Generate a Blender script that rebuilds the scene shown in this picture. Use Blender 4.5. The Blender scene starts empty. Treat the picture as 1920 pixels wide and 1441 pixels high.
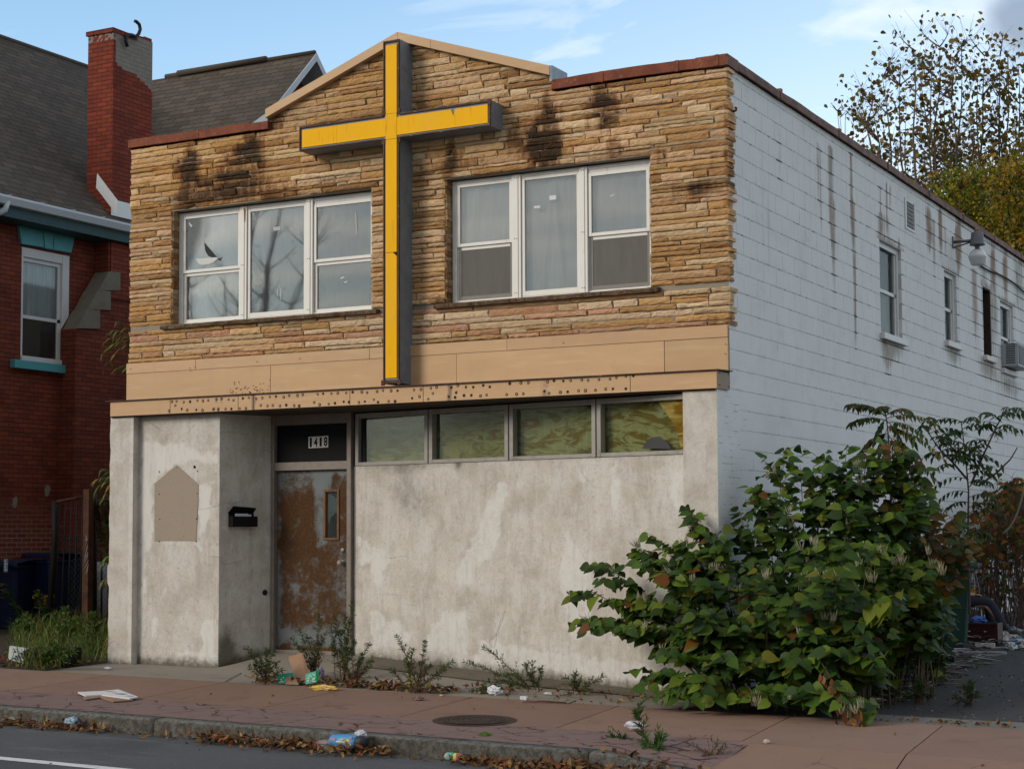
# light settings
SKY_STR=.15; SUN_STR=1.35; SUN_ANG=20.; EXPO=.68
CLOUD_N=(4.6,4.75,4.85,1); CLOUD_S1=(1.7,1.72,1.76,1); CLOUD_S2=(3.6,3.15,2.6,1); SKYTINT=(.88,1.0,.97,1)
import bpy, bmesh, math, random
import numpy as np
from mathutils import Vector, Matrix, noise as mnoise
random.seed(7); rnd=random.random
def uni(a,b): return a+(b-a)*rnd()
scene=bpy.context.scene; COL=scene.collection
def V(*a): return Vector(a[0] if len(a)==1 else a)
# ---------------------------------------------------------------- camera (solved from the lines of the two walls)
FPX,DY,YAW,PITCH,ROLL=3195.66,66.79,0.49167,0.0659887,-0.0045334
CAM=Vector((6.08,-15.6,1.53))
_cy,_sy,_cp,_sp,_cr,_sr=[f(a) for a in (YAW,PITCH,ROLL) for f in (math.cos,math.sin)]
FWD=Vector((-_sy*_cp,_cy*_cp,_sp)); _r=Vector((_cy,_sy,0)); _u=_r.cross(FWD)
RT=_cr*_r+_sr*_u; UP=-_sr*_r+_cr*_u
def _ray(px,py): return RT*((px-960)/FPX)-UP*((py-720.5-DY)/FPX)+FWD
def _pl(px,py,ax,v):
    d=_ray(px,py); return CAM+d*((v-CAM[ax])/d[ax])
def F(px,py,y=0.): return _pl(px,py,1,y)          # survey helper: where a sight line meets a wall plane y=const
def SW(px,py,x=0.): return _pl(px,py,0,x)         # ... a wall plane x=const
def PLN(px,py,p0,p1):                              # ... a vertical wall through p0-p1 (plan)
    n=Vector((-(p1[1]-p0[1]),p1[0]-p0[0],0)); d=_ray(px,py); q=Vector((p0[0],p0[1],0))
    return CAM+d*((q-CAM).dot(n)/d.dot(n))
def _ss(t): t=min(1,max(0,t)); return t*t*(3-2*t)
def zside(x,y): return -.0115*(x+7.3)+.02*(y+1)-.10*_ss((x-.35)/1.0)*_ss((-2.75-y)/.85)
def sstep(a,b,x):
    t=min(1,max(0,(x-a)/(b-a))); return t*t*(3-2*t)
def zapron(x,y):
    w=sstep(-6.3,-5.8,x)*(1-sstep(-4.7,-.2,x)) if x<-4.7 else max(0,1-(x+4.7)/4.4)
    return zside(x,y)+max(0,min(1,(y+.3)/1.08))*.15*w
def zdrive(x,y): return zside(x,-1)+.024*(y+1)-.012
def zyard(x,y): return zside(x,-1)+.03*max(0,y+1)+.01*max(0,-x-8)
def zstreet(x,y): return -.0115*(x+7.3)-.19+.004*(y+3.7)
def zg(x,y):
    if y<-3.72: return zstreet(x,y)
    if y<-1.05: return zside(x,y)
    if x<-7.72: return zyard(x,y)
    if x<=0.02: return zapron(x,y)
    return zdrive(x,y)
def G(px,py):
    z=-.1
    for _ in range(14):
        d=_ray(px,py); p=CAM+d*((z-CAM[2])/d[2]); z=zg(p.x,p.y)
    return Vector((p.x,p.y,z))
# ---------------------------------------------------------------- scene graph helpers
def tag(o,label=None,cat=None,group=None,kind=None):
    if label: o['label']=label
    if cat: o['category']=cat
    if group: o['group']=group
    if kind: o['kind']=kind
    return o
def empty(name,loc,label=None,cat=None,group=None):
    o=bpy.data.objects.new(name,None); COL.objects.link(o); o.location=loc; o.empty_display_size=.2
    return tag(o,label,cat,group)
def origin_of(o):
    p=Vector((0,0,0))
    while o is not None: p=p+o.location; o=o.parent
    return p
class MB:
    def __init__(s): s.v=[]; s.f=[]; s.m=[]; s.t=[]; s.s=[]; s.x={}
    def add(s,vs,fs,mi=0,tint=(1,1,1),smooth=False,tints=None):
        n=len(s.v); s.v.extend([tuple(p) for p in vs])
        s.t.extend(tints if tints is not None else [tuple(tint)]*len(vs))
        for f in fs: s.f.append(tuple(i+n for i in f)); s.m.append(mi); s.s.append(smooth)
        return n
    def box(s,x0,x1,y0,y1,z0,z1,mi=0,tint=(1,1,1)):
        s.add([(x0,y0,z0),(x1,y0,z0),(x1,y1,z0),(x0,y1,z0),(x0,y0,z1),(x1,y0,z1),(x1,y1,z1),(x0,y1,z1)],
              [(0,3,2,1),(4,5,6,7),(0,1,5,4),(1,2,6,5),(2,3,7,6),(3,0,4,7)],mi,tint)
    def obox(s,c,ax,ay,az,mi=0,tint=(1,1,1)):     # oriented box: half vectors
        c,ax,ay,az=map(Vector,(c,ax,ay,az)); vs=[]
        for dz in(-1,1):
            for dx,dy in((-1,-1),(1,-1),(1,1),(-1,1)): vs.append(c+ax*dx+ay*dy+az*dz)
        s.add(vs,[(0,3,2,1),(4,5,6,7),(0,1,5,4),(1,2,6,5),(2,3,7,6),(3,0,4,7)],mi,tint)
    def prism(s,pts,ext,mi=0,tint=(1,1,1)):
        pts=[Vector(p) for p in pts]; e=Vector(ext); n=len(pts)
        vs=pts+[p+e for p in pts]
        fs=[tuple(range(n)),tuple(range(2*n-1,n-1,-1))]+[(i,i+n,(i+1)%n+n,(i+1)%n) for i in range(n)]
        s.add(vs,fs,mi,tint)
    def tube(s,pts,rad,n=6,mi=0,tint=(1,1,1),cap=True,smooth=True):
        pts=[Vector(p) for p in pts]
        if not hasattr(rad,'__len__'): rad=[rad]*len(pts)
        vs=[]; up=None
        for i,p in enumerate(pts):
            d=(pts[min(i+1,len(pts)-1)]-pts[max(i-1,0)])
            if d.length<1e-9: d=Vector((0,0,1))
            d.normalize()
            if up is None:
                up=Vector((0,0,1)) if abs(d.z)<.9 else Vector((1,0,0))
            a=d.cross(up)
            if a.length<1e-6: a=d.orthogonal()
            a.normalize(); b=a.cross(d); up=b
            for k in range(n):
                t=2*math.pi*k/n; vs.append(p+(a*math.cos(t)+b*math.sin(t))*rad[i])
        fs=[(i*n+k,i*n+(k+1)%n,(i+1)*n+(k+1)%n,(i+1)*n+k) for i in range(len(pts)-1) for k in range(n)]
        if cap: fs+= [tuple(range(n-1,-1,-1)),tuple((len(pts)-1)*n+k for k in range(n))]
        s.add(vs,fs,mi,tint,smooth)
    def lathe(s,prof,c,n=16,mi=0,tint=(1,1,1),ax=None,smooth=True):
        c=Vector(c); az=Vector(ax or (0,0,1)).normalized(); a=az.orthogonal().normalized(); b=az.cross(a)
        vs=[c+(a*math.cos(2*math.pi*k/n)+b*math.sin(2*math.pi*k/n))*r+az*h for r,h in prof for k in range(n)]
        fs=[(i*n+k,i*n+(k+1)%n,(i+1)*n+(k+1)%n,(i+1)*n+k) for i in range(len(prof)-1) for k in range(n)]
        fs+=[tuple(range(n-1,-1,-1)),tuple((len(prof)-1)*n+k for k in range(n))]
        s.add(vs,fs,mi,tint,smooth)
    def leaf(s,p,d,nrm,L,W,tint,mi=0,fold=.25,curl=.2,shape=0):
        p=Vector(p); d=Vector(d).normalized(); nrm=Vector(nrm); nrm=(nrm-d*nrm.dot(d))
        if nrm.length<1e-4: nrm=d.orthogonal()
        nrm.normalize(); sd=d.cross(nrm)
        prof=((.3,.95),(.62,.72)) if shape==0 else (((.3,.8),(.65,.8)) if shape==1 else ((.22,.9),(.55,1.)))
        vs=[p]
        for t,w in prof:
            c=p+d*(L*t)-nrm*(curl*L*t*t)
            h=W*.5*w
            vs+=[c-sd*h+nrm*(fold*h),c,c+sd*h+nrm*(fold*h)]
        vs.append(p+d*L-nrm*(curl*L))
        if shape==2:
            vs=[p]
            for t,w in ((-.05,.42),(.12,.88),(.34,1.),(.62,.74),(.84,.34)):
                c=p+d*(L*max(t,.0))-nrm*(curl*L*t*t); h=W*.5*w; e=d*(L*min(t,0))
                vs+=[c-sd*h+nrm*(fold*h)+e-d*(.03*L),c,c+sd*h+nrm*(fold*h)+e-d*(.03*L)]
            vs.append(p+d*L-nrm*(curl*L)); f=[]
            for k in range(4):
                b=1+3*k; f+=[(b,b+1,b+4,b+3),(b+1,b+2,b+5,b+4)]
            s.add(vs,f+[(13,14,16),(14,15,16)],mi,tint,True); return
        s.add(vs,[(0,2,1),(0,3,2),(1,2,5,4),(2,3,6,5),(4,5,7),(5,6,7)],mi,tint,True)
    def build(s,name,mats,parent=None,bevel=0,extra=None,auto=False):
        me=bpy.data.meshes.new(name)
        o0=origin_of(parent) if parent is not None else None
        vs=s.v
        off=o0 if o0 is not None else s.x.get('org')
        if off is not None: vs=[(a-off[0],b-off[1],c-off[2]) for a,b,c in s.v]
        me.from_pydata(vs,[],s.f)
        if not isinstance(mats,(list,tuple)): mats=[mats]
        for m in mats: me.materials.append(m)
        me.polygons.foreach_set('material_index',s.m); me.polygons.foreach_set('use_smooth',s.s)
        ca=me.color_attributes.new('tint','FLOAT_COLOR','POINT')
        arr=np.ones((len(s.v),4),np.float32); arr[:,:3]=np.array(s.t,np.float32).reshape(-1,3); ca.data.foreach_set('color',arr.ravel())
        # survey coordinates kept for the materials, so that a moved origin does not move the pattern
        at=me.attributes.new('site','FLOAT_VECTOR','POINT'); at.data.foreach_set('vector',np.array(s.v,np.float32).ravel())
        for k,a in (extra or {}).items():
            q=me.attributes.new(k,'FLOAT','POINT'); q.data.foreach_set('value',np.array(a,np.float32))
        me.update()
        o=bpy.data.objects.new(name,me); COL.objects.link(o)
        if parent is not None: o.parent=parent
        elif off is not None: o.location=off
        if bevel:
            b=o.modifiers.new('bevel','BEVEL'); b.width=bevel; b.segments=2; b.limit_method='ANGLE'
        return o
def inpoly(x,y,poly):
    c=False; n=len(poly); j=n-1
    for i in range(n):
        xi,yi=poly[i]; xj,yj=poly[j]
        if (yi>y)!=(yj>y) and x<(xj-xi)*(y-yi)/(yj-yi)+xi: c=not c
        j=i
    return c
def fbm(x,y,z=0.,o=4): return mnoise.fractal(Vector((x,y,z)),1.,2.,o)
# ---------------------------------------------------------------- material helper
class MT:
    def __init__(s,name):
        s.m=bpy.data.materials.new(name); s.m.use_nodes=True; s.t=s.m.node_tree; s.t.nodes.clear()
        s.o=s.t.nodes.new('ShaderNodeOutputMaterial'); s.P=s.attr('site','Vector')
    def lk(s,a,b):
        if isinstance(a,bpy.types.NodeSocket): s.t.links.new(a,b)
        elif hasattr(a,'__len__'):
            a=tuple(a); n=len(b.default_value); b.default_value=(a+(1,))[:n] if len(a)<n else a[:n]
        else:
            try: b.default_value=a
            except Exception: b.default_value=(a,a,a,1)[:len(b.default_value)]
    def nd(s,t,**k):
        n=s.t.nodes.new('ShaderNode'+t)
        for q,v in k.items(): setattr(n,q,v)
        return n
    def attr(s,name,out='Color'):
        n=s.nd('Attribute'); n.attribute_name=name; return n.outputs[out]
    def scl(s,v,sc=(1,1,1),loc=(0,0,0)):
        n=s.nd('Mapping'); s.lk(v,n.inputs[0]); s.lk(loc,n.inputs['Location']); s.lk(sc,n.inputs['Scale']); return n.outputs[0]
    def noise(s,scale,detail=4,rough=.55,vec=None,dist=0,col=False):
        n=s.nd('TexNoise'); s.lk(vec or s.P,n.inputs['Vector']); s.lk(scale,n.inputs['Scale']); s.lk(detail,n.inputs['Detail']); s.lk(rough,n.inputs['Roughness']); s.lk(dist,n.inputs['Distortion'])
        return n.outputs['Color' if col else 'Fac']
    def vor(s,scale,vec=None,feat='F1',out='Distance'):
        n=s.nd('TexVoronoi',feature=feat); s.lk(vec or s.P,n.inputs['Vector']); s.lk(scale,n.inputs['Scale']); return n.outputs[out]
    def ma(s,op,a,b=0.,c=None,clamp=False):
        n=s.nd('Math',operation=op,use_clamp=clamp); s.lk(a,n.inputs[0]); s.lk(b,n.inputs[1])
        if c is not None: s.lk(c,n.inputs[2])
        return n.outputs[0]
    def mul(s,a,b): return s.ma('MULTIPLY',a,b)
    def sub(s,a,b): return s.ma('SUBTRACT',a,b)
    def plus(s,a,b): return s.ma('ADD',a,b)
    def ss(s,x,a,b):
        n=s.nd('MapRange',interpolation_type='SMOOTHSTEP'); s.lk(x,n.inputs[0]); s.lk(a,n.inputs[1]); s.lk(b,n.inputs[2]); return n.outputs[0]
    def mr(s,x,a,b,c,d):
        n=s.nd('MapRange'); s.lk(x,n.inputs[0]); s.lk(a,n.inputs[1]); s.lk(b,n.inputs[2]); s.lk(c,n.inputs[3]); s.lk(d,n.inputs[4]); return n.outputs[0]
    def mix(s,f,a,b,mode='MIX'):
        n=s.nd('MixRGB',blend_type=mode); s.lk(f,n.inputs[0]); s.lk(a,n.inputs[1]); s.lk(b,n.inputs[2]); return n.outputs[0]
    def xyz(s,v=None):
        n=s.nd('SeparateXYZ'); s.lk(v or s.P,n.inputs[0]); return n.outputs[0],n.outputs[1],n.outputs[2]
    def vec(s,x,y,z=0.):
        n=s.nd('CombineXYZ'); s.lk(x,n.inputs[0]); s.lk(y,n.inputs[1]); s.lk(z,n.inputs[2]); return n.outputs[0]
    def bump(s,h,dist=.01,st=1.,nrm=None):
        n=s.nd('Bump'); s.lk(h,n.inputs['Height']); s.lk(dist,n.inputs['Distance']); s.lk(st,n.inputs['Strength'])
        if nrm is not None: s.lk(nrm,n.inputs['Normal'])
        return n.outputs[0]
    def out(s,base,rough=.8,nrm=None,metal=0.,spec=.3,**k):
        n=s.nd('BsdfPrincipled'); s.lk(base,n.inputs['Base Color']); s.lk(rough,n.inputs['Roughness']); s.lk(metal,n.inputs['Metallic']); s.lk(spec,n.inputs['Specular IOR Level'])
        if nrm is not None: s.lk(nrm,n.inputs['Normal'])
        s.t.links.new(n.outputs[0],s.o.inputs[0]); s.b=n; return s.m
def simple(name,col,rough=.7,var=.15,scale=8.,bump=0.,metal=0.,spec=.3,tint=False,dirt=0.):
    m=MT(name); base=col
    n=m.noise(scale,5,.6)
    base=m.mix(n,tuple(c*(1-var) for c in col),tuple(min(1,c*(1+var)) for c in col))
    if dirt: base=m.mix(m.mul(m.ss(m.noise(scale*.6,6,.7),.5,.75),dirt),base,(.06,.045,.03))
    if tint: base=m.mix(1.,base,m.attr('tint'),'MULTIPLY')
    return m.out(base,rough,m.bump(m.noise(scale*6,3),bump) if bump else None,metal,spec)
def leafmat(name,rough=.5,trans=.25,spec=.35):
    m=MT(name); c=m.attr('tint'); n=m.noise(30,3)
    c=m.mix(m.mr(n,.3,.7,0,.35),c,m.mix(1.,c,(.5,.5,.3),'MULTIPLY'))
    m.out(c,rough,None,0,spec)
    tr=m.nd('BsdfTranslucent'); m.lk(m.mix(1.,c,(1.,1.05,.6),'MULTIPLY'),tr.inputs[0]); mx=m.nd('MixShader'); m.lk(trans,mx.inputs[0])
    m.t.links.new(m.b.outputs[0],mx.inputs[1]); m.t.links.new(tr.outputs[0],mx.inputs[2]); m.t.links.new(mx.outputs[0],m.o.inputs[0]); return m.m
M={}
# ---------------------------------------------------------------- materials
def mk_stone():
    m=MT('ledge_stone'); c=m.attr('tint')
    v=m.scl(m.P,(1,1,2.2)); n=m.noise(9,6,.65,v,.6); n2=m.noise(3.3,4,.6,v)
    c=m.mix(m.mul(m.ss(n,.50,.70),.55),c,m.mix(1.,c,(.62,.44,.27),'MULTIPLY')); c=m.mix(m.mul(m.ss(m.noise(14,5,.7,v),.55,.68),.45),c,(.56,.44,.28))
    c=m.mix(m.mul(m.ss(n2,.55,.75),.4),c,m.mix(1.,c,(.72,.62,.5),'MULTIPLY'))
    c=m.mix(m.mul(m.ss(m.noise(40,5,.7),.6,.8),.35),c,(.10,.06,.03))
    st=m.attr('stain','Fac'); s=m.ss(m.plus(st,m.plus(m.mul(m.sub(m.noise(1.,6,.72,m.scl(m.P,(13,1,2.4))),.5),1.5),m.mul(m.sub(m.noise(5.,5,.7),.5),.7))),.15,1.15)
    c=m.mix(m.mul(m.ss(s,0.,.5),.75),c,m.mix(1.,c,(.38,.24,.14),'MULTIPLY')); c=m.mix(m.mul(m.ss(s,.35,1.1),.90),c,(.022,.014,.010))
    r=m.ss(m.plus(m.attr('rust','Fac'),m.mul(m.sub(m.noise(6,4),.5),.8)),.35,.8)
    c=m.mix(m.mul(r,.6),c,(.26,.105,.025))
    b=m.bump(m.plus(m.noise(20,8,.72,v),m.mul(m.noise(70,4,.7),.35)),.03,1.)
    return m.out(c,.82,b,0,.25)
M['stone']=mk_stone()
M['mortar']=simple('stone_mortar',(.27,.23,.175),.95,.3,14,.006)
def mk_stucco():
    m=MT('stucco'); w=m.attr('white','Fac'); d=m.attr('dirt','Fac')
    n=m.noise(2.2,6,.65); f=m.noise(55,5,.7); g=m.noise(7,6,.65)
    base=m.mix(m.ss(n,.36,.64),(.45,.408,.358),(.58,.545,.495))
    base=m.mix(m.mul(m.ss(m.noise(5,5,.7),.48,.62),.45),base,(.60,.58,.55))
    base=m.mix(m.mul(m.ss(f,.48,.70),.36),base,(.26,.225,.185)); base=m.mix(m.mul(m.ss(m.noise(24,6,.75),.52,.7),.4),base,(.20,.175,.145))
    wm=m.mul(m.ss(m.plus(m.plus(w,m.mul(m.sub(m.noise(11,7,.75),.5),1.0)),m.mul(m.sub(m.noise(60,4,.7),.5),.5)),.32,.80),.9)
    base=m.mix(wm,base,m.mix(f,(.55,.53,.495),(.72,.71,.685)))
    gs=m.noise(12,6,.75,m.scl(m.P,(1,1,.16)))
    base=m.mix(m.mul(m.ss(gs,.48,.70),.34),base,(.30,.265,.23)); base=m.mix(m.mul(m.ss(m.noise(9,6,.75,m.scl(m.P,(1,1,.2),(4,2,9))),.52,.7),.35),base,(.66,.65,.63))
    hb=m.attr('base','Fac'); base=m.mix(m.mul(m.ss(m.plus(hb,m.mul(m.sub(m.noise(13,6,.75),.5),1.1)),.45,1.05),.85),base,m.mix(m.noise(6,3),(.05,.045,.03),(.11,.095,.06)))
    cr=m.sub(1.,m.ss(m.vor(1.15,m.mix(.12,m.P,m.noise(3.,5,.6,None,0,True),'ADD'),'DISTANCE_TO_EDGE'),.0015,.006)); base=m.mix(m.mul(m.mul(cr,m.ss(m.noise(.9,3),.52,.64)),.4),base,(.12,.10,.08))
    dm=m.ss(m.plus(d,m.mul(m.sub(g,.5),.7)),.22,.85)
    base=m.mix(m.mul(dm,.82),base,(.075,.062,.045))
    h=m.plus(m.mul(m.noise(70,4,.7),.6),m.mul(wm,.35)); return m.out(base,.92,m.bump(h,.005,1.),0,.2)
M['stucco']=mk_stucco()
def mk_block():
    m=MT('painted_block'); x,y,z=m.xyz()
    wob=m.mul(m.sub(m.noise(9,5,.75),.5),.022)
    zc=m.ma('DIVIDE',m.plus(m.plus(z,wob),.046),.2); row=m.ma('FLOOR',zc); fz=m.ma('FRACT',zc)
    dz=m.mul(m.ma('MINIMUM',fz,m.sub(1.,fz)),.2)
    yc=m.ma('DIVIDE',m.plus(y,m.mul(m.ma('MODULO',row,2.),.2)),.4); fy=m.ma('FRACT',yc)
    dy=m.mul(m.ma('MINIMUM',fy,m.sub(1.,fy)),.4)
    hid=m.ss(m.noise(2.5,5,.6),.42,.58)                       # stretches where the joint has opened
    up=m.ss(z,2.6,4.6)
    far=m.ss(y,.6,3.5)
    op=m.mul(m.ss(m.noise(9,5,.75,m.scl(m.P,(1,1.2,.4))),.47,.60),m.ma('MAXIMUM',m.mul(m.ma('MAXIMUM',up,.35),m.ma('MAXIMUM',hid,.35)),m.mul(far,.5)))
    tk=m.mr(m.noise(4.,4,.7),.3,.7,.6,1.7); jz=m.sub(1.,m.ss(m.ma('DIVIDE',dz,tk),.0035,.0095)); jy=m.sub(1.,m.ss(m.plus(dy,m.mul(wob,.3)),.002,.008))
    jyo=m.mul(jy,m.mul(m.ss(m.noise(3.1,4,.6,m.scl(m.P,(1,1,1),(3,1,7))),.52,.66),.55))
    # thin bricks at the corner
    zb=m.ma('DIVIDE',z,.0667); fb=m.ma('FRACT',zb); rb=m.ma('FLOOR',zb); db=m.mul(m.ma('MINIMUM',fb,m.sub(1.,fb)),.0667)
    fyb=m.ma('FRACT',m.ma('DIVIDE',m.plus(y,m.mul(m.ma('MODULO',rb,2.),.1)),.2)); dyb=m.mul(m.ma('MINIMUM',fyb,m.sub(1.,fyb)),.2)
    jb=m.ma('MAXIMUM',m.sub(1.,m.ss(db,.002,.006)),m.mul(m.sub(1.,m.ss(dyb,.002,.006)),.6))
    inb=m.mul(m.ma('LESS_THAN',y,m.plus(.62,m.mul(m.ma('MODULO',row,2.),.24))),m.ma('LESS_THAN',z,2.95))
    jh=m.mix(inb,m.ma('MAXIMUM',jz,m.mul(jy,.35)),m.mul(jb,.55))
    dark=m.mix(inb,m.ma('MAXIMUM',m.mul(jz,m.plus(m.plus(m.mul(op,.5),m.mul(m.noise(6,4,.7),.48)),m.ss(m.attr('stain','Fac'),.15,.5))),m.ma('MAXIMUM',jyo,m.mul(jy,m.mul(up,.3)))),m.mul(jb,m.mul(m.ss(m.noise(7,4),.5,.65),.6)))
    base=m.mix(m.noise(1.6,5,.6),(.60,.605,.60),(.74,.74,.735))
    base=m.mix(m.mul(m.ss(m.noise(45,5,.8),.5,.7),.4),base,(.40,.40,.40)); base=m.mix(m.mul(m.ss(m.noise(1.9,6,.7,m.scl(m.P,(1,1,1.6))),.5,.7),.35),base,(.50,.495,.485))
    vs=m.scl(m.P,(1,3.2,.10)); drip=m.noise(5.,6,.7,vs)
    d2=m.noise(1.,6,.72,m.scl(m.P,(1,21,.35),(0,9,2))); base=m.mix(m.mul(m.mul(m.ss(d2,.50,.70),m.mul(m.ss(drip,.45,.62),m.ss(m.noise(1.1,4,.6),.46,.62))),m.mul(m.ss(z,2.6,5.8),.7)),base,(.27,.225,.175))
    st=m.attr('stain','Fac'); sv=m.noise(1.,6,.72,m.scl(m.P,(1,17,.55))); sm=m.mul(m.ss(m.plus(sv,m.mul(m.sub(st,.5),.42)),.46,.66),m.mr(m.noise(4.,5,.7),.3,.7,.45,1.))
    base=m.mix(m.mul(sm,.88),base,m.mix(m.noise(2.,4),(.27,.175,.09),(.07,.052,.036)))
    rs=m.ss(m.plus(m.noise(1.,6,.72,m.scl(m.P,(1,23,.6),(0,3,1))),m.mul(m.sub(m.attr('rust','Fac'),.5),.42)),.46,.64)
    base=m.mix(m.mul(rs,.75),base,(.24,.12,.045))
    base=m.mix(m.ma('MULTIPLY',dark,1.,clamp=True),base,(.028,.024,.02))
    h=m.sub(m.mul(m.noise(60,4,.7),.12),m.mul(m.mul(jh,m.plus(.25,m.mul(op,.75))),1.)); return m.out(base,.75,m.bump(h,.004,1.),0,.3)
M['block']=mk_block()
def mk_fascia():
    m=MT('tan_sheet_metal'); c=m.attr('tint')
    n=m.noise(2.2,5,.6,m.scl(m.P,(.6,1,3))); b=m.mix(n,(.44,.26,.125),(.56,.355,.19))
    b=m.mix(m.mul(m.ss(m.noise(6,6,.7,m.scl(m.P,(1,1,.5))),.52,.78),.4),b,(.36,.25,.16))
    b=m.mix(m.mul(m.ss(m.noise(3,5,.6,m.scl(m.P,(.5,1,5))),.55,.7),.3),b,(.62,.44,.27))
    b=m.mix(1.,b,c,'MULTIPLY')
    d=m.ss(m.plus(m.attr('dirt','Fac'),m.mul(m.sub(m.noise(24,6,.75),.5),.9)),.4,.9)
    b=m.mix(m.mul(d,.75),b,(.10,.065,.045))
    return m.out(b,.55,m.bump(m.noise(2.,2),.012,.6),0,.4)
M['fascia']=mk_fascia()
M['galv']=simple('galvanised_sheet',(.165,.185,.215),.6,.35,7,.002,0.,.35,dirt=.45)
M['galvlight']=simple('weathered_zinc',(.24,.30,.37),.5,.2,12,0,0.,.4,dirt=.3)
def mk_yellow():
    m=MT('yellow_acrylic'); n=m.noise(3,3)
    b=m.mix(n,(.80,.40,.0),(.86,.45,.0)); b=m.mix(m.mul(m.ss(m.noise(1.1,4,.6),.45,.7),.5),b,(.74,.42,.03)); st=m.noise(6,5,.7,m.scl(m.P,(3,3,.4)))
    b=m.mix(m.mul(m.ss(st,.56,.74),.5),b,(.42,.16,.012)); return m.out(b,.5,m.bump(m.noise(2.,2),.01,.6),0,.08)
M['yellow']=mk_yellow()
def mk_rust(name,a,bb,c,sc=6.):
    m=MT(name); n=m.noise(sc,6,.7); b=m.mix(m.ss(n,.35,.65),a,bb); b=m.mix(m.mul(m.ss(m.noise(sc*2.3,6,.75),.56,.7),.7),b,c); return m.out(b,.75,m.bump(m.noise(sc*8,4),.003),0,.3)
M['coping']=mk_rust('rusty_coping',(.14,.035,.018),(.22,.06,.028),(.32,.20,.13))
M['copingside']=mk_rust('rusty_side_coping',(.10,.05,.038),(.19,.10,.07),(.30,.26,.24),4.)
M['crossedge']=mk_rust('rusty_sign_edge',(.05,.026,.02),(.09,.045,.03),(.24,.22,.20),8.)
def mk_white(name,c,drip=.3):
    m=MT(name); b=m.mix(m.noise(5,5,.6),tuple(q*.88 for q in c),c)
    b=m.mix(m.mul(m.ss(m.noise(10,6,.7,m.scl(m.P,(2,2,.3))),.55,.75),drip),b,(.33,.25,.16)); return m.out(b,.5,None,0,.4)
M['winframe']=mk_white('white_aluminium',(.74,.72,.68))
M['oldwhite']=mk_white('old_white_paint',(.62,.62,.62),.5)
M['transframe']=simple('grey_aluminium',(.285,.265,.24),.55,.3,12,0,.1,.35,dirt=.45)
M['bronze']=simple('bronze_aluminium',(.20,.165,.14),.5,.3,12,0,.1,.4,dirt=.3)
M['darkframe']=simple('dark_bronze_frame',(.06,.055,.055),.5,.3,10)
def mk_glass(name,dust=.12,tint=(.95,.955,.95),rough=.02,dcol=(.30,.31,.31),k=1.0):
    m=MT(name); tr=m.nd('BsdfTransparent'); m.lk(tint,tr.inputs[0]); gl=m.nd('BsdfGlossy'); m.lk(rough,gl.inputs['Roughness']); m.lk((1,1,1),gl.inputs[0])
    nb=m.bump(m.noise(1.3,2),.004,.2); m.lk(nb,gl.inputs['Normal'])
    fr=m.nd('Fresnel'); m.lk(1.55,fr.inputs[0]); a=m.nd('MixShader'); m.lk(m.ma('MULTIPLY',fr.outputs[0],1.9*k,clamp=True),a.inputs[0]); m.t.links.new(tr.outputs[0],a.inputs[1]); m.t.links.new(gl.outputs[0],a.inputs[2])
    df=m.nd('BsdfDiffuse'); m.lk(dcol,df.inputs[0]); b=m.nd('MixShader')
    dn=m.mul(m.mr(m.noise(9,6,.7,m.scl(m.P,(2.2,2.2,.25))),.35,.7,.4,1.6),dust); m.lk(dn,b.inputs[0]); m.t.links.new(a.outputs[0],b.inputs[1]); m.t.links.new(df.outputs[0],b.inputs[2]); m.t.links.new(b.outputs[0],m.o.inputs[0]); return m.m
M['glass']=mk_glass('dusty_glass',.05); M['glassclean']=mk_glass('clean_glass',.05,(.82,.86,.84),.02,k=.8); M['glassside']=mk_glass('shaded_glass',.06,(.85,.88,.88),.05,(.1,.1,.1),k=.06); M['glassold']=mk_glass('grimy_glass',.10,(.90,.93,.90),.05,(.08,.085,.07),k=.05)
def mk_cloth(name,a,b,sc=3.,str_=8.):
    m=MT(name); n=m.noise(sc,5,.6,m.scl(m.P,(str_,str_,.5))); return m.out(m.mix(n,a,b),.9,m.bump(n,.01,.5),0,.1)
M['film']=mk_cloth('grey_window_film',(.060,.066,.074),(.088,.092,.098),1.,1.)
M['curtain']=mk_cloth('pale_curtain',(.52,.52,.51),(.60,.595,.58),1.,1.)
M['screen']=mk_cloth('insect_screen',(.115,.108,.100),(.165,.156,.146),5.,3.)
M['darkroom']=simple('dark_interior',(.012,.012,.014),.9,.2)
M['black']=simple('black_panel',(.006,.006,.007),.6,.3,6,0,0,.12)
def mk_marble():
    m=MT('swirled_board'); x,y,z=m.xyz(); off=m.attr('tint')
    v=m.scl(m.P,(1.5,1.5,5.2)); w=m.noise(.9,2,.5,v,0,True)
    mv=m.nd('MixRGB',blend_type='LINEAR_LIGHT'); m.lk(.95,mv.inputs[0]); m.lk(v,mv.inputs[1]); m.lk(w,mv.inputs[2])
    n=m.noise(1.0,3,.5,mv.outputs[0],2.6); n2=m.noise(1.3,2,.6,m.scl(mv.outputs[0],(1,1,2)),1.2)
    b=m.mix(m.ss(n,.40,.56),(.20,.135,.022),(.36,.37,.20))
    b=m.mix(m.mul(m.ss(n,.56,.70),.8),b,(.38,.27,.04)); b=m.mix(m.mul(m.ss(n2,.54,.72),.65),b,(.12,.075,.018))
    b=m.mix(m.mul(m.ss(m.sub(1.,n2),.58,.72),.6),b,(.44,.46,.30))
    b=m.mix(1.,b,off,'MULTIPLY'); return m.out(b,.7,None,0,.03)
M['marble']=mk_marble()
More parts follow.
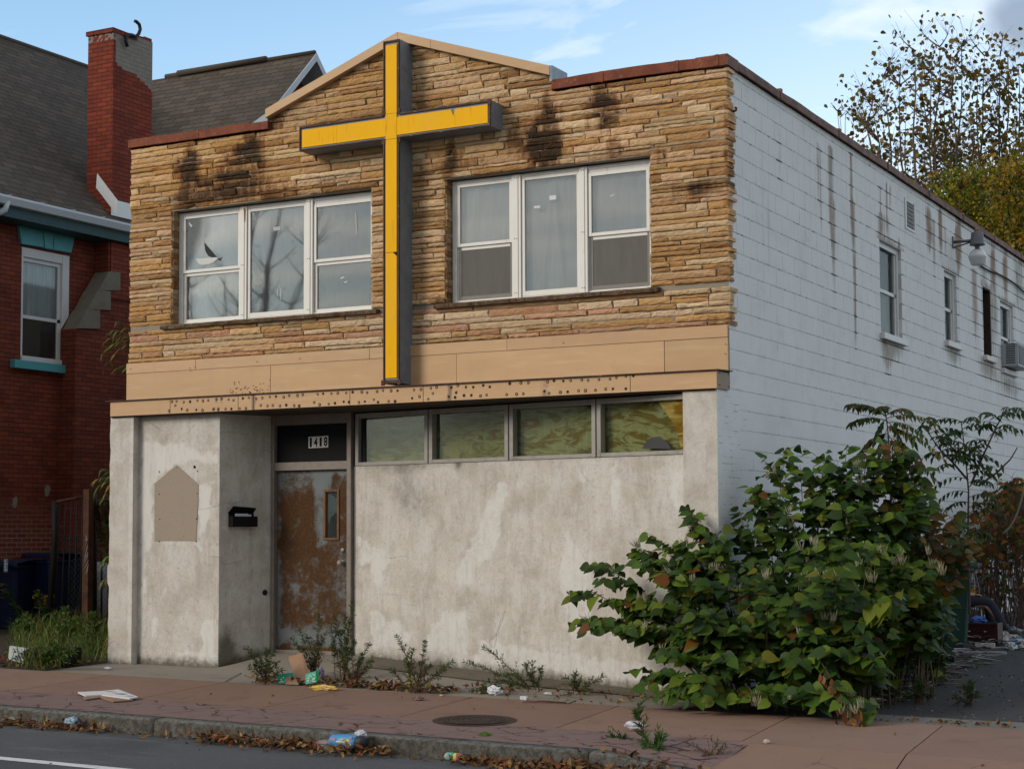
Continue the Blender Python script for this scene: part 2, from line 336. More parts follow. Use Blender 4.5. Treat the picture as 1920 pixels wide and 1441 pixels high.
def mk_door():
    m=MT('rusting_steel_door'); r=m.attr('rust','Fac'); n=m.noise(11,8,.75); n2=m.noise(45,6,.75)
    k=m.ss(m.plus(m.plus(r,m.mul(m.sub(n,.5),1.15)),m.mul(m.sub(n2,.5),.5)),.34,.74)
    pa=m.mix(m.noise(4,4),(.095,.112,.122),(.155,.175,.182)); ru=m.mix(m.ss(n2,.3,.7),(.034,.0145,.005),(.105,.047,.013)); ru=m.mix(m.mul(m.ss(m.noise(7,5),.5,.7),.7),ru,(.055,.026,.012))
    return m.out(m.mix(k,pa,ru),m.mix(k,(.5,.5,.5),(.9,.9,.9)),m.bump(m.mul(k,n2),.004,.6),0,.3)
M['door']=mk_door()
def mk_brick(name,c1,c2,mort,bw=.2,bh=.0677,axis='yz',mw=.010,dark=0.,open_=0.):
    m=MT(name); x,y,z=m.xyz(); u=m.plus(x,y); v=m.vec(u,z,0.)
    n=m.nd('TexBrick'); m.lk(v,n.inputs['Vector']); m.lk(c1,n.inputs['Color1']); m.lk(c2,n.inputs['Color2']); m.lk(mort,n.inputs['Mortar']); m.lk(1.,n.inputs['Scale']); m.lk(mw*.5,n.inputs['Mortar Size']); m.lk(.3,n.inputs['Mortar Smooth']); m.lk(0.,n.inputs['Bias']); m.lk(bw,n.inputs['Brick Width']); m.lk(bh,n.inputs['Row Height'])
    b=n.outputs[0]; b=m.mix(m.mul(m.ss(m.noise(1.7,5,.6),.45,.75),.5),b,m.mix(1.,b,(.5,.42,.4),'MULTIPLY'))
    b=m.mix(m.mul(m.ss(m.noise(30,4,.7),.55,.75),.35),b,m.mix(1.,b,(.5,.45,.4),'MULTIPLY'))
    lm=m.attr('stain','Fac'); b=m.mix(m.mul(m.mul(lm,n.outputs['Fac']),.8),b,(.42,.38,.34))
    sp=m.attr('rust','Fac'); b=m.mix(m.ss(m.plus(sp,m.mul(m.sub(m.noise(9,6,.7),.5),.5)),.45,.6),b,m.mix(m.noise(14,5,.7),(.13,.115,.10),(.30,.27,.235)))
    h=m.plus(m.mul(n.outputs['Fac'],-1.),m.mul(m.noise(50,4),.2)); return m.out(b,.85,m.bump(h,.007,1.),0,.25)
M['brick']=mk_brick('dark_red_brick',(.21,.046,.022),(.135,.028,.016),(.035,.017,.013))
M['chimbrick']=mk_brick('orange_red_brick',(.23,.042,.020),(.15,.026,.014),(.04,.018,.014))
def mk_shingle():
    m=MT('asphalt_shingle'); u=m.attr('tint'); n=m.nd('TexBrick',offset=.37,offset_frequency=2); x,y,z=m.xyz()
    sp=m.nd('SeparateColor'); m.lk(u,sp.inputs[0]); v=m.vec(m.mul(sp.outputs[0],100.),m.mul(sp.outputs[1],100.),0.)
    m.lk(v,n.inputs['Vector']); m.lk((.105,.083,.063),n.inputs['Color1']); m.lk((.062,.049,.037),n.inputs['Color2']); m.lk((.012,.010,.008),n.inputs['Mortar']); m.lk(1.,n.inputs['Scale']); m.lk(.007,n.inputs['Mortar Size']); m.lk(.3,n.inputs['Mortar Smooth']); m.lk(.31,n.inputs['Brick Width']); m.lk(.15,n.inputs['Row Height'])
    b=m.mix(m.mul(m.ss(m.noise(60,4,.7),.4,.7),.4),n.outputs[0],(.11,.095,.08)); b=m.mix(m.mul(m.ss(m.noise(.7,4),.45,.7),.4),b,(.05,.045,.04))
    v2=m.ma('FRACT',m.ma('DIVIDE',m.mul(sp.outputs[1],100.),.15)); h=m.plus(m.mul(v2,-.8),m.plus(m.mul(n.outputs['Fac'],-.6),m.mul(m.noise(40,3),.2)))
    return m.out(b,.9,m.bump(h,.02,1.),0,.2)
M['shingle']=mk_shingle()
M['teal']=simple('teal_paint',(.075,.31,.34),.55,.2,6,0,0,.35,dirt=.15)
M['tealdark']=simple('dull_teal_board',(.022,.062,.068),.6,.3,6,dirt=.3)
M['gutter']=mk_white('gutter_metal',(.46,.50,.55),.35)
M['flash']=mk_white('white_flashing',(.70,.72,.73),.15)
M['caststone']=simple('cast_stone',(.17,.15,.115),.9,.35,5,.006,dirt=.4)
def mk_walk():
    m=MT('terracotta_concrete'); c=m.attr('tint'); b=m.mix(m.noise(1.1,6,.65),(.185,.112,.080),(.262,.165,.122)); b=m.mix(m.mul(m.ss(m.noise(70,4,.75),.48,.75),.35),b,(.15,.085,.06))
    b=m.mix(m.mul(m.ss(m.noise(4,6,.7),.52,.72),.5),b,(.13,.085,.062)); gum=m.sub(1.,m.ss(m.vor(3.1,m.scl(m.P,(1,1,0))),.02,.045)); b=m.mix(m.mul(gum,m.ss(m.noise(2.,3),.45,.6)),b,(.06,.045,.038)); ck=m.sub(1.,m.ss(m.vor(.75,m.mix(.15,m.scl(m.P,(1,1,0)),m.noise(3.,5,.6,None,0,True),'ADD'),'DISTANCE_TO_EDGE'),.002,.007)); b=m.mix(m.mul(m.mul(ck,m.ss(m.noise(.8,3),.5,.62)),.5),b,(.06,.04,.03)); b=m.mix(1.,b,c,'MULTIPLY'); return m.out(b,.85,m.bump(m.noise(90,4,.7),.003),0,.25)
M['walk']=mk_walk()
def mk_band():
    m=MT('stamped_band'); b=m.mix(m.noise(1.5,6,.65),(.155,.103,.092),(.21,.137,.12)); v=m.plus
    d=m.vor(4.2,m.scl(m.noise(2.,2,.5,None,0,True),(.25,.25,.25)),'DISTANCE_TO_EDGE') if False else m.vor(3.6,m.mix(.10,m.scl(m.P,(.75,1.2,0)),m.noise(5.,5,.7,None,0,True),'ADD'),'DISTANCE_TO_EDGE')
    e=m.sub(1.,m.ss(d,.015,.045)); e2=m.mul(e,m.ss(m.noise(3.5,5,.7),.45,.58)); b=m.mix(m.mul(e2,.95),b,(.028,.018,.015))
    b=m.mix(m.mul(m.ss(m.noise(60,4,.7),.5,.75),.4),b,(.10,.06,.05)); return m.out(b,.85,m.bump(m.sub(m.mul(m.noise(60,4),.2),m.mul(e,.8)),.006),0,.25)
M['band']=mk_band()
def mk_conc(name,a,b_,sc=2.,dark=.5):
    m=MT(name); b=m.mix(m.noise(sc,6,.65),a,b_); b=m.mix(m.mul(m.ss(m.noise(80,4,.8),.45,.75),.4),b,tuple(q*.4 for q in a)); b=m.mix(m.mul(m.ss(m.noise(5,6,.7),.52,.75),dark),b,tuple(q*.45 for q in a))
    b=m.mix(1.,b,m.attr('tint'),'MULTIPLY'); return m.out(b,.9,m.bump(m.noise(70,5,.75),.006),0,.25)
M['conc']=mk_conc('grey_concrete',(.20,.175,.145),(.29,.26,.215))
def mk_kerb():
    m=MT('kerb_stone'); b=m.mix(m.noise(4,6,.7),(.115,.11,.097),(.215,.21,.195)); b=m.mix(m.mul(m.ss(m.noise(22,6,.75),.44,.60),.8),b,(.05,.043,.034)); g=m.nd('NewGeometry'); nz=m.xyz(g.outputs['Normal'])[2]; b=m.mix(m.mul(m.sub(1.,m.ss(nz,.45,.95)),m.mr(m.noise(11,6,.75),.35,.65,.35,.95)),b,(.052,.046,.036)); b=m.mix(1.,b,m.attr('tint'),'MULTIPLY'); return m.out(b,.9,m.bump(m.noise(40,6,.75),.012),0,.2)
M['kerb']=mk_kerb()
def mk_asph(name,a,b_):
    m=MT(name); b=m.mix(m.noise(1.3,6,.65),a,b_); s=m.noise(75,4,.85); b=m.mix(m.mul(m.ss(s,.52,.70),.7),b,tuple(q*2.6 for q in b_)); b=m.mix(m.mul(m.ss(m.noise(38,4,.8),.52,.7),.5),b,tuple(q*.5 for q in a)); b=m.mix(m.mul(m.ss(m.noise(200,2),.55,.75),.5),b,tuple(q*.4 for q in a))
    b=m.mix(m.mul(m.ss(m.noise(.7,6,.7),.45,.7),.45),b,tuple(q*.6 for q in a)); b=m.mix(m.mul(m.ss(m.noise(3.,6,.7,m.scl(m.P,(.35,1.6,1))),.55,.72),.45),b,tuple(q*1.7 for q in b_)); return m.out(b,.85,m.bump(m.noise(130,4,.8),.008),0,.3)
M['asphalt']=mk_asph('street_asphalt',(.075,.076,.079),(.102,.103,.106)); M['asphalt2']=mk_asph('drive_asphalt',(.030,.029,.029),(.05,.049,.048))
M['paintline']=simple('road_paint',(.62,.62,.6),.7,.15,20,dirt=.4)
M['soil']=simple('dark_soil',(.045,.036,.024),.95,.4,6,.02)
M['iron']=simple('black_iron',(.015,.013,.012),.6,.4,9,.001,0,.3); M['rustiron']=mk_rust('rusted_iron',(.05,.022,.013),(.11,.045,.022),(.09,.085,.085),7.)
M['bluebin']=simple('blue_plastic',(.004,.011,.038),.5,.2,5,0,0,.35); M['greenbin']=simple('green_plastic',(.004,.032,.024),.5,.25,5,0,0,.3,dirt=.3)
M['maroon']=simple('maroon_plastic',(.035,.007,.010),.5,.2); M['rubber']=simple('black_rubber',(.01,.01,.01),.8,.2)
M['bark']=simple('grey_bark',(.11,.085,.065),.9,.35,12,.006,tint=True); M['stem']=simple('plant_stem',(1,1,1),.75,.3,30,tint=True)
M['leaf']=leafmat('leaf',.55,.25,.2); M['dry']=leafmat('dry_leaf',.75,.12,.15); M['tree']=leafmat('tree_leaf',.6,.3,.2)
M['paper']=simple('litter_print',(1,1,1),.7,.12,40,tint=True); M['gloss']=simple('shiny_wrapper',(1,1,1),.3,.15,40,.004,0,.5,tint=True)
M['cardb']=simple('cardboard',(.27,.165,.105),.9,.2,10,.002,tint=True)
M['manhole']=mk_rust('cast_iron_cover',(.028,.018,.014),(.05,.033,.025),(.08,.055,.04),15.)
M['lampgrey']=simple('grey_lamp_housing',(.12,.125,.135),.5,.25,8,0,.2,.4)
def mk_lens():
    m=MT('ribbed_lens'); m.out((.62,.64,.66),.25,m.bump(m.ma('SINE',m.mul(m.ma('ARCTAN2',m.sub(m.xyz()[0],.36),m.sub(m.xyz()[1],11.43)),44.)),.01,.5),0,.5); return m.m
M['lens']=mk_lens()
M['jeans']=simple('dark_denim',(.022,.026,.04),.9,.25,40,.002); M['skin']=simple('skin',(.42,.24,.17),.6,.1,10,0,0,.3); M['boot']=simple('black_boot',(.010,.009,.009),.5,.2); M['jacket']=simple('dark_jacket',(.02,.02,.022),.9,.2); M['hair']=simple('dark_hair',(.02,.014,.01),.7,.3,40)
M['ac']=simple('ac_casing',(.34,.36,.38),.5,.15,6,dirt=.3); M['grille']=simple('ac_grille',(.05,.05,.052),.6,.2)
M['wood']=simple('dark_timber',(.055,.04,.03),.85,.35,8,.004); M['plaster']=simple('bare_plaster_mark',(.33,.27,.215),.95,.15,40,.004)
M['twig']=simple('dry_twig',(.165,.15,.135),.9,.4,20,.002,tint=True)
# ---------------------------------------------------------------- ground
def sheet(name,xs,ys,zf,mat,kind='structure',lift=0.,tint=(1,1,1)):
    mb=MB(); nx,ny=len(xs),len(ys)
    mb.add([(x,y,zf(x,y)+lift) for y in ys for x in xs],[(j*nx+i,j*nx+i+1,(j+1)*nx+i+1,(j+1)*nx+i) for j in range(ny-1) for i in range(nx-1)],0,tint,True)
    o=mb.build(name,mat); tag(o,kind=kind); return o
def lin(a,b,n): return [a+(b-a)*i/(n-1) for i in range(n)]
ys_far=[-60,-30,-15,-8,-5,-3.74]
sheet('street',[-80,-40,-20,-10,-5,0,5,10,20,40,80],ys_far,zstreet,M['asphalt'])
sheet('ground',[-200,-60,-20,0,20,60,200],[-3.6,0,20,60,300],lambda x,y:-.62-.0115*max(-40,min(40,x)),M['soil'])
sheet('yard',[-80,-40,-25]+lin(-18,-7.72,22),[-1.04]+lin(-.5,12,26)+[20,40],lambda x,y:zyard(x,min(y,9))-.022+.02*fbm(x*1.5,y*1.5),M['soil'])
sheet('driveway',lin(-.3,12,26)+[25,80],[-1.04]+lin(-.6,12,30)+[20,40],lambda x,y:zdrive(x,min(y,12))+.006*fbm(x,y),M['asphalt2'])
sheet('apron_slab',lin(-7.72,.02,60),lin(-1.04,.9,24),lambda x,y:zapron(x,y)-.006,M['conc'])
# apron joints, sunk strips of dirt
mb=MB()
for a,b in ((G(422,1277),G(515,1228)),(G(422,1278),G(640,1270))): 
    d=(b-a).normalized(); s=d.cross(Vector((0,0,1)))*.006; mb.add([a-s+V(0,0,.0),b-s,b+s,a+s],[(0,1,2,3)])
o=mb.build('apron_joint',M['soil']); o.location.z+=.002; tag(o,kind='structure')
# asphalt patch strip along the slanting wall
P0=(-4.75,.775); P1=(-.36,.06)
mb=MB(); a0=(-4.6,.72); pts=[]
n=40
for i in range(n+1):
    t=i/n; x=-4.45+4.45*t; yb=P0[1]+(P1[1]-P0[1])*(x-P0[0])/(P1[0]-P0[0])+.02; yf=yb-.42-.03*fbm(x*2,0)
    pts+= [(x,yf,zapron(x,yf)+.004),(x,yb,zapron(x,yb)+.012)]
mb.add(pts,[(2*i,2*i+2,2*i+3,2*i+1) for i in range(n)],0,(.58,.55,.50),True); tag(mb.build('asphalt_patch',M['conc']),kind='structure')
# sidewalk: separate slabs with open joints
JX=[(-40+i*1.52,0) for i in range(0)]
xs=[-6.75-1.53*k for k in range(25,0,-1)]+[-6.75,-5.17,-3.65,-2.16,-.60,1.06,2.40,3.9,5.4]+[5.4+1.5*k for k in range(1,24)]
mb=MB(); mb2=MB()
def slab(m,x0,x1,y0,y1,sh0,sh1,tint,lift=0):
    g=.006; pts=[]
    zz=lambda x,y:zside(x,y)+lift
    q=[(x0+sh0*(y0+1)+g,y0+g),(x1+sh1*(y0+1)-g,y0+g),(x1+sh1*(y1+1)-g,y1-g),(x0+sh0*(y1+1)+g,y1-g)]
    m.add([(x,y,zz(x,y)) for x,y in q]+[(x,y,zz(x,y)-.06) for x,y in q],[(0,1,2,3),(0,4,5,1),(1,5,6,2),(2,6,7,3),(3,7,4,0)],0,tint)
for i in range(len(xs)-1):
    t=uni(.9,1.08); tt=(t,t*uni(.97,1.03),t*uni(.95,1.04))
    if xs[i]<.9:
        slab(mb,xs[i],xs[i+1],-2.63,-1.03,-.09,-.09,tt)
    else:
        slab(mb,xs[i],xs[i+1],-2.72,-1.03,-.09,-.09,tt); t2=t*uni(.95,1.05); slab(mb,xs[i],xs[i+1],-3.60,-2.72,-.09,-.09,(t2,t2,t2))
tag(mb.build('sidewalk',M['walk']),kind='structure')
mb2.add([(x,y,zside(x,y)-.001) for y in (-3.58,-3.2,-2.9,-2.63) for x in [-40]+lin(-12,1.31,30)],[(j*31+i,j*31+i+1,(j+1)*31+i+1,(j+1)*31+i) for j in range(3) for i in range(30)],0,(1,1,1),True)
tag(mb2.build('sidewalk_band',M['band']),kind='structure')
sheet('sidewalk_bed',[-40]+lin(-15,12,40)+[40],lin(-3.6,-1.0,9),lambda x,y:zside(x,y)-.035,M['soil'])
# kerb stones
mb=MB(); x=-40.
def kz(x): return zside(x,-3.6)+.004
def kerbseg(x0,x1,f0,f1):
    prof=lambda x,f:[(x,-3.56,-.35),(x,-3.56,kz(x)-f*.11),(x,-3.725,kz(x)-.004-f*.11),(x,-3.745,kz(x)-.022-f*.11),(x,-3.765,-.45)]
    n=max(1,int((x1-x0)/.12)); vs=[]
    for i in range(n+1):
        xx=x0+(x1-x0)*i/n; f=f0+(f1-f0)*i/n
        for k,(a,b,c) in enumerate(prof(xx,f)): 
            j=.006*fbm(xx*6,k*3.1) if k in(2,3) else 0
            if c<-.3: c=zstreet(xx,b)-.1
            vs.append((a,b-j-.06*f*f,c+j*.6))
    mb.add(vs,[(i*5+k,(i+1)*5+k,(i+1)*5+k+1,i*5+k+1) for i in range(n) for k in range(4)]+[(0,1,2,3,4),tuple(range(n*5+4,n*5-1,-1))],0,(uni(.9,1.08),)*3,True)
for x0,x1 in ((-40,-20),(-20,-12),(-12,-8.6),(-8.6,-6.0),(-6.0,-3.86),(-3.85,-1.86),(-1.85,.38)): kerbseg(x0,x1-.008,0,0)
kerbseg(.385,1.5,0,0); kerbseg(1.51,3,0,0); kerbseg(3.01,40,0,0)
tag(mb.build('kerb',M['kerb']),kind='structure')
# painted line on the street
a=G(0,1421); mb=MB(); dy=.065
mb.add([(xx,a.y+(xx-a.x)*-.25*0+s*dy-.26*0-(xx-a.x)*.26*0,zstreet(xx,a.y)+.004) for s in (-1,1) for xx in lin(-12,-2.0,12)],[(i,i+1,13+i,12+i) for i in range(11)])
tag(mb.build('road_line',M['paintline']),kind='structure')
# ---------------------------------------------------------------- wall grid with openings
def wall_grid(us,vs,holes,to3d,attrs,flip=False):
    mb=MB(); us=sorted(set([round(u,4) for u in us])); vs=sorted(set([round(v,4) for v in vs])); nu,nv=len(us),len(vs)
    pts=[to3d(u,v) for v in vs for u in us]; fs=[]
    for j in range(nv-1):
        for i in range(nu-1):
            cu,cv=(us[i]+us[i+1])/2,(vs[j]+vs[j+1])/2
            if any(h[0]<cu<h[1] and h[2]<cv<h[3] for h in holes): continue
            q=(j*nu+i,j*nu+i+1,(j+1)*nu+i+1,(j+1)*nu+i); fs.append(q[::-1] if flip else q)
    mb.add(pts,fs)
    ex={k:[f(u,v) for v in vs for u in us] for k,f in attrs.items()}
    return mb,ex
def extend(mb,ex,add):      # extra faces (jambs, sides) after the grid
    n=len(mb.v); add(mb)
    for k in ex: ex[k]+= [0.]*(len(mb.v)-n)
# ---------------------------------------------------------------- the storefront building
BL=-7.70; TOP=6.20
shop=empty('storefront_building',(-3.85,.0,-.05),'two storey abandoned storefront church with tan ledgestone upper front and white block side','building')
# --- lower piers, block, alcove wall, slanting wall
def dirt_base_dark_top(u,v,z0): return max(0,.55-(v-z0)*2.6)+.25*max(0,(v-2.45)/.48)  # splash dirt at the foot, darker again towards the top
def px_poly(fn,pts): return [fn(*p) for p in pts]
def soft(u,v,polys,w=.05):
    uu=u+.05*fbm(u*7,v*7,1); vv=v+.05*fbm(u*7,v*7,5); k=0
    for du,dv in ((-.035,-.02),(.035,.02),(-.015,.04),(.015,-.04),(0,0)):
        if any(inpoly(uu+du,vv+dv,p) for p in polys): k+=.2
    return k
# left pier
mb,ex=wall_grid(lin(BL,-7.345,14),lin(-.25,2.93,80),[],lambda u,v:(u+(.012*fbm(v*5,2.) - (.02 if abs(v-1.05)<.12 else 0) if u<BL+.01 else 0),0.,v),{'white':lambda u,v:.55 if u>-7.40 or v>2.85 else .1,'dirt':lambda u,v:dirt_base_dark_top(u,v,0)*.5,'base':lambda u,v:1-v/.22})
extend(mb,ex,lambda m:(m.box(BL+.012,-7.345,.004,.55,-.25,2.93),))
mb.build('pier',M['stucco'],shop,extra=ex)
# right pier
mb,ex=wall_grid(lin(-.36,0,14),lin(-.3,2.93,80),[],lambda u,v:(u,0.,v),{'white':lambda u,v:.12,'dirt':lambda u,v:dirt_base_dark_top(u,v,-.03)*.5,'base':lambda u,v:1-(v+.04)/.3})
extend(mb,ex,lambda m:m.box(-.36,-.004,.004,.36,-.3,2.93))
mb.build('pier',M['stucco'],shop,extra=ex)
# boarded block left of the alcove
YB=.10; fb=lambda px,py:(lambda p:(p.x,p.z))(F(px,py,YB))
wb=[px_poly(fb,[(266,829),(281,823),(300,832),(345,829),(362,838),(380,850),(392,845),(412,852),(412,868),(385,872),(352,866),(341,871),(331,868),(296,902),(290,906),(262,900)]),
    px_poly(fb,[(262,900),(288,906),(288,1016),(275,1040),(273,1100),(268,1180),(266,1249),(261,1249)]),px_poly(fb,[(372,905),(400,912),(395,980),(372,1012)]),
    px_poly(fb,[(370,1010),(382,1030),(376,1046),(362,1020)]),px_poly(fb,[(295,1010),(372,1012),(372,1016),(330,1022),(296,1016)]),
    px_poly(fb,[(310,1098),(318,1090),(305,1130),(296,1128)]),px_poly(fb,[(284,1160),(299,1158),(292,1190),(284,1215)]),px_poly(fb,[(375,1175),(388,1160),(405,1165),(405,1249),(386,1249),(380,1215)]),px_poly(fb,[(325,1218),(385,1222),(386,1236),(330,1232)])]
Q0=(-6.15,.10); Q1=(-5.87,.78)
mb,ex=wall_grid(lin(-7.345,Q0[0],60),lin(-.25,2.93,140),[],lambda u,v:(u,YB+.003*fbm(u*3,v*3),v),{'white':lambda u,v:.88*soft(u,v,wb),'dirt':lambda u,v:dirt_base_dark_top(u,v,.02)*.8+.35*max(0,1-abs(u+7.33)/.05),'base':lambda u,v:1.05-v/.26})  # mask also darkens a narrow strip beside the pier
mb.build('stucco_wall',M['stucco'],shop,extra=ex)
# alcove return
L=math.hypot(Q1[0]-Q0[0],Q1[1]-Q0[1]); qd=((Q1[0]-Q0[0])/L,(Q1[1]-Q0[1])/L)
pa=lambda u,v,o=0.:(Q0[0]+qd[0]*u+qd[1]*o,Q0[1]+qd[1]*u-qd[0]*o,v)
ea=lambda px,py:(lambda p:((p.x-Q0[0])*qd[0]+(p.y-Q0[1])*qd[1],p.z))(PLN(px,py,Q0,Q1))
mb,ex=wall_grid(lin(0,L,34),lin(-.25,2.93,120),[],lambda u,v:pa(u,v),{'white':lambda u,v:.9 if u<.02 else .0,'dirt':lambda u,v:.62*math.exp(-((u-.1)/.16)**2-((v-.25)/.25)**2)+.55*max(0,1-(L-u)/.07)*(1 if v<1.1 else .4)+dirt_base_dark_top(u,v,.1)*.6+.28*math.exp(-((u-.42)/.05)**2)*(1 if .5<v<1.6 else 0)+.12,'base':lambda u,v:.9-(v-.02-.16*u/L)/.18})  # mask also darkens the narrow end next to the door frame
mb.build('alcove_wall',M['stucco'],shop,extra=ex)
# slanting wall between door and right pier
SL=math.hypot(P1[0]-P0[0],P1[1]-P0[1]); sd=((P1[0]-P0[0])/SL,(P1[1]-P0[1])/SL); sn=(sd[1],-sd[0])  # sn points to the street
ps=lambda u,v,o=0.:Vector((P0[0]+sd[0]*u+sn[0]*o,P0[1]+sd[1]*u+sn[1]*o,v))
es=lambda px,py:(lambda p:((p.x-P0[0])*sd[0]+(p.y-P0[1])*sd[1],p.z))(PLN(px,py,P0,P1))
ZW=es(672,874)[1]
wp=[px_poly(es,[(935,898),(958,910),(951,948),(942,965),(940,1012),(920,1057),(896,1062),(884,1100),(856,1104),(853,1075),(866,1040),(888,1005),(914,935)]),
    px_poly(es,[(697,1133),(718,1139),(731,1160),(757,1160),(772,1185),(770,1210),(700,1222),(690,1190)]),px_poly(es,[(800,1180),(835,1140),(880,1140),(882,1235),(790,1225)]),
    px_poly(es,[(665,1000),(735,1035),(720,1095),(700,1100),(690,1060),(670,1060)]),px_poly(es,[(1060,985),(1110,1060),(1120,1140),(1085,1205),(1100,1225),(1060,1180),(1045,1080)]),
    px_poly(es,[(1250,880),(1284,872),(1284,960),(1262,975),(1255,920)]),px_poly(es,[(1140,865),(1160,860),(1165,930),(1145,1000)]),px_poly(es,[(1085,880),(1100,872),(1105,910),(1090,915)]),px_poly(es,[(900,1195),(1060,1220),(1200,1240),(1265,1270),(1265,1290),(1000,1260),(880,1240)])]
def dslant(u,v):
    g=dirt_base_dark_top(u,v,.1-.045*u)*.55
    px=.5*math.exp(-((u-1.55)/.05)**2)*max(0,1-(ZW-v)/.6)+.42*math.exp(-((u-.75)/.4)**2-((v-2.1)/.35)**2)+.3*math.exp(-((u-.95)/.35)**2-((v-1.75)/.3)**2)
    return g+px+.35*max(0,1-(ZW-v)/.12)
mb,ex=wall_grid(lin(0,SL,200),lin(-.3,ZW,110),[],lambda u,v:tuple(ps(u,v,.004*fbm(u*2.5,v*2.5))),{'white':lambda u,v:max(.68*soft(u,v,wp),.42*max(0,fbm(u*1.6,v*1.3,3.)+.15)+.10*sstep(.5,0,v)),'dirt':dslant,'base':lambda u,v:.95-(v-.14+.045*u)/.22})
mb.build('entry_wall',M['stucco'],shop,extra=ex)
# structure above the windows, soffit, floor of the attic: plain dark timber
mb=MB(); mb.add([(BL+.02,-.03,2.935),(-.02,-.03,2.935),(-.02,.95,2.935),(BL+.02,.95,2.935)],[(0,1,2,3)]); 
for k in range(10): mb.box(BL+.02,-.02,-.02+k*.096,.072+k*.096,2.915,2.934)
mb.build('soffit',M['wood'],shop)
# --- door, frame, transom panel
YD=.78; fd=lambda px,py,y=YD:F(px,py,y)
dl,dr=fd(520.3,883).x,fd(654.7,879).x; dz1=fd(520.3,883.3).z; dz0=fd(514,1219).z; xl=fd(513.5,1000).x; xr=fd(663,1000).x
df=MB(); zt=2.93
df.box(xl,dl-.004,YD-.06,YD+.08,dz0-.2,zt); df.box(dr+.004,xr,YD-.06,YD+.08,dz0-.2,zt); df.box(dl-.004,dr+.004,YD-.055,YD+.08,dz1+.004,dz1+.10); df.box(dl-.004,dr+.004,YD-.05,YD+.08,2.80,zt); df.box(dl-.004,dr+.004,YD-.03,YD+.09,dz0-.2,dz0+.015)
dfo=df.build('door_frame',M['bronze'],shop,bevel=.004)
mb=MB(); mb.box(dl-.003,dr+.003,YD-.005,YD+.02,dz1+.101,2.799); mb.build('transom_panel',M['black'],dfo)
wx0,wx1=fd(607.4,917).x,fd(636.4,1014).x; wz1=fd(607.4,917.2).z; wz0=fd(607.4,1012).z
def rustd(u,v):
    t=(v-dz0)/(dz1-dz0); s=(u-dl)/(dr-dl); t+=.035*fbm(u*6,v*5,2.); s+=.05*fbm(u*5,v*4,7.)
    r=.40+.30*sstep(.09,.18,t)*(1-sstep(.82,.93,t))*sstep(.0,.08,s)
    r-=.24*sstep(.50,.56,s)*(1-sstep(.72,.78,s))*sstep(.55,.62,t)
    r-=.12*sstep(.80,.90,s)*(1-sstep(.5,.6,t))
    r+=.25*sstep(.6,.68,s)*sstep(.86,.9,t)*(1-sstep(.97,.99,t))+.12*sstep(.45,.6,t)*(1-sstep(.5,.65,s))+.45*(1-sstep(.0,.05,t))
    r-=.16*math.exp(-((s-.22)/.10)**2-((t-.68)/.07)**2)+.22*math.exp(-((s-.25)/.08)**2-((t-.36)/.05)**2)+.12*math.exp(-((s-.5)/.08)**2-((t-.30)/.08)**2)
    return r
mb,ex=wall_grid(lin(dl,dr,50)+[wx0,wx1],lin(dz0+.016,dz1,100)+[wz0,wz1],[(wx0,wx1,wz0,wz1)],lambda u,v:(u,YD,v),{'rust':rustd})
extend(mb,ex,lambda m:m.box(dl,dr,YD+.034,YD+.045,dz0+.016,dz1))
door=mb.build('door',M['door'],shop,extra=ex)
mb=MB(); t=.028
for a in ((wx0,wx0+t,wz0,wz1),(wx1-t,wx1,wz0,wz1),(wx0+t,wx1-t,wz0,wz0+t),(wx0+t,wx1-t,wz1-t,wz1)): mb.box(a[0],a[1],YD-.014,YD+.03,a[2],a[3])
mb.build('window_frame',mk_rust('rust_bead',(.12,.055,.025),(.2,.10,.04),(.18,.17,.15),9.),door,bevel=.003)
mb=MB(); mb.box(wx0+t,wx1-t,YD+.012,YD+.016,wz0+t,wz1-t); mb.build('pane',M['glassclean'],door)
mb=MB(); xa,xb=wx0+t,wx1-t; mb.add([(xa,YD+.026,wz0+t),(xb,YD+.026,wz0+t),(xb,YD+.026,wz1-t),(xa,YD+.026,wz1-t)],[(0,1,2,3)],0,(.10,.11,.11))
mb.add([(xa+.01,YD+.022,wz1-.06),(xa+.05,YD+.022,wz1-.05),(xb-.02,YD+.022,wz1-.11),(xb-.012,YD+.022,wz1-.25),(xa+.05,YD+.022,wz1-.33),(xa+.035,YD+.022,wz1-.4),(xa+.005,YD+.022,wz1-.3)],[(0,1,2,3,4,5,6)],0,(.42,.43,.40)); mb.build('torn_paper',M['paper'],door)
kn=fd(642,1054); mb=MB(); mb.lathe([(.033,0),(.033,.006),(.012,.012),(.012,.034),(.026,.042),(.03,.058),(.024,.074),(.008,.078)],(kn.x,YD,kn.z),18,ax=(0,-1,0)); mb.build('door_knob',mk_rust('worn_steel',(.25,.22,.18),(.35,.33,.3),(.14,.08,.04),20.),door)
kb=fd(643,1031); mb=MB(); mb.lathe([(.027,0),(.027,.008),(.02,.014),(.006,.015)],(kb.x,YD,kb.z),18,ax=(0,-1,0)); mb.build('deadbolt',simple('steel_lock',(.2,.19,.18),.4,.2,20,0,.3,.5),door)
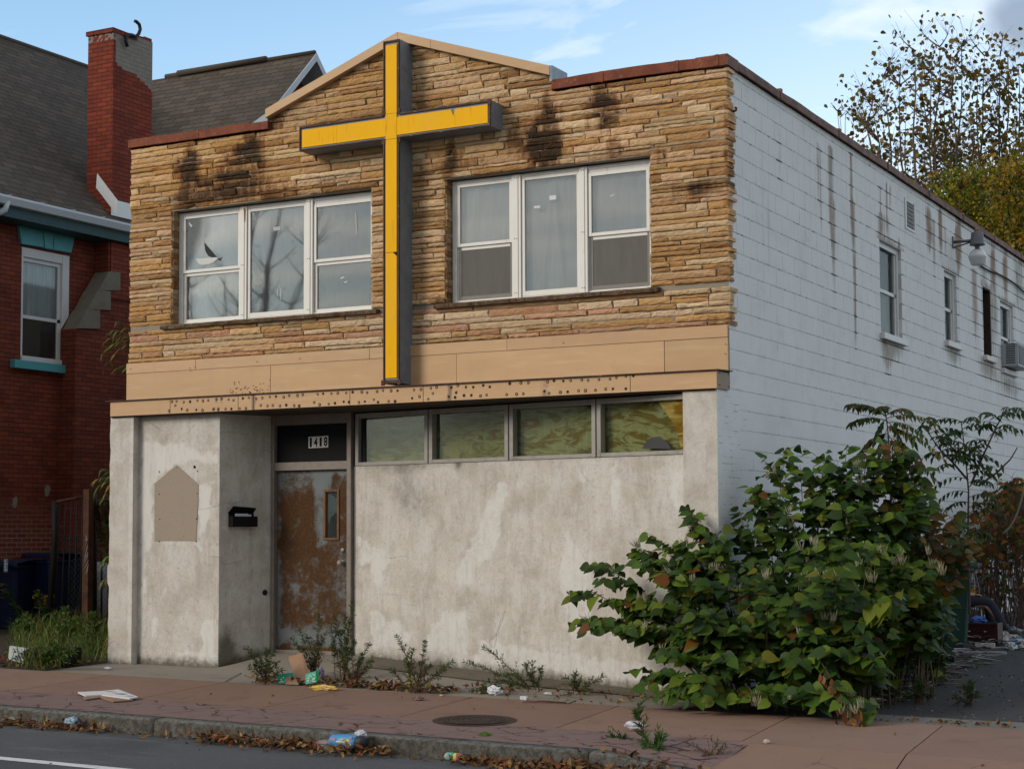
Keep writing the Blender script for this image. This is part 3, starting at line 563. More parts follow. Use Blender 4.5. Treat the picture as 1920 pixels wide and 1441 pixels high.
# --- four swirl glass transom windows in the slanting wall
twx=[(672,794.7+15,677.5,794.7),(808,960,819.7,945.3),(962,1124,971.9,1108.6),(1127,1284,1136.7,1283.5)]
zg0=es(679,867)[1]; ztop=2.90
tint=[(.62,.68,.52),(.8,.78,.6),(.95,.95,.9),(1.,.98,.86)]
dv=[]
edges=[es(660,868)[0]+.05,es(804,860)[0],es(955,857)[0],es(1119,850)[0],SL]
zglt=[es(677.5,784)[1],0,0,0]; zgt=zglt[0]
for k in range(4):
    u0,u1=edges[k]+.008,edges[k+1]-.008; fw=.05 if k<3 else .05
    w=MB(); B=lambda a,b,z0,z1,o0,o1,m=w,mi=0:m.obox(ps((a+b)/2,(z0+z1)/2,(o0+o1)/2),Vector((sd[0],sd[1],0))*((b-a)/2),Vector((sn[0],sn[1],0))*((o1-o0)/2),Vector((0,0,(z1-z0)/2)),mi)
    B(u0,u0+fw,ZW+.004,ztop,-.08,.012); 
    if k<3: B(u1-fw,u1,ZW+.004,ztop,-.08,.012)
    ue=u1-fw if k<3 else u1
    B(u0+fw,ue,ZW+.004,ZW+.045,-.08,.010); B(u0+fw,ue,zgt+.0,ztop,-.08,.008)
    tw=w.build('transom_window',M['transframe'],shop,bevel=.003)
    g=MB(); B(u0+fw,ue,ZW+.045,zgt,-.062,-.058,g); g.build('pane',M['glassold'],tw)
    b=MB(); q=[ps(u0+.02,ZW+.01,-.115),ps(u1,ZW+.01,-.115),ps(u1,ztop,-.115),ps(u0+.02,ztop,-.115)]; b.add(q,[(0,1,2,3)],0,tint[k]); b.build('swirled_board',M['marble'],tw)
    if k==3:
        c=MB(); pp=[PLN(px,py,P0,P1)-Vector((sn[0],sn[1],0))*.05 for px,py in ((1229,752),(1247,777),(1264,805),(1272,842),(1283,842),(1283,745),(1232,748))]
        c.prism(pp,Vector((sn[0],sn[1],0))*.004,0,(.80,.63,.33)); c.build('broken_board_piece',M['marble'],tw)
        c=MB(); r=[es(px,py) for px,py in ((1200,840),(1207,826),(1217,819),(1230,818),(1243,825),(1250,833),(1254,841))]; c.add([ps(u,v,-.045) for u,v in r],[tuple(range(len(r)))],0,(.05,.05,.05)); c.build('grime_patch',M['paper'],tw)
    if k==2:
        c=MB(); r=[es(px,py) for px,py in ((1088,758),(1108,757),(1108,771),(1104,768),(1096,762))]; c.add([ps(u,v,-.045) for u,v in r],[tuple(range(len(r)))],0,(.012,.012,.012)); c.build('dark_gap',M['paper'],tw)
# mullion fill strips between the frames
for k in (1,2,3): mb=MB(); mb.obox(ps(edges[k],(ZW+ztop)/2,-.03),Vector((sd[0],sd[1],0))*.0075,Vector((sn[0],sn[1],0))*.03,Vector((0,0,(ztop-ZW)/2))); mb.build('mullion_filler',M['darkframe'],shop)
mb=MB(); mb.box(P0[0]-.02,P0[0]+.14,.80,.9,ZW,2.93); mb.add([ps(0,ZW,-.2),ps(SL,ZW,-.2),ps(SL,2.95,-.2),ps(0,2.95,-.2)],[(0,1,2,3)]); mb.build('transom_backing',M['darkroom'],shop)
# --- marquee with the holes of the lost letters
YM=-.05; holes1=[(1140,262),(1208,258),(1190,320),(1097,400),(1315,268),(1412,262),(1285,370),(1368,388),(1523,246),(1604,250),(1684,242),(1505,385),(1597,390),(1807,228),(1885,220),(1763,375),(1832,383)]
holes2=[(38,180),(97,177),(183,184),(242,192),(5,300),(60,303),(147,297),(217,297),(355,170),(425,163),(316,292),(390,290),(515,175),(588,165),(678,152),(752,148),(845,155),(910,135),(1010,135),(1073,125),(568,255),(650,260),(713,255),(800,260),(875,250),(970,257),(1030,260),(1252,120),(1318,113),(1417,113),(1493,107),(1594,105),(1672,95),(1782,93),(1846,100),(1210,218),(1275,245),(1385,237),(1460,228),(1565,210),(1628,215),(1747,217),(1818,208)]
holes3=[(430,88),(500,76),(598,78),(675,78),(390,185),(440,215),(567,205),(645,205),(872,68),(955,63),(850,167),(938,150),(1075,47),(1143,37),(1098,110),(1043,177),(1320,40),(1397,18),(1378,102),(1365,157),(1290,150),(1495,35),(1583,35),(1472,135),(1560,133),(1703,14),(1782,32),(1670,140),(1743,130)]
holes4=[(357,247),(490,240),(580,238),(320,380),(438,375),(520,370),(813,225),(888,215),(1000,217),(1088,213),(773,340),(827,363),(965,352),(1052,347),(1222,203),(1297,208),(1183,335),(1265,332),(1428,200),(1560,193),(1637,177),(1385,327),(1507,315),(1595,312),(1750,160),(1840,157),(1750,310)]
HP=[(180+x/8,720+y/8) for x,y in holes1]+[(400+x/6.4,720+y/6.4) for x,y in holes2]+[(640+x/6.4,720+y/6.4) for x,y in holes3]+[(900+x/6.4,680+y/6.4) for x,y in holes4]
HP=[F(px,py,YM) for px,py in HP]; h0,h1=min(p.x for p in HP),max(p.x for p in HP)
MZ0,MZ1=2.93,3.10
mseam=[-7.66]+[F(px,760,YM).x for px in (319,446.5,475,656,793.5,1182)]+[.02]
def mdirt(u,v):
    k=.26 if h0-.05<u<h1+.05 else .02
    for p in HP:
        if abs(u-p.x)<.05 and v<p.z+.02 and v>p.z-.1: k+=.30*max(0,1-abs(u-p.x)/.04)*max(0,1-(p.z-v)/.1)
    for c,w,s in ((F(475,760,YM).x,.03,.7),(F(843,750,YM).x,.03,.6),(F(1020,720,YM).x,.06,.3)): k+=s*math.exp(-((u-c)/w)**2)
    return min(1.,k)
mb,ex=wall_grid(lin(-7.66,.02,380)+mseam,lin(MZ0,MZ1,10),[],lambda u,v:(u,YM,v),{'dirt':mdirt})
def addm(m):
    m.add([(.02,YM,MZ0),(.02,.30,MZ0),(.02,.30,MZ1),(.02,YM,MZ1)],[(0,1,2,3)],0,(.40,.42,.46)); m.add([(-7.66,YM,MZ0),(-7.66,.3,MZ0),(-7.66,.3,MZ1),(-7.66,YM,MZ1)],[(0,3,2,1)])
    m.add([(-7.72,YM-.025,MZ1+.014),(.045,YM-.025,MZ1+.014),(.045,.33,MZ1+.030),(-7.72,.33,MZ1+.030)],[(0,1,2,3)],2); m.add([(-7.72,YM-.025,MZ1+.003),(.045,YM-.025,MZ1+.003),(.045,.33,MZ1+.018),(-7.72,.33,MZ1+.018)],[(3,2,1,0)],2); m.add([(-7.72,YM-.025,MZ1+.003),(.045,YM-.025,MZ1+.003),(.045,YM-.025,MZ1+.014),(-7.72,YM-.025,MZ1+.014)],[(0,1,2,3)],2); m.add([(.045,YM-.025,MZ1+.003),(.045,.33,MZ1+.018),(.045,.33,MZ1+.03),(.045,YM-.025,MZ1+.014)],[(0,1,2,3)],2)
    m.add([(-7.66,YM,MZ0),(.02,YM,MZ0),(.02,.02,MZ0),(-7.66,.02,MZ0)],[(3,2,1,0)])
    for s in mseam[1:-1]: m.box(s-.0025,s+.0025,YM-.002,YM+.01,MZ0,MZ1,1,(.1,.1,.1))
    for p in HP:
        r=uni(.011,.015); n=10; dk=rnd()<.35; vs=[];
        for rr,off in ((r*1.25,-.0015),(r*.95,-.005),(r*.62,-.004),(0.,-.003)): vs+=[(p.x+rr*math.cos(2*math.pi*k/n),YM+off,p.z+rr*math.sin(2*math.pi*k/n)) for k in range(n)]
        m.add(vs,[(i*n+k,i*n+(k+1)%n,(i+1)*n+(k+1)%n,(i+1)*n+k) for i in range(2) for k in range(n)],1)
        m.add(vs[2*n:],[(k,(k+1)%n,n+(k+1)%n,n+k) for k in range(n)],1 if dk else 3)
    for sx,sz in ((.02,.03),(.02,.15),(.26,.03),(.26,.15)): m.box(.021,.024,sx,sx+.012,MZ0+sz,MZ0+sz+.012,1)
extend(mb,ex,addm)
mb.build('marquee',[M['fascia'],simple('hole_ring',(.035,.022,.017),.8,.3),M['crossedge'],simple('hole_fill',(.36,.25,.16),.8,.3,40)],shop,extra=ex)
# --- sheet metal fascia above the marquee
YF=.285; mb=MB(); zs3=[3.13,3.455,3.585]; rows=[(3.12,3.462,[-7.71]+[F(px,700,YF).x for px in (507,856,1246)]+[.012]),(3.466,3.588,[-7.71]+[F(px,680,YF).x for px in (367,693,951)]+[.012])]
for k,(z0,z1,c) in enumerate(rows):
    for i in range(len(c)-1):
        t=uni(.93,1.05); j=uni(-.002,.002); mb.box(c[i]+.003,c[i+1]-.003,YF-.006*k+j,YF+.03,z0,z1,0,(t,t*uni(.98,1.02),t*uni(.96,1.03)))
ex={'dirt':[.08]*len(mb.v)}
n0=len(mb.v)
for px,py in ((367,688),(358,695),(246,692),(483,678),(563,672),(1057,643),(1360,663),(357,690),(1361,645)):
    p=F(px,py,YF); mb.lathe([(.006,0),(.004,.004)],(p.x,YF-.012,p.z),6,1,ax=(0,-1,0))
for i in range(45): p=F(uni(432,508),uni(724,737) if rnd()<.8 else uni(712,726),YF); mb.box(p.x-.004,p.x+.004,YF-.0085,YF-.003,p.z-uni(.002,.007),p.z+.003,1)
ex['dirt']+= [0]*(len(mb.v)-n0)
mb.build('fascia',[M['fascia'],simple('nail_hole',(.04,.025,.018),.8,.2)],shop,extra=ex)
# --- stone facade
YS=.33; SZ0=3.59; LW=(-7.07,-4.225,4.03,5.40); RW=(-3.27,-.83,4.03,5.40)
AP=F(745,76,.27); GL=F(497,221,.27); GR=F(1030,139,.27)
def ztopline(x):
    if x<GL.x-.0 : return 6.215
    if x>GR.x: return 6.205
    return GL.z+(AP.z-GL.z)*(x-GL.x)/(AP.x-GL.x) if x<AP.x else AP.z+(GR.z-AP.z)*(x-AP.x)/(GR.x-AP.x)
stc=[]   # dark weathering centres measured on the wall
for px,py,sx,sz,k in ((355,300,.10,.30,.9),(350,345,.16,.28,1.),(358,372,.12,.15,1.),(470,288,.16,.22,1.),(445,318,.22,.2,.95),(425,345,.3,.18,.75),(400,365,.8,.10,.65),(510,350,.35,.18,.5),(1028,235,.11,.26,1.),(1022,272,.16,.14,1.),(1000,250,.2,.3,.6),(1030,300,.12,.12,.8),(1128,180,.10,.2,.75),(1135,215,.12,.18,.7),(1150,280,.12,.14,.6),(1120,215,.4,.12,.45),(1305,355,.22,.07,.85),(1340,300,.2,.4,.3),(860,310,.35,.08,.55),(850,290,.3,.12,.35),(1240,290,.12,.08,.6),(835,400,.10,.5,.45),(832,560,.2,.1,.8),(1350,596,.15,.06,.7),(845,290,.05,.3,.5),(960,240,.1,.3,.35),(640,350,.2,.25,.3),(850,185,.06,.1,.3),(520,215,.16,.16,.55),(500,240,.2,.06,.5),(1340,610,.2,.05,.6),(1362,300,.03,.7,.45)):
    p=F(px,py,YS); stc.append((p.x,p.z,sx*1.25,sz*1.2,k*1.0))
def fstain(x,z): return min(1.2,sum(k*math.exp(-((x-a)/sx)**2-((z-b)/sz)**2) for a,b,sx,sz,k in stc))
def frust(x,z):
    r=.25 if x<-5.2 and z>5.3 else .1
    if -3.9<x<-3.2: r+=.25
    if abs(z-5.45)<.07: r+=.3
    if z<3.95: r-=.15
    return r
bands=[(SZ0,3.975),(4.03,5.40),(5.40,6.21),(6.21,7.02)]
PAL=[(.56,.39,.215),(.62,.46,.28),(.51,.325,.15),(.42,.25,.11),(.54,.36,.19),(.66,.52,.34),(.34,.195,.085),(.52,.345,.20),(.58,.415,.24),(.48,.29,.12),(.60,.42,.27)]
LOW=[(.55,.42,.27),(.60,.47,.33),(.52,.31,.21),(.50,.33,.16),(.56,.38,.22),(.48,.30,.13),(.62,.50,.36),(.45,.26,.15)]
sm=MB(); sx_st=[]; sx_ru=[]
def stone(x0,x1,z0,z1,col,end=0):
    nx=max(3,int((x1-x0)/.03)); nz=4; prot=uni(-.002,.022); seed=uni(0,100); ys0=YS-prot; vs=[]; rag=uni(.002,.006)
    chip=rnd()<.3; cx=uni(x0,x1); cz=z1 if rnd()<.6 else z0; tl=uni(-.012,.012)
    for j in range(nz+1):
        for i in range(nx+1):
            u=i/nx; w=j/nz; x=x0+(x1-x0)*u; z=z0+(z1-z0)*w
            ed=min(w,1-w)*2; eu=min(u,1-u)*(x1-x0)/.05; e=min(1,ed*1.7,eu) 
            if j in(0,nz): z+=rag*fbm(x*14,seed+j)*1.2
            if i in(0,nx): x+=.008*fbm(z*30,seed+i)
            y=ys0+.008*(1-e)**2+.011*(1-w)-.007*fbm(x*7,z*18,seed,4)-.006*fbm(x*26,z*40,seed,3)+tl*(u-.5)
            if chip:
                dd=((x-cx)/.11)**2+((z-cz)/.028)**2
                if dd<1: y+=.018*(1-dd)
            z=min(z,ztopline(x)-.004); vs.append((x,y,z))
    per=[j*(nx+1) for j in range(nz)]+[nz*(nx+1)+i for i in range(nx)]+[j*(nx+1)+nx for j in range(nz,0,-1)]+[i for i in range(nx,0,-1)]
    fs=[(j*(nx+1)+i,j*(nx+1)+i+1,(j+1)*(nx+1)+i+1,(j+1)*(nx+1)+i) for j in range(nz) for i in range(nx)]
    nb=len(vs); vs+=[(vs[q][0],.40 if not end else end,vs[q][2]) for q in per]
    fs+=[(per[k],nb+k,nb+(k+1)%len(per),per[(k+1)%len(per)])[::-1] for k in range(len(per))]
    ks=uni(.55,1.25); sm.add(vs,fs,0,col,False); sx_st.extend(ks*fstain(v[0],v[2]) for v in vs); sx_ru.extend(frust(v[0],v[2]) for v in vs)
random.seed(21)
for bi,(b0,b1) in enumerate(bands):
    z=b0; hs=[]
    while z<b1-.03:
        h=random.choice((.040,.045,.050,.054,.058,.062,.070,.080)); hs.append(h); z+=h
    s=(b1-b0)/sum(hs); z=b0
    for h in hs:
        h*=s; ints=[(-7.715,.0)]
        if bi==1: ints=[(-7.715,LW[0]),(LW[1],RW[0]),(RW[1],.0)]
        if bi==3: 
            zz=z+h*.55
            a=GL.x+(AP.x-GL.x)*max(0,(zz-GL.z))/(AP.z-GL.z); b=GR.x-(GR.x-AP.x)*max(0,(zz-GR.z))/(AP.z-GR.z); ints=[(a,b)] if b-a>.1 else []
        for a,b in ints:
            x=a
            while x<b-.02:
                l=random.choice((.2,.3,.4,.48,.58,.7,.85,1.0))*uni(.8,1.2)
                if h>.075*s: l*=.75
                if b-(x+l)<.12: l=b-x
                g=uni(.004,.010); gz=uni(.007,.012); col=random.choice(LOW if bi==0 else PAL); t=uni(1.0,1.34); col=(col[0]*1.05,col[1]*.985,col[2]*.92)
                if bi==2 and x<-5.4: t*=1.03; col=(col[0],col[1]*.97,col[2]*.85)
                end=0; xr_=x+l-g
                if x+l>-.01 and b>-.5: end=YS+random.choice((.10,.14,.18,.2,.22)); xr_=uni(.012,.035)
                if rnd()<.08 and l>.2 and h>.065: # two thin stones
                    zm=z+h*uni(.4,.6)
                    stone(x+g,xr_,z+gz*.5,zm-.003,tuple(c*t for c in col),end); col=random.choice(PAL); stone(x+g,xr_,zm+.003,z+h-gz*.5,tuple(c*t for c in col),end)
                else: stone(x+g*(x>a),xr_,z+gz*1.15,z+h-.0015,tuple(c*t for c in col),end)
                x+=l
        z+=h
facade=sm.build('stone_facade',M['stone'],shop,extra={'stain':sx_st,'rust':sx_ru})
# mortar bed behind (with window openings)
xsm=lin(-7.71,.0,60)+[LW[0],LW[1],RW[0],RW[1]]
mb,ex=wall_grid(xsm,[3.0,LW[2],LW[3],5.0,6.18],[LW,RW],lambda u,v:(u,.354,v),{})
mb.prism([(GL.x,.358,6.1),(GR.x,.358,6.1),(GR.x,.358,GR.z-.01),(AP.x,.358,AP.z-.01),(GL.x,.358,GL.z-.01)],(0,.14,0))
for W in (LW,RW):
    x0,x1,z0,z1=W
    mb.add([(x0,.358,z0),(x0,.60,z0),(x0,.60,z1),(x0,.358,z1)],[(0,1,2,3)]); mb.add([(x1,.358,z0),(x1,.60,z0),(x1,.60,z1),(x1,.358,z1)],[(3,2,1,0)]); mb.add([(x0,.358,z1),(x1,.358,z1),(x1,.60,z1),(x0,.60,z1)],[(0,1,2,3)]); mb.add([(x0,.358,z0),(x1,.358,z0),(x1,.60,z0),(x0,.60,z0)],[(3,2,1,0)])
mb.build('stone_bed',M['mortar'],facade)
# stone jamb returns
for W in (LW,RW):
    for x,sg in ((W[0],1),(W[1],-1)):
        sm=MB(); sx_st=[]; sx_ru=[]; z=W[2]
        while z<W[3]-.02:
            h=min(uni(.05,.08),W[3]-z)
            c=random.choice(PAL); n=len(sm.v); xx=x+sg*uni(.004,.018)
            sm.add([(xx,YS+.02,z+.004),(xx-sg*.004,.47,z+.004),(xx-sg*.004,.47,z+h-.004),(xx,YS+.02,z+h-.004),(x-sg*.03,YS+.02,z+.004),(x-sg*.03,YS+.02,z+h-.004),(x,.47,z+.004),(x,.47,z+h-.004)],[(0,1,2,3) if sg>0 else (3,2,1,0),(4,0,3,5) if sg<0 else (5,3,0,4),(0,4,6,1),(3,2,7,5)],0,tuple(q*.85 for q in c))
            sx_st.extend([.35+.25*rnd()]*(len(sm.v)-n)); sx_ru.extend([.3]*(len(sm.v)-n)); z+=h
        sm.build('stone_jamb',M['stone'],facade,extra={'stain':sx_st,'rust':sx_ru})
# dark stone sills
for W in (LW,RW):
    sm=MB(); x=W[0]-.12; e1=W[1]+.10; ss_=[]
    while x<e1-.02:
        l=min(uni(.5,.9),e1-x); 
        if e1-(x+l)<.2: l=e1-x
        n=max(4,int(l/.04)); vs=[]
        for i in range(n+1):
            xx=x+.003+(l-.006)*i/n
            for (yy,zz) in ((.44,4.026),(YS-.052,4.018),(YS-.062,4.0),(YS-.055,3.972),(.4,3.968)):
                vs.append((xx,yy-.008*fbm(xx*9,zz*40) ,zz+.006*fbm(xx*8,zz*60,3)))
        sm.add(vs,[(i*5+k,i*5+k+1,(i+1)*5+k+1,(i+1)*5+k) for i in range(n) for k in range(4)]+[(0,1,2,3,4)[::-1],tuple(n*5+k for k in range(5))],0,(.16,.11,.07)); x+=l
    sm.build('stone_sill',M['stone'],facade,extra={'stain':[.42]*len(sm.v),'rust':[.2]*len(sm.v)})
# copings
def coping(x0,x1,z0,z1,y0,y1,seams,mat,name='coping',wave=.012):
    mb=MB(); n=max(2,int((x1-x0)/.12)); vs=[]
    for i in range(n+1):
        x=x0+(x1-x0)*i/n; w=wave*fbm(x*1.3,z0)
        for y,z in ((y0+.02,z0+w*.5),(y0,z0+w*.5+.004),(y0-.004,z1+w),(y1,z1+w+.006),(y1,z0+w)): vs.append((x,y,z))
    mb.add(vs,[(i*5+k,(i+1)*5+k,(i+1)*5+k+1,i*5+k+1) for i in range(n) for k in range(4)]+[(0,1,2,3,4),tuple(n*5+k for k in (4,3,2,1,0))])
    for s in seams: mb.box(s-.02,s+.02,y0-.008,y1,z0,z1+.008,0)
    return mb.build(name,mat,shop)
coping(-7.72,F(470,240,.3).x,6.225,6.325,.285,.60,[F(372,252,.3).x],M['coping']); coping(F(471,240,.3).x,GL.x+.03,6.22,6.31,.28,.6,[],M['coping'])
coping(GR.x+.02,.035,6.215,6.32,.285,.6,[F(1129,150,.3).x,F(1270,125,.3).x,F(1345,112,.3).x],M['coping'])
mb=MB(); n=90; vs=[]
for i in range(n+1):
    y=.605+(19.4)*i/n; w=.016*fbm(y*.9,4.)
    for x,z in ((-.3,6.22),(-.3,6.325+w),(.045,6.315+w),(.05,6.225+w*.6),(.03,6.222+w*.6)): vs.append((x,y,z))
mb.add(vs,[(i*5+k,(i+1)*5+k,(i+1)*5+k+1,i*5+k+1) for i in range(n) for k in range(4)])
mb.box(-.3,.046,.285,.604,6.214,6.326)
for y in (1.9,4.0,6.1,8.2,10.2,12.3,14.4): mb.box(-.3,.056,y-.03,y+.03,6.22,6.335,0)
mb.build('coping',M['copingside'],shop)
# gable trim
mb=MB(); y0=.25; tz=.10
a0,a1,a2=F(497,205,y0),F(745,60,y0),F(1030,123,y0)
mid=a1+(a2-a1)*.225
for p,q,t in ((a0,a1,1.),(a1,mid,.97),(mid,a2,.92)):
    d=(q-p).normalized()*.002; p=p+d; q=q-d; mb.prism([p,q,q-V(0,0,tz),p-V(0,0,tz)],(0,.36,0),0,(t,t,t*.98))
mb.prism([(a2.x+.002,y0,a2.z),(a2.x+.03,y0+.01,a2.z),(a2.x+.03,y0+.01,6.30),(a2.x+.002,y0,a2.z-.1)],(0,.36,0),1)
mb.box(a2.x-.02,a2.x+.02,y0+.04,y0+.34,6.3,a2.z-.05,1); mb.prism([(a0.x-.22,.30,6.32),(a0.x-.002,.30,6.32),(a0.x-.002,.30,a0.z-.02)],(0,.25,0),2)
mb.build('gable_trim',[M['fascia'],M['galvlight'],M['galvlight']],shop,extra={'dirt':[.05]*len(mb.v)})
# --- triple windows
random.seed(5)
def triple(x0,x1,cuts,shade,screens,curt):
    y=.455; z0,z1=4.035,5.395
    f=MB(); s=.052
    f.box(x0,x0+s,y,y+.07,z0,z1-.01); f.box(x1-s,x1,y,y+.07,z0,z1-.01); f.box(x0+s,x1-s,y+.004,y+.07,z1-.045,z1-.01); f.box(x0+s,x1-s,y+.004,y+.07,z0,z0+.02)
    for a,b in cuts: f.box(a,b,y-.012,y+.07,z0+.001,z1-.012); f.box(a+.03,b-.03,y-.020,y-.012,z0+.002,z1-.014)
    w=f.build('window',M['winframe'],shop,bevel=.003)
    for a,b in cuts:
        for zz in (z0+.06,(z0+z1)/2-.03,z1-.05):
            for dx in (.35,.6):
                r=MB(); r.lathe([(.006,0),(.005,.003)],(a+(b-a)*dx,y-.02,zz),8,0,(1,1,1),ax=(0,-1,0)); r.build('rusty_screw',M['coping'],w)
    bays=[x0+s]+[c for ab in cuts for c in ab]+[x1-s]
    for k in range(3):
        a,b=bays[2*k]+.004,bays[2*k+1]-.004; top=z1-.047 if k!=2 else z1-.085
        if k==2:
            h=MB(); h.box(a,b,y+.012,y+.07,top+.001,z1-.046); h.build('head_strip',M['oldwhite'],w)
        sash=MB(); t=.036
        def fr(zl,zh,yy,bt=t): sash.box(a,a+t,yy,yy+.03,zl,zh); sash.box(b-t,b,yy,yy+.03,zl,zh); sash.box(a+t,b-t,yy+.001,yy+.03,zh-t,zh); sash.box(a+t,b-t,yy+.001,yy+.03,zl,zl+bt)
        pan=[]
        if k==1: fr(z0+.022,top,y+.006,.055); pan=[(z0+.077,top-t,y+.022)]
        else:
            mz=(z0+top)/2-.015; fr(mz-.022,top,y+.006); fr(z0+.022,mz-.023,y+.026,.04); pan=[(mz+.014,top-t,y+.022),(z0+.062,mz-.059,y+.042)]
        sash.build('sash',M['winframe'],w,bevel=.003)
        for j,(zl,zh,yy) in enumerate(pan):
            g=MB(); g.box(a+t,b-t,yy,yy+.004,zl,zh); g.build('pane',M['glass'],w)
            if (k,j) in screens:
                g=MB(); g.add([(a+t*.4,yy-.012,zl-.02),(b-t*.4,yy-.012,zl-.02),(b-t*.4,yy-.012,zh+.02),(a+t*.4,yy-.012,zh+.02)],[(0,1,2,3)]); g.box(a+t*.3,a+t*1.2,yy-.017,yy-.008,zl-.03,zh+.03,1); g.box(b-t*1.0,b-t*.3,yy-.017,yy-.008,zl-.03,zh+.03,1); g.box(a+t*1.2,b-t,yy-.017,yy-.008,zl-.03,zl+.012,1); g.build('insect_screen',[M['screen'],simple('screen_rail',(.2,.185,.165),.6,.2)],w)
        # blind or film behind each bay
        c=MB(); nx=46; nz=22; sd_=uni(0,50); yy=y+.085; vs=[]
        for j in range(nz+1):
            for i in range(nx+1):
                u=i/nx; v=j/nz; x=a+(b-a)*u; z=z0+(z1-z0)*v
                if curt:
                    fo=.014*fbm(x*7+sd_,z*.9)
                    if k==1: cx=(a+b)/2-.0; fo+=.03*math.exp(-((x-cx-.10*(z1-z)*(1 if x>cx else -1))/.035)**2)*min(1,(z1-z)/.2)+.012*math.sin((x-cx)/(.05+.14*(z1-z)))
                    else: fo+=.02*math.exp(-((u-v*.3-(.05 if k==0 else .75))/.07)**2)
                else: fo=.006*fbm(x*5+sd_,z*.5)
                vs.append((x,yy-fo,z))
        c.add(vs,[(j*(nx+1)+i,j*(nx+1)+i+1,(j+1)*(nx+1)+i+1,(j+1)*(nx+1)+i) for j in range(nz) for i in range(nx)],0,(1,1,1),True); c.build('curtain' if curt else 'window_film',M['curtain'] if curt else M['film'],w)
    return w
fw=lambda px,py:F(px,py,.45)
wl=triple(LW[0]+.012,LW[1]-.004,[(fw(450,500).x,fw(462.7,500).x),(fw(573.8,500).x,fw(586.4,500).x)],0,[],False)
wr=triple(RW[0]+.02,RW[1]-.01,[(fw(960.2,450).x,fw(977,450).x),(fw(1087,430).x,fw(1101.8,430).x)],0,[(0,1),(2,1)],True)
# torn film in the first pane, tape scraps
def scrap(w,pts,y,tint,name='tape_scrap'):
    g=MB(); q=[F(px,py,y) for px,py in pts]; g.prism(q,(0,.002,0),0,tint); g.build(name,M['paper'],w)
K=4.3636
S3=lambda pts:[(300+a/K,340+b/K) for a,b in pts]; S4=lambda pts:[(820+a/K,280+b/K) for a,b in pts]
scrap(wl,S3([(362,500),(385,530),(430,580),(472,628),(440,626),(395,610),(370,570)]),.4745,(.02,.02,.024),'broken_glass_hole')
scrap(wl,S3([(292,634),(380,628),(462,620),(474,630),(440,660),(400,678),(340,684),(315,670)]),.4735,(.62,.62,.60),'torn_film_flap'); scrap(wl,S3([(468,640),(492,630),(508,612),(490,650)]),.4735,(.03,.03,.03),'torn_film_flap')
scrap(wl,S3([(238,335),(265,362),(255,378),(238,350)]),.4745,(.6,.6,.6)); scrap(wl,S3([(928,374),(984,368),(984,398),(930,404)]),.4745,(.45,.46,.46)); scrap(wl,S3([(1596,250),(1606,250),(1616,428),(1604,430)]),.4745,(.42,.4,.42))
for q in ([(1476,788),(1508,776),(1506,788),(1480,798)],[(1504,822),(1534,812),(1532,822),(1508,830)],[(960,880),(964,880),(960,940),(957,940)],[(988,876),(994,876),(990,968),(986,966)]): scrap(wl,S3(q),.4745 if q[0][1]>870 and q[0][0]<1000 else .4945,(.62,.62,.62))
scrap(wr,S4([(916,380),(972,374),(974,410),(918,416)]),.4745,(.66,.68,.68)); scrap(wr,S4([(788,464),(842,458),(842,480),(790,486)]),.4745,(.62,.64,.64)); scrap(wr,S4([(1412,378),(1450,362),(1446,374),(1416,388)]),.4745,(.6,.62,.62))
scrap(wl,S3([(684,222),(696,221),(694,262),(691,330),(688,330),(686,262)]),.4335,(.30,.11,.025),'rust_streak')
# --- roof, rear, hidden left wall
mb=MB(); mb.add([(-7.65,.6,6.05),(-.25,.6,6.05),(-.25,20,6.05),(-7.65,20,6.05)],[(0,1,2,3)]); mb.build('roof',M['asphalt2'],shop)
mb=MB(); mb.box(-7.70,-7.5,.40,20,-.3,6.22); mb.box(-7.5,-.2,19.8,20,-.3,6.22); mb.box(-7.5,-.26,.47,.60,6.0,6.2); mb.build('rear_wall',M['caststone'],shop)
mb=MB(); mb.box(-7.45,-.3,.62,.65,3.2,6.0); mb.build('inner_wall',M['darkroom'],shop)
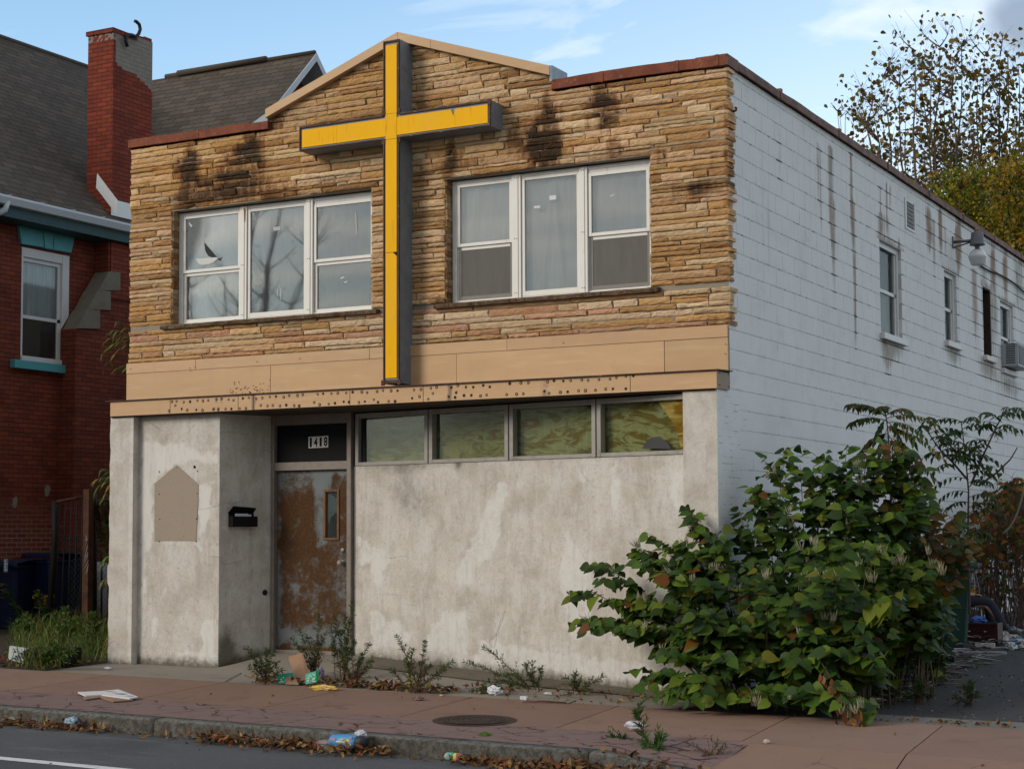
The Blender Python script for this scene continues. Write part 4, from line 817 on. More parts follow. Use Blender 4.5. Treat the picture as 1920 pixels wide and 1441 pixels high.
# --- painted block side wall
hol=[(SW(1648.5,450).y,SW(1689,470).y,SW(1650,622).z,SW(1648.5,448).z),(SW(1770,515).y,SW(1793,520).y,SW(1774,638).z,SW(1770,505).z),(SW(1842,540).y,SW(1858,560).y,SW(1845,665).z,SW(1842,536).z),(SW(1875,565).y,SW(1899,570).y,SW(1880,690).z,SW(1875,562).z)]
vent=(SW(1697,400).y,SW(1714,400).y,SW(1698,424).z,SW(1697,375).z)
st=[]; ru=[]
Z1=lambda x,y:(1280+x/3,y/3); Z2=lambda x,y:(1280+x/3,380+y/3); Z5=lambda x,y:(1620+x/6.4,400+y/6.4)
def streak(p0,p1,w,k,r=.3):
    a,b=SW(*p0),SW(*p1); st.append((a.y,max(a.z,b.z),min(a.z,b.z),w*1.7,k,r))
for a,b,w,k,r in ((Z1(540,740),Z1(540,1080),.07,.5,.5),(Z1(760,800),Z1(765,1180),.04,.7,.6),(Z1(775,830),Z1(775,1440),.05,.5,.3),(Z1(830,830),Z1(845,1440),.07,.95,.5),(Z2(845,0),Z2(848,740),.06,.8,.5),(Z1(945,870),Z1(950,1430),.05,.95,.8),(Z2(962,0),Z2(978,900),.05,.65,.7),(Z2(965,300),Z2(980,1050),.03,.5,.6),(Z1(1110,1050),Z1(1115,1440),.06,.7,.6),(Z1(1145,1030),Z1(1150,1250),.04,.8,.6),(Z1(1165,1050),Z1(1180,1200),.04,.9,.8),(Z1(1380,1170),Z1(1385,1440),.10,.7,.6),(Z1(1450,1200),Z1(1455,1440),.08,.8,.9),(Z1(1540,1300),Z1(1545,1440),.08,.7,.8),(Z2(1550,0),Z2(1560,400),.10,.9,.9),(Z2(1640,380),Z2(1645,800),.10,.9,.6),(Z2(1410,100),Z2(1410,480),.05,.5,.4),(Z2(1745,230),Z2(1745,900),.12,.8,.5),(Z2(1690,300),Z2(1690,760),.12,.5,.4),(Z2(1810,200),Z2(1812,480),.12,.6,.6),(Z2(1900,200),Z2(1905,700),.14,.5,.4),(Z5(910,0),Z5(930,320),.05,.9,1.),(Z5(1120,180),Z5(1140,700),.07,.9,1.),(Z5(975,200),Z5(990,480),.05,.6,.9),(Z5(780,0),Z5(800,400),.06,.8,.6),(Z5(835,100),Z5(838,500),.05,.6,.5),(Z5(1540,480),Z5(1560,900),.08,.9,1.),(Z5(1690,560),Z5(1695,1000),.10,.9,1.),(Z5(1830,600),Z5(1830,1200),.12,.6,.6),(Z5(250,50),Z5(250,260),.3,.55,.5),(Z5(420,300),Z5(430,1440),.03,.7,1.),(Z2(1150,770),Z2(1180,1000),.13,.7,.0),(Z2(1180,770),Z2(1180,860),.4,.8,0),(Z2(1520,800),Z2(1520,880),.3,.8,0),(Z2(1720,880),Z2(1720,960),.35,.8,0),(Z2(1840,1000),Z2(1840,1060),.5,.6,0),(Z1(380,720),Z1(380,960),.05,.3,.2),(Z1(300,600),Z1(300,780),.04,.35,.2)): streak(a,b,w,k,r)
def sst(u,v):
    k=0
    for y,zt,zb,w,s,r in st:
        if abs(u-y)<w*2.5: k+=s*math.exp(-((u-y)/w)**2)*sstep(zb-.25,zb+.5*(zt-zb),v)*(1-sstep(zt-.02,zt+.08,v))
    for h in hol:
        if h[0]-.12<u<h[1]+.2 and h[3]<v<h[3]+.12: k+=.75*(1-(v-h[3])/.12)
        if abs(u-h[1]-.06)<.08 and h[2]<v<h[3]: k+=.3
    k+=.35*max(0,1-(6.22-v)/.12)*max(.3,min(1,(u-2)/6)); k+=max(0,.5-(v+.1)*1.4)+ (.22*sstep(6,12,u))
    return k
def srt(u,v):
    k=0
    for y,zt,zb,w,s,r in st:
        if abs(u-y)<w*2.5: k+=r*s*math.exp(-((u-y)/(w*.8))**2)*sstep(zb-.2,zb+.5*(zt-zb),v)*(1-sstep(zt-.02,zt+.08,v))
    return k
ysw=[.0]+lin(.36,20,400)+[h for q in hol+[vent] for h in q[:2]]; zsw=lin(-.4,2.92,60)+lin(2.96,6.225,80)+[h for q in hol+[vent] for h in q[2:]]
def swx(u,v): return (0.001 if u<.36 and v>2.95 else 0.)
mb,ex=wall_grid(ysw,zsw,hol+[vent,(-.01,.355,2.94,7)],lambda u,v:(.0,u,v),{'stain':sst,'rust':srt})
def jambs(m):
    for a,b,c,d in hol+[vent]:
        for q in ([(0,b,c),(-.2,b,c),(-.2,b,d),(0,b,d)],[(0,a,c),(-.2,a,c),(-.2,a,d),(0,a,d)][::-1],[(0,a,d),(0,b,d),(-.2,b,d),(-.2,a,d)][::-1],[(0,a,c),(0,b,c),(-.2,b,c),(-.2,a,c)]): m.add(q,[(0,1,2,3)])
extend(mb,ex,jambs)
side=mb.build('side_wall',M['block'],shop,extra=ex)
mb=MB(); mb.box(-.24,-.20,.36,19.8,-.3,6.2); mb.build('side_lining',M['darkroom'],shop)
def sidewin(h,kind):
    a,b,c,d=h
    f=MB(); t=.07
    f.box(-.13,-.04,a,a+t*.6,c,d); f.box(-.13,-.04,b-t,b,c,d); f.box(-.13,-.045,a+t*.6,b-t,d-t,d); f.box(-.13,-.045,a+t*.6,b-t,c,c+.03)
    w=f.build('side_window',M['oldwhite'],shop,bevel=.003)
    m=(c+d)/2-.02
    s=MB(); s.box(-.10,-.065,a+t*.6,b-t,m-.025,m+.02); s.box(-.10,-.065,b-t-.05,b-t,c+.03,d-t); s.box(-.10,-.065,a+t*.6,a+t*.6+.04,c+.03,d-t); s.build('sash',M['oldwhite'],w)
    g=MB(); g.box(-.09,-.085,a+t*.6+.04,b-t-.05,m+.02,d-t); g.build('pane',M['glassside'],w)
    g=MB(); g.box(-.085,-.08,a+t*.6+.04,b-t-.05,c+.03,m-.025); g.build('pane',M['glassside'],w)
    g=MB(); g.add([(-.15,a,c),(-.15,b,c),(-.15,b,m),(-.15,a,m)],[(0,1,2,3)],0,(.22,.2,.18) if kind==0 else (.03,.03,.03)); g.add([(-.15,a,m),(-.15,b,m),(-.15,b,d),(-.15,a,d)],[(0,1,2,3)],0,(.04,.045,.055) if kind==0 else ((.3,.3,.26) if kind==1 else (.05,.14,.17))); g.build('window_blind',M['paper'],w)
    return w
for h,k in ((hol[0],0),(hol[1],1),(hol[3],2)): sidewin(h,k)
h=hol[2]; f=MB(); f.box(-.19,-.15,h[0],h[1],h[2],h[3]); f.box(-.15,-.012,h[1]-.02,h[1]-.002,h[2],h[3]); f.box(-.15,-.012,h[0],h[1]-.02,h[3]-.02,h[3]-.002); f.build('blocked_opening',mk_rust('rusted_board',(.02,.014,.011),(.045,.028,.018),(.06,.045,.03),4.),shop)
for h,zo in zip(hol,(0,0,0,0)):
    f=MB(); f.box(-.12,.065,h[0]-.05,h[1]+.07,h[2]-.085,h[2]-.004); f.build('window_sill',M['oldwhite'],shop,bevel=.006)
f=MB(); f.box(-.12,-.08,vent[0],vent[1],vent[2],vent[3]); f.build('vent_back',M['darkroom'],shop)
f=MB(); a,b,c,d=vent; t=.035
f.box(-.05,.015,a-.03,a+.03,c-.03,d+.03); f.box(-.05,.01,b-.02,b+.02,c-.03,d+.03); f.box(-.05,.012,a+.03,b-.02,c-.03,c+.0)
for k in range(6): z=c+.02+(d-c-.02)*k/6; f.obox((-.02,(a+b)/2,z+.02),(.018,0,.010),(0,(b-a)/2-.02,0),(.002,0,.004))
f.build('wall_vent',M['oldwhite'],shop)
# ---------------------------------------------------------------- cross sign
cr=empty('cross_sign',(-3.79,.05,3.15),'large yellow and grey sheet metal cross mounted on the stone upper front','cross')
YC=.05; xv0,xv1=-3.893,-3.685; zb,zt_=3.155,6.945; hz0,hz1=5.845,6.125; hx0,hx1=-5.015,-2.545; YB_=.345
mb=MB()
def ring(y): return [(xv0,y,zb),(xv1,y,zb),(xv1,y,hz0),(hx1,y,hz0),(hx1,y,hz1),(xv1,y,hz1),(xv1,y,zt_),(xv0,y,zt_),(xv0,y,hz1),(hx0,y,hz1),(hx0,y,hz0),(xv0,y,hz0)]
a=ring(YC+.012); b=ring(YB_); mb.add(a+b,[(i,(i+1)%12,12+(i+1)%12,12+i)[::-1] for i in range(12)])
mb.add(a,[(0,1,2,11),(8,5,6,7),(9,10,3,4)]); mb.build('cross_housing',M['galv'],cr)
mb=MB(); e=.017
for x0,x1,z0,z1 in ((xv0,xv0+e,zb,hz0),(xv1-e,xv1,zb,hz0),(xv0,xv0+e,hz1,zt_),(xv1-e,xv1,hz1,zt_),(xv0+e,xv1-e,zt_-e*1.3,zt_),(xv0+e,xv1-e,zb,zb+e*2.2),
    (hx0,xv0,hz1-e*1.4,hz1),(hx0,xv0,hz0,hz0+e),(xv1,hx1,hz1-e*1.4,hz1),(xv1,hx1,hz0,hz0+e),(hx0,hx0+e,hz0+e,hz1-e*1.4),(hx1-e,hx1,hz0+e,hz1-e*1.4)):
    mb.box(x0,x1,YC-.004,YC+.02,z0,z1)
for x,z in ((xv0+.005,hz0-.02),(xv1-.005,hz0-.02),(xv0+.005,hz1+.02),(xv1-.005,hz1+.02),(xv0,zb+.01),(xv1,zb+.01),(hx1-.01,hz1-.02)): mb.box(x-.022,x+.022,YC-.008,YC+.01,z-.03,z+.03,0)
mb.build('cross_edge',M['crossedge'],cr,bevel=.003)
mb=MB(); yy=YC+.002; vx0,vx1=xv0+.03,xv1-.035; vz=F(743,472,YC).z
mb.box(vx0,vx1,yy,yy+.006,zb+.06,vz-.003); mb.box(vx0,vx1,yy-.001,yy+.006,vz+.002,hz0-.003); mb.box(vx0,vx1,yy-.002,yy+.006,hz0+.001,hz1-.001); mb.box(vx0,vx1,yy,yy+.006,hz1+.003,zt_-.05)
hxm=F(628,240,YC).x; hz0_,hz1_=hz0+.035,hz1-.045
mb.box(hx0+.035,hxm-.02,yy,yy+.006,hz0_,hz1_); mb.box(hxm-.018,hxm+.022,yy-.001,yy+.006,hz0_,hz1_); mb.box(hxm+.024,vx0-.003,yy,yy+.006,hz0_,hz1_)
xn=F(848,208,YC).x; mb.prism([(vx1+.003,yy,hz0_),(hx1-.035,yy,hz0_),(hx1-.035,yy,hz1_),(xn+.035,yy,hz1_),(xn+.012,yy,hz1_-.075),(xn-.02,yy,hz1_),(vx1+.003,yy,hz1_)],(0,.006,0))
mb.build('yellow_face',M['yellow'],cr)
mb=MB(); mb.prism([(vx1-.05,yy-.003,vz-.001),(vx1+.002,yy-.003,vz-.001),(vx1+.002,yy-.003,vz-.045)],(0,.002,0)); mb.build('chipped_corner',M['black'],cr)
# ---------------------------------------------------------------- house number
nb=empty('house_number',(F(597,827,.77).x,.77,F(597,838,.77).z),'black on white house number 1418 on the black panel above the door','house number')
y=YD-.008
c4=[(578.3,840),(578.3,818.5),(615.5,816),(615.5,836.8)]; q=[F(px,py,y) for px,py in c4]
for k in range(4):
    x0=q[0].x+(q[3].x-q[0].x)*k/4+.0015; x1=q[0].x+(q[3].x-q[0].x)*(k+1)/4-.0015; z0=q[0].z+(q[3].z-q[0].z)*k/3*.3; z1=q[1].z+.004*(k==3)
    mb=MB(); mb.box(x0,x1,y-.002,y+.002,z0,z1,0,(.62,.60,.56)); pl_=mb.build('number_plate',M['paper'],nb)
    cu=bpy.data.curves.new('digit','FONT'); cu.body='1418'[k]; cu.size=(z1-z0)*1.12; cu.extrude=.0006; cu.offset=.0045; cu.align_x='CENTER'
    t=bpy.data.objects.new('digit_curve',cu); COL.objects.link(t); bpy.context.view_layer.update()
    me=bpy.data.meshes.new_from_object(t.evaluated_get(bpy.context.evaluated_depsgraph_get())); bpy.data.objects.remove(t)
    xs_=[v.co.x for v in me.vertices]; zs_=[v.co.y for v in me.vertices]; w=(x1-x0)*(.46 if k in(0,2) else .74); hh=(z1-z0)*.82
    for v in me.vertices:
        a=((v.co.x-min(xs_))/(max(xs_)-min(xs_))-.5)*w+(x0+x1)/2; b=(v.co.y-min(zs_))/(max(zs_)-min(zs_))*hh+z0+(z1-z0)*.09; c=y-.0035-v.co.z
        v.co=(a,c,b)
    o0=origin_of(nb)
    for v in me.vertices: v.co=v.co-o0
    me.materials.append(M['black']); d=bpy.data.objects.new('digit',me); COL.objects.link(d); d.parent=pl_
# ---------------------------------------------------------------- mailbox on the alcove wall
mu0,mz1_=ea(428,978); mu1,mz0_=ea(475,987); mtop=ea(430,950)[1]
ml=empty('mailbox',pa((mu0+mu1)/2,mz0_),'black metal mailbox with raised lid and mail on the alcove wall','mailbox')
def W3(u,o,z): x,y_,z_=pa(u,z,o); return Vector((x,y_,z))
mb=MB(); d=.10
def ob(m,u0,u1,o0,o1,z0,z1,mi=0,t=(1,1,1)):
    m.obox(W3((u0+u1)/2,(o0+o1)/2,(z0+z1)/2),Vector((qd[0],qd[1],0))*((u1-u0)/2),Vector((qd[1],-qd[0],0))*((o1-o0)/2),Vector((0,0,(z1-z0)/2)),mi,t)
zt2=ea(450,966)[1]
ob(mb,mu0,mu1,0.002,.012,mz0_,zt2+.03); ob(mb,mu0,mu1,.012,d,mz0_,mz0_+.008); ob(mb,mu0,mu1,d-.006,d,mz0_+.008,zt2-.01); ob(mb,mu0,mu0+.006,.012,d-.006,mz0_+.008,zt2-.01); ob(mb,mu1-.006,mu1,.012,d-.006,mz0_+.008,zt2-.01)
mb.build('mailbox_body',M['black'],ml,bevel=.003)
mb=MB(); mb.add([W3(mu0-.01,.008,zt2+.03),W3(mu1-.015,.008,zt2+.03),W3(mu1-.025,.10,mtop-.01),W3(mu0+.005,.10,mtop+.01),W3(mu0-.01,.012,zt2+.022),W3(mu1-.015,.012,zt2+.022),W3(mu1-.025,.106,mtop-.018),W3(mu0+.005,.106,mtop+.002)],[(0,1,2,3),(7,6,5,4),(0,4,5,1),(1,5,6,2),(2,6,7,3),(3,7,4,0)]); mb.build('lid',M['black'],ml)
mb=MB(); ob(mb,mu0+.06,mu1-.10,.05,.054,zt2-.06,zt2+.022,0,(.6,.62,.7)); ob(mb,mu0+.08,mu1-.05,.035,.039,zt2-.06,zt2+.012,0,(.7,.7,.72)); o=mb.build('folded_mail',M['paper']); tag(o,'white folded mail sticking out of the black mailbox','mail')
hp=ea(496,1110); mb=MB(); mb.lathe([(.03,0),(.034,.01),(.02,.022),(.018,.03)],W3(hp[0],0,hp[1]),12,ax=(qd[1],-qd[0],0)); mb.build('wall_knob',M['rubber'],shop)
# plaster mark of the lost notice board, with its screw holes
mb=MB(); q=[F(px,py,YB) for px,py in ((290,1013.5),(290,906),(332,871),(373,908),(368,1013.5))]; n=6
mb.prism([p+V(0,-.0045,0) for p in q],(0,.003,0)); nb0=len(mb.v)
for px,py,r in ((299,884,.009),(332,877,.006),(299,926,.009),(300,973,.009),(299,1014.5,.008),(370,925,.009),(369,972,.010),(368,1014.5,.009),(365,875,.018),(370,883,.008),(345,1005,.005),(317,1009,.005),(334,1064,.006)):
    p=F(px,py,YB); mb.lathe([(r,0),(r*.8,.003)],(p.x,YB-.0035,p.z),8,1,ax=(0,-1,0))
mb.build('notice_board_mark',[M['plaster'],M['black']],shop)
# ---------------------------------------------------------------- things on the side wall
lp=SW(1836,485); ly=lp.y
fl=empty('floodlight',(0.0,ly,lp.z),'grey barn style security floodlight on a bracket high on the block wall','floodlight')
zc=lambda py: SW(1836,py,.36).z
la=F(1833,480,ly); lx=.36; la=SW(1833,480,lx); ly=la.y
mb=MB(); z1=SW(1833,438,lx).z; z2=SW(1833,458,lx).z; r1=.10
mb.lathe([(.045,.02),(.045,0),(.085,-.01),(.105,-(z1-z2)-.02),(.12,-(z1-z2)-.03),(.10,-(z1-z2)-.04)],(lx,ly,z1+.02),20); mb.build('lamp_housing',M['lampgrey'],fl)
mb=MB(); mb.lathe([(.03,.035),(.032,0)],(lx,ly,z1+.045),10); mb.build('photo_cell',simple('amber_cell',(.35,.17,.06),.5,.2),fl)
mb=MB(); mb.tube([(0.02,ly-.0,z2+.06),(lx-.08,ly,z2+.06)],.022,8); mb.box(0,.02,ly-.05,ly+.05,z2-.03,z2+.14); mb.tube([(0.015,ly,z2-.02),(lx-.1,ly,z2+.035)],.012,6); mb.build('bracket',M['lampgrey'],fl)
zz=SW(1833,468,lx).z; zl=SW(1833,497,lx).z
mb=MB(); mb.tube([(lx,ly,z2-.0),(lx,ly,zz-.01)],.035,8); mb.build('lamp_neck',M['lampgrey'],fl)
mb=MB(); mb.lathe([(.06,zz-zl),(.10,(zz-zl)*.88),(.13,(zz-zl)*.64),(.138,(zz-zl)*.54),(.132,(zz-zl)*.50),(.10,.015),(.085,0)],(lx,ly,zl),24); mb.build('lamp_lens',M['lens'],fl)
cpts=[SW(*p,.03) for p in ((1838,498),(1846,503),(1856,508),(1872,514),(1888,522),(1900,530),(1912,540),(1935,560))]
mb=MB(); mb.tube(cpts,.014,6); tag(mb.build('wall_cable',M['rubber']),'black sagging cable running along the block wall behind the floodlight','cable')
h=hol[3]; za,zb2=SW(1897,663,.35).z,SW(1897,700,.35).z
acx=.27; ac=empty('air_conditioner',(.0,(h[0]+h[1])/2,h[2]),'grey window air conditioner hanging out of the rear side window','air conditioner')
mb=MB(); y0,y1=h[0]+.02,h[1]-.0; z0,z1=h[2]+.02,h[2]+.40
mb.box(-.1,acx,y0,y1,z0,z1); mb.build('casing',M['ac'],ac,bevel=.012)
mb=MB(); 
for k in range(9): mb.box(.06+.012,acx-.05,y0-.004,y0+.002,z0+.05+k*.038,z0+.07+k*.038)
mb.build('side_louvre',M['grille'],ac)
mb=MB(); mb.box(acx-.001,acx+.006,y0+.04,y1-.04,z0+.04,z1-.04)
for k in range(10): mb.box(acx+.004,acx+.012,y0+.04,y1-.04,z0+.05+k*.034,z0+.056+k*.034,1)
mb.build('rear_grille',[M['grille'],M['ac']],ac)
mb=MB(); mb.tube([SW(1374,207,0),SW(1376,209,.04),SW(1380,207,.06),SW(1381,203,.06),SW(1378,202,.05)],.012,6); tag(mb.build('wall_hook',M['rustiron']),'small rusty screw hook near the top front corner of the block wall','hook')
# ---------------------------------------------------------------- neighbouring brick house
XH=-12.2; hs=empty('brick_house',(-16,6,.2),'dark red brick house with teal trim and steep grey shingle roof at left','house')
w0,w1,wz0,wz1=SW(41,468,XH).y,SW(131,478,XH).y,SW(36,672,XH).z,SW(41,462,XH).z
mort=lambda u,v: .9*max(0,1-abs(v-1.45)/.75)*(1 if u<4.6 else .2)*(1 if v<2.05 else 0)
rsp=lambda u,v: max([1.0*math.exp(-((u-a)/.07)**2-((v-b)/.10)**2) for a,b in ((SW(27,941,XH).y,SW(27,941,XH).z),(SW(90,919,XH).y,SW(90,919,XH).z))])*1.2
mb,ex=wall_grid([1.]+lin(1.5,6,50)+[12,22,w0,w1],[-.5,0]+lin(.4,2.3,24)+[3,5,6.5,wz0,wz1],[(w0,w1,wz0,wz1)],lambda u,v:(XH,u,v),{'stain':mort,'rust':rsp})
def jb(m):
    for q in ([(XH,w1,wz0),(XH-.15,w1,wz0),(XH-.15,w1,wz1),(XH,w1,wz1)],[(XH,w0,wz0),(XH-.15,w0,wz0),(XH-.15,w0,wz1),(XH,w0,wz1)][::-1],[(XH,w0,wz1),(XH,w1,wz1),(XH-.15,w1,wz1),(XH-.15,w0,wz1)]): m.add(q,[(0,1,2,3)])
    m.box(-20,XH-.001,.8,1.,-.5,6.5); m.prism([(-19.9,1.,6.5),(XH-.1,1.,6.5),(-16.05,1.,10.1)],(0,.2,0)); 
    m.box(XH-.2,XH-.001,6.2,13.8,6.3,6.5); m.prism([(XH,6.2,6.4),(XH,13.8,6.4),(XH,10.,10.2)],(-.2,0,0))
extend(mb,ex,jb); mb.build('brick_wall',M['brick'],hs,extra=ex)
# chimney and breast
XC=-11.88; c0,c1=SW(210,325,XC).y,SW(284,300,XC).y; ct=SW(210,51,XC).z; cz0=5.2
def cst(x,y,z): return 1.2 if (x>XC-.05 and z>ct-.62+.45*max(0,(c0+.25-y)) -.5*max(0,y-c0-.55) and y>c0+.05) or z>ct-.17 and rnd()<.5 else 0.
def brick_box(x0,x1,y0,y1,z0,z1,fn=None,step=.04):
    mb=MB(); st_=[]
    for axis,c in (('x',x1),('y',y0)):
        us=lin(y0,y1,max(2,int((y1-y0)/step)+2)) if axis=='x' else lin(x0,x1,max(2,int((x1-x0)/step)+2)); vs_=lin(z0,z1,max(2,int((z1-z0)/step)+2))
        pts=[((c,u,v) if axis=='x' else (u,c,v)) for v in vs_ for u in us]; n=len(us)
        mb.add(pts,[(j*n+i,j*n+i+1,(j+1)*n+i+1,(j+1)*n+i) for j in range(len(vs_)-1) for i in range(n-1)]); st_+=[fn(*p) if fn else 0. for p in pts]
    m0=len(mb.v); mb.add([(x0,y0,z1),(x1,y0,z1),(x1,y1,z1),(x0,y1,z1),(x0,y1,z0),(x1,y1,z0),(x0,y0,z0)],[(0,1,2,3),(3,2,5,4),(0,3,4,6)]); st_+=[0]*(len(mb.v)-m0)
    return mb,{'rust':st_,'stain':[0.]*len(mb.v)}
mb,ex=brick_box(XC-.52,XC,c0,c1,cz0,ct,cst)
n0=len(mb.v); mb.box(XC-.55,XC+.012,c0-.025,c0+.55,ct-.068,ct+.002); mb.box(XC-.3,XC-.05,c0+.62,c0+.78,ct-.02,ct+.05); mb.box(XC-.2,XC-.0,c1-.2,c1-.02,ct,ct+.05)
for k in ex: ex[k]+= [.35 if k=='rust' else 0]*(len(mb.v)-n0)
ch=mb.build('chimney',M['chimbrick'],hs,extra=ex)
mb=MB(); mb.tube([SW(*p,XC+.06) for p in ((239,88),(236,78),(236,70),(241,65),(248,66),(254,69),(260,64),(263,55),(261,46),(256,41),(253,40))],.028,8); mb.build('flue_pipe',M['iron'],ch)
mb=MB(); YFl=c0-.015; XF=XC+.012
mb.prism([F(*p,YFl) for p in ((182,325),(180,352),(219,403),(220,376))],(0,.014,0)); za_,zb_=SW(221,376,XF).z,SW(221,406,XF).z
mb.prism([(XF,c0-.014,za_),(XF,c1+.1,za_),(XF,c1+.1,zb_),(XF,c0-.014,zb_)],(-.011,0,0)); mb.build('flashing',M['flash'],hs)
XB=-11.9; by=lambda px,py:(lambda p:(XB,p.y,p.z))(SW(px,py,XB))
y_lo,y_up=SW(140,800,XB).y,SW(203,500,XB).y; zs1=SW(142,616,XB).z; zs3=SW(205,512,XB).z
mb=MB(); prof=[(y_lo,-.5),(7,-.5),(7,6.55),(y_up,6.55),(y_up,zs3),(y_lo,zs1)]
mb.prism([(XB,a,b) for a,b in prof],(XH-XB-.01,0,0)); mb.build('chimney_breast',M['brick'],hs,extra={'stain':[0]*len(mb.v),'rust':[0]*len(mb.v)})
mb=MB()
for q in (((142,616),(185,617),(185,582),(160,580)),((162,581),(205,582),(205,546),(180,544)),((181,545),(223,545),(223,511),(202,509))):
    p=[Vector(by(*a)) for a in q]; mb.prism([a+V(.035,0,0) for a in p],(XH-XB+.0,0,0))
mb.build('shoulder_stone',M['caststone'],hs,bevel=.01)
# window of the house
f=MB(); x=XH-.09; t=.06
hw0,hw1=w0,w1
f.box(x,x+.08,w0,w0+.05,wz0,wz1); f.box(x,x+.085,w1-.15,w1,wz0,wz1); f.box(x,x+.08,w0+.05,w1-.15,wz1-.14,wz1); f.box(x,x+.12,w0,w1,wz0-.02,wz0+.05)
hwn=f.build('window',M['oldwhite'],hs,bevel=.004); mz=SW(85,598,XH).z
s=MB(); s.box(x+.01,x+.045,w0+.05,w1-.15,mz-.025,mz+.025); s.box(x+.01,x+.045,w1-.21,w1-.15,wz0+.05,wz1-.14); s.box(x+.01,x+.045,w0+.05,w0+.08,wz0+.05,wz1-.14); s.box(x+.01,x+.045,w0+.08,w1-.21,wz1-.2,wz1-.14); s.build('sash',M['oldwhite'],hwn)
g=MB(); g.box(x+.02,x+.025,w0+.08,w1-.21,mz+.025,wz1-.2); g.build('pane',M['glassside'],hwn); g=MB(); g.box(x+.02,x+.025,w0+.08,w1-.21,wz0+.05,mz-.025); g.build('pane',M['glassclean'],hwn)
c=MB(); n=40; c.add([(x-.03-.02*math.sin(i*1.1)-.01*math.sin(i*.37),w0+.03+(w1-.18-w0)*i/n,z) for z in (wz0,wz1) for i in range(n+1)],[(i,i+1,n+2+i,n+1+i) for i in range(n)],0,(1,1,1),True); c.build('curtain',mk_cloth('grey_net_curtain',(.42,.45,.47),(.56,.58,.60),2.,2.),hwn)
l=MB(); XL=XH+.05
for q in (((36,422),(80,426),(84,464),(41,457)),((81,424),(102,427),(99,468),(85,465)),((103,433),(137,444),(140,448),(134,474),(100,468))):
    l.prism([SW(*p,XL+(.02 if q[0][0]==81 else 0)) for p in q],(-.055-(.02 if q[0][0]==81 else 0),0,0))
l.build('lintel',M['teal'],hwn,bevel=.005)
l=MB(); a,b=SW(28,680,XL+.05),SW(144,692,XL+.05); l.box(XH,XL+.05,a.y,b.y,SW(28,689,XL+.05).z,SW(28,673,XL+.05).z); l.build('window_sill',M['teal'],hwn,bevel=.008)
# roofs
EX,EZ,RX,RZ=-11.78,6.40,-16.03,10.38
def roofq(mb,pts,o,ud,vd):
    o,ud,vd=Vector(o),Vector(ud).normalized(),Vector(vd).normalized(); mb.add(pts,[tuple(range(len(pts)))],0,tints=[((Vector(p)-o).dot(ud)/100,(Vector(p)-o).dot(vd)/100,0) for p in pts])
mb=MB(); roofq(mb,[(EX,.7,EZ),(EX,22,EZ),(RX,22,RZ),(RX,.7,RZ)],(EX,0,EZ),(0,1,0),(RX-EX,0,RZ-EZ)); roofq(mb,[(RX,.7,RZ),(RX,22,RZ),(2*RX-EX,22,EZ),(2*RX-EX,.7,EZ)],(RX,0,RZ),(0,1,0),(RX-EX,0,EZ-RZ))
rf=mb.build('roof',M['shingle'],hs)
WY,GX=10.0,-11.70; sl=(RZ-EZ)/(EX-RX); wy0=WY-(RZ-6.3)/1.0
mb=MB(); roofq(mb,[(RX-1,wy0,6.3),(GX,wy0,6.3),(GX,WY,RZ),(RX-1,WY,RZ)],(RX,wy0,6.3),(1,0,0),(0,WY-wy0,RZ-6.3)); roofq(mb,[(RX-1,WY,RZ),(GX,WY,RZ),(GX,2*WY-wy0,6.3),(RX-1,2*WY-wy0,6.3)],(RX,WY,RZ),(1,0,0),(0,WY-wy0,6.3-RZ)); mb.build('wing_roof',M['shingle'],hs)
mb=MB(); mb.tube([(GX-.02,WY,RZ+.01),(RX+.8,WY,RZ+.02)],.05,6); mb.tube([(RX,.7,RZ),(RX,WY,RZ)],.05,6); mb.tube([(GX-1.1,WY-.04,RZ+.03),(GX-3.2,WY-.04,RZ+.03)],.06,6); mb.tube([(RX+.03,5.6,RZ+.02),(RX+.03,3.,RZ+.02)],.07,6); mb.build('ridge_cap',M['shingle'],hs)
mb=MB()   # rake boards with a deep soffit
for sg in (-1,1):
    e=Vector((GX,WY+sg*(WY-wy0),6.3)); a=Vector((GX,WY,RZ)); d=(e-a).normalized(); nn=Vector((0,-d.z*sg,d.y*sg)); nn=nn if nn.z<0 else -nn
    mb.prism([a+V(.02,0,-.005),e+V(.02,0,-.005),e+V(.02,0,-.005)+nn*.11,a+V(.02,0,-.15)],(-.03,0,0)); 
    mb.add([a+V(-.012,0,-.16),e+V(-.012,0,0)+nn*.12,e+V(-.95,0,0)+nn*.12,a+V(-.95,0,-.16)],[(0,1,2,3) if sg<0 else (3,2,1,0)],1)
mb.build('rake_board',[M['gutter'],simple('soffit_paint',(.34,.40,.46),.7,.35,5,dirt=.4)],hs)
mb=MB(); gp=lambda y,z0=0:[(EX+.02,y,EZ-.02),(EX+.13,y,EZ-.02),(EX+.14,y,EZ-.05),(EX+.10,y,EZ-.14),(EX+.02,y,EZ-.15)]
mb.prism(gp(.7),(0,21,0)); 
for y in lin(1,20,30): mb.box(EX+.0,EX+.145,y-.012,y+.012,EZ-.018,EZ-.008)
mb.build('gutter',M['gutter'],hs)
mb=MB(); mb.box(EX-.02,EX+.015,.7,22,EZ-.30,EZ-.06); mb.box(XH-.02,EX-.02,.7,22,EZ-.30,EZ-.27); mb.build('fascia_board',M['tealdark'],hs)
dp=SW(8,393,EX+.08); mb=MB(); mb.tube([(EX+.08,dp.y+.06,EZ-.1),(EX+.08,dp.y+.02,EZ-.22),(EX-.1,dp.y-.1,EZ-.34),(XH+.08,dp.y-.2,EZ-.46),(XH+.08,dp.y-.22,EZ-.7),(XH+.08,dp.y-.22,0)],.045,10); mb.build('downspout',M['gutter'],hs)
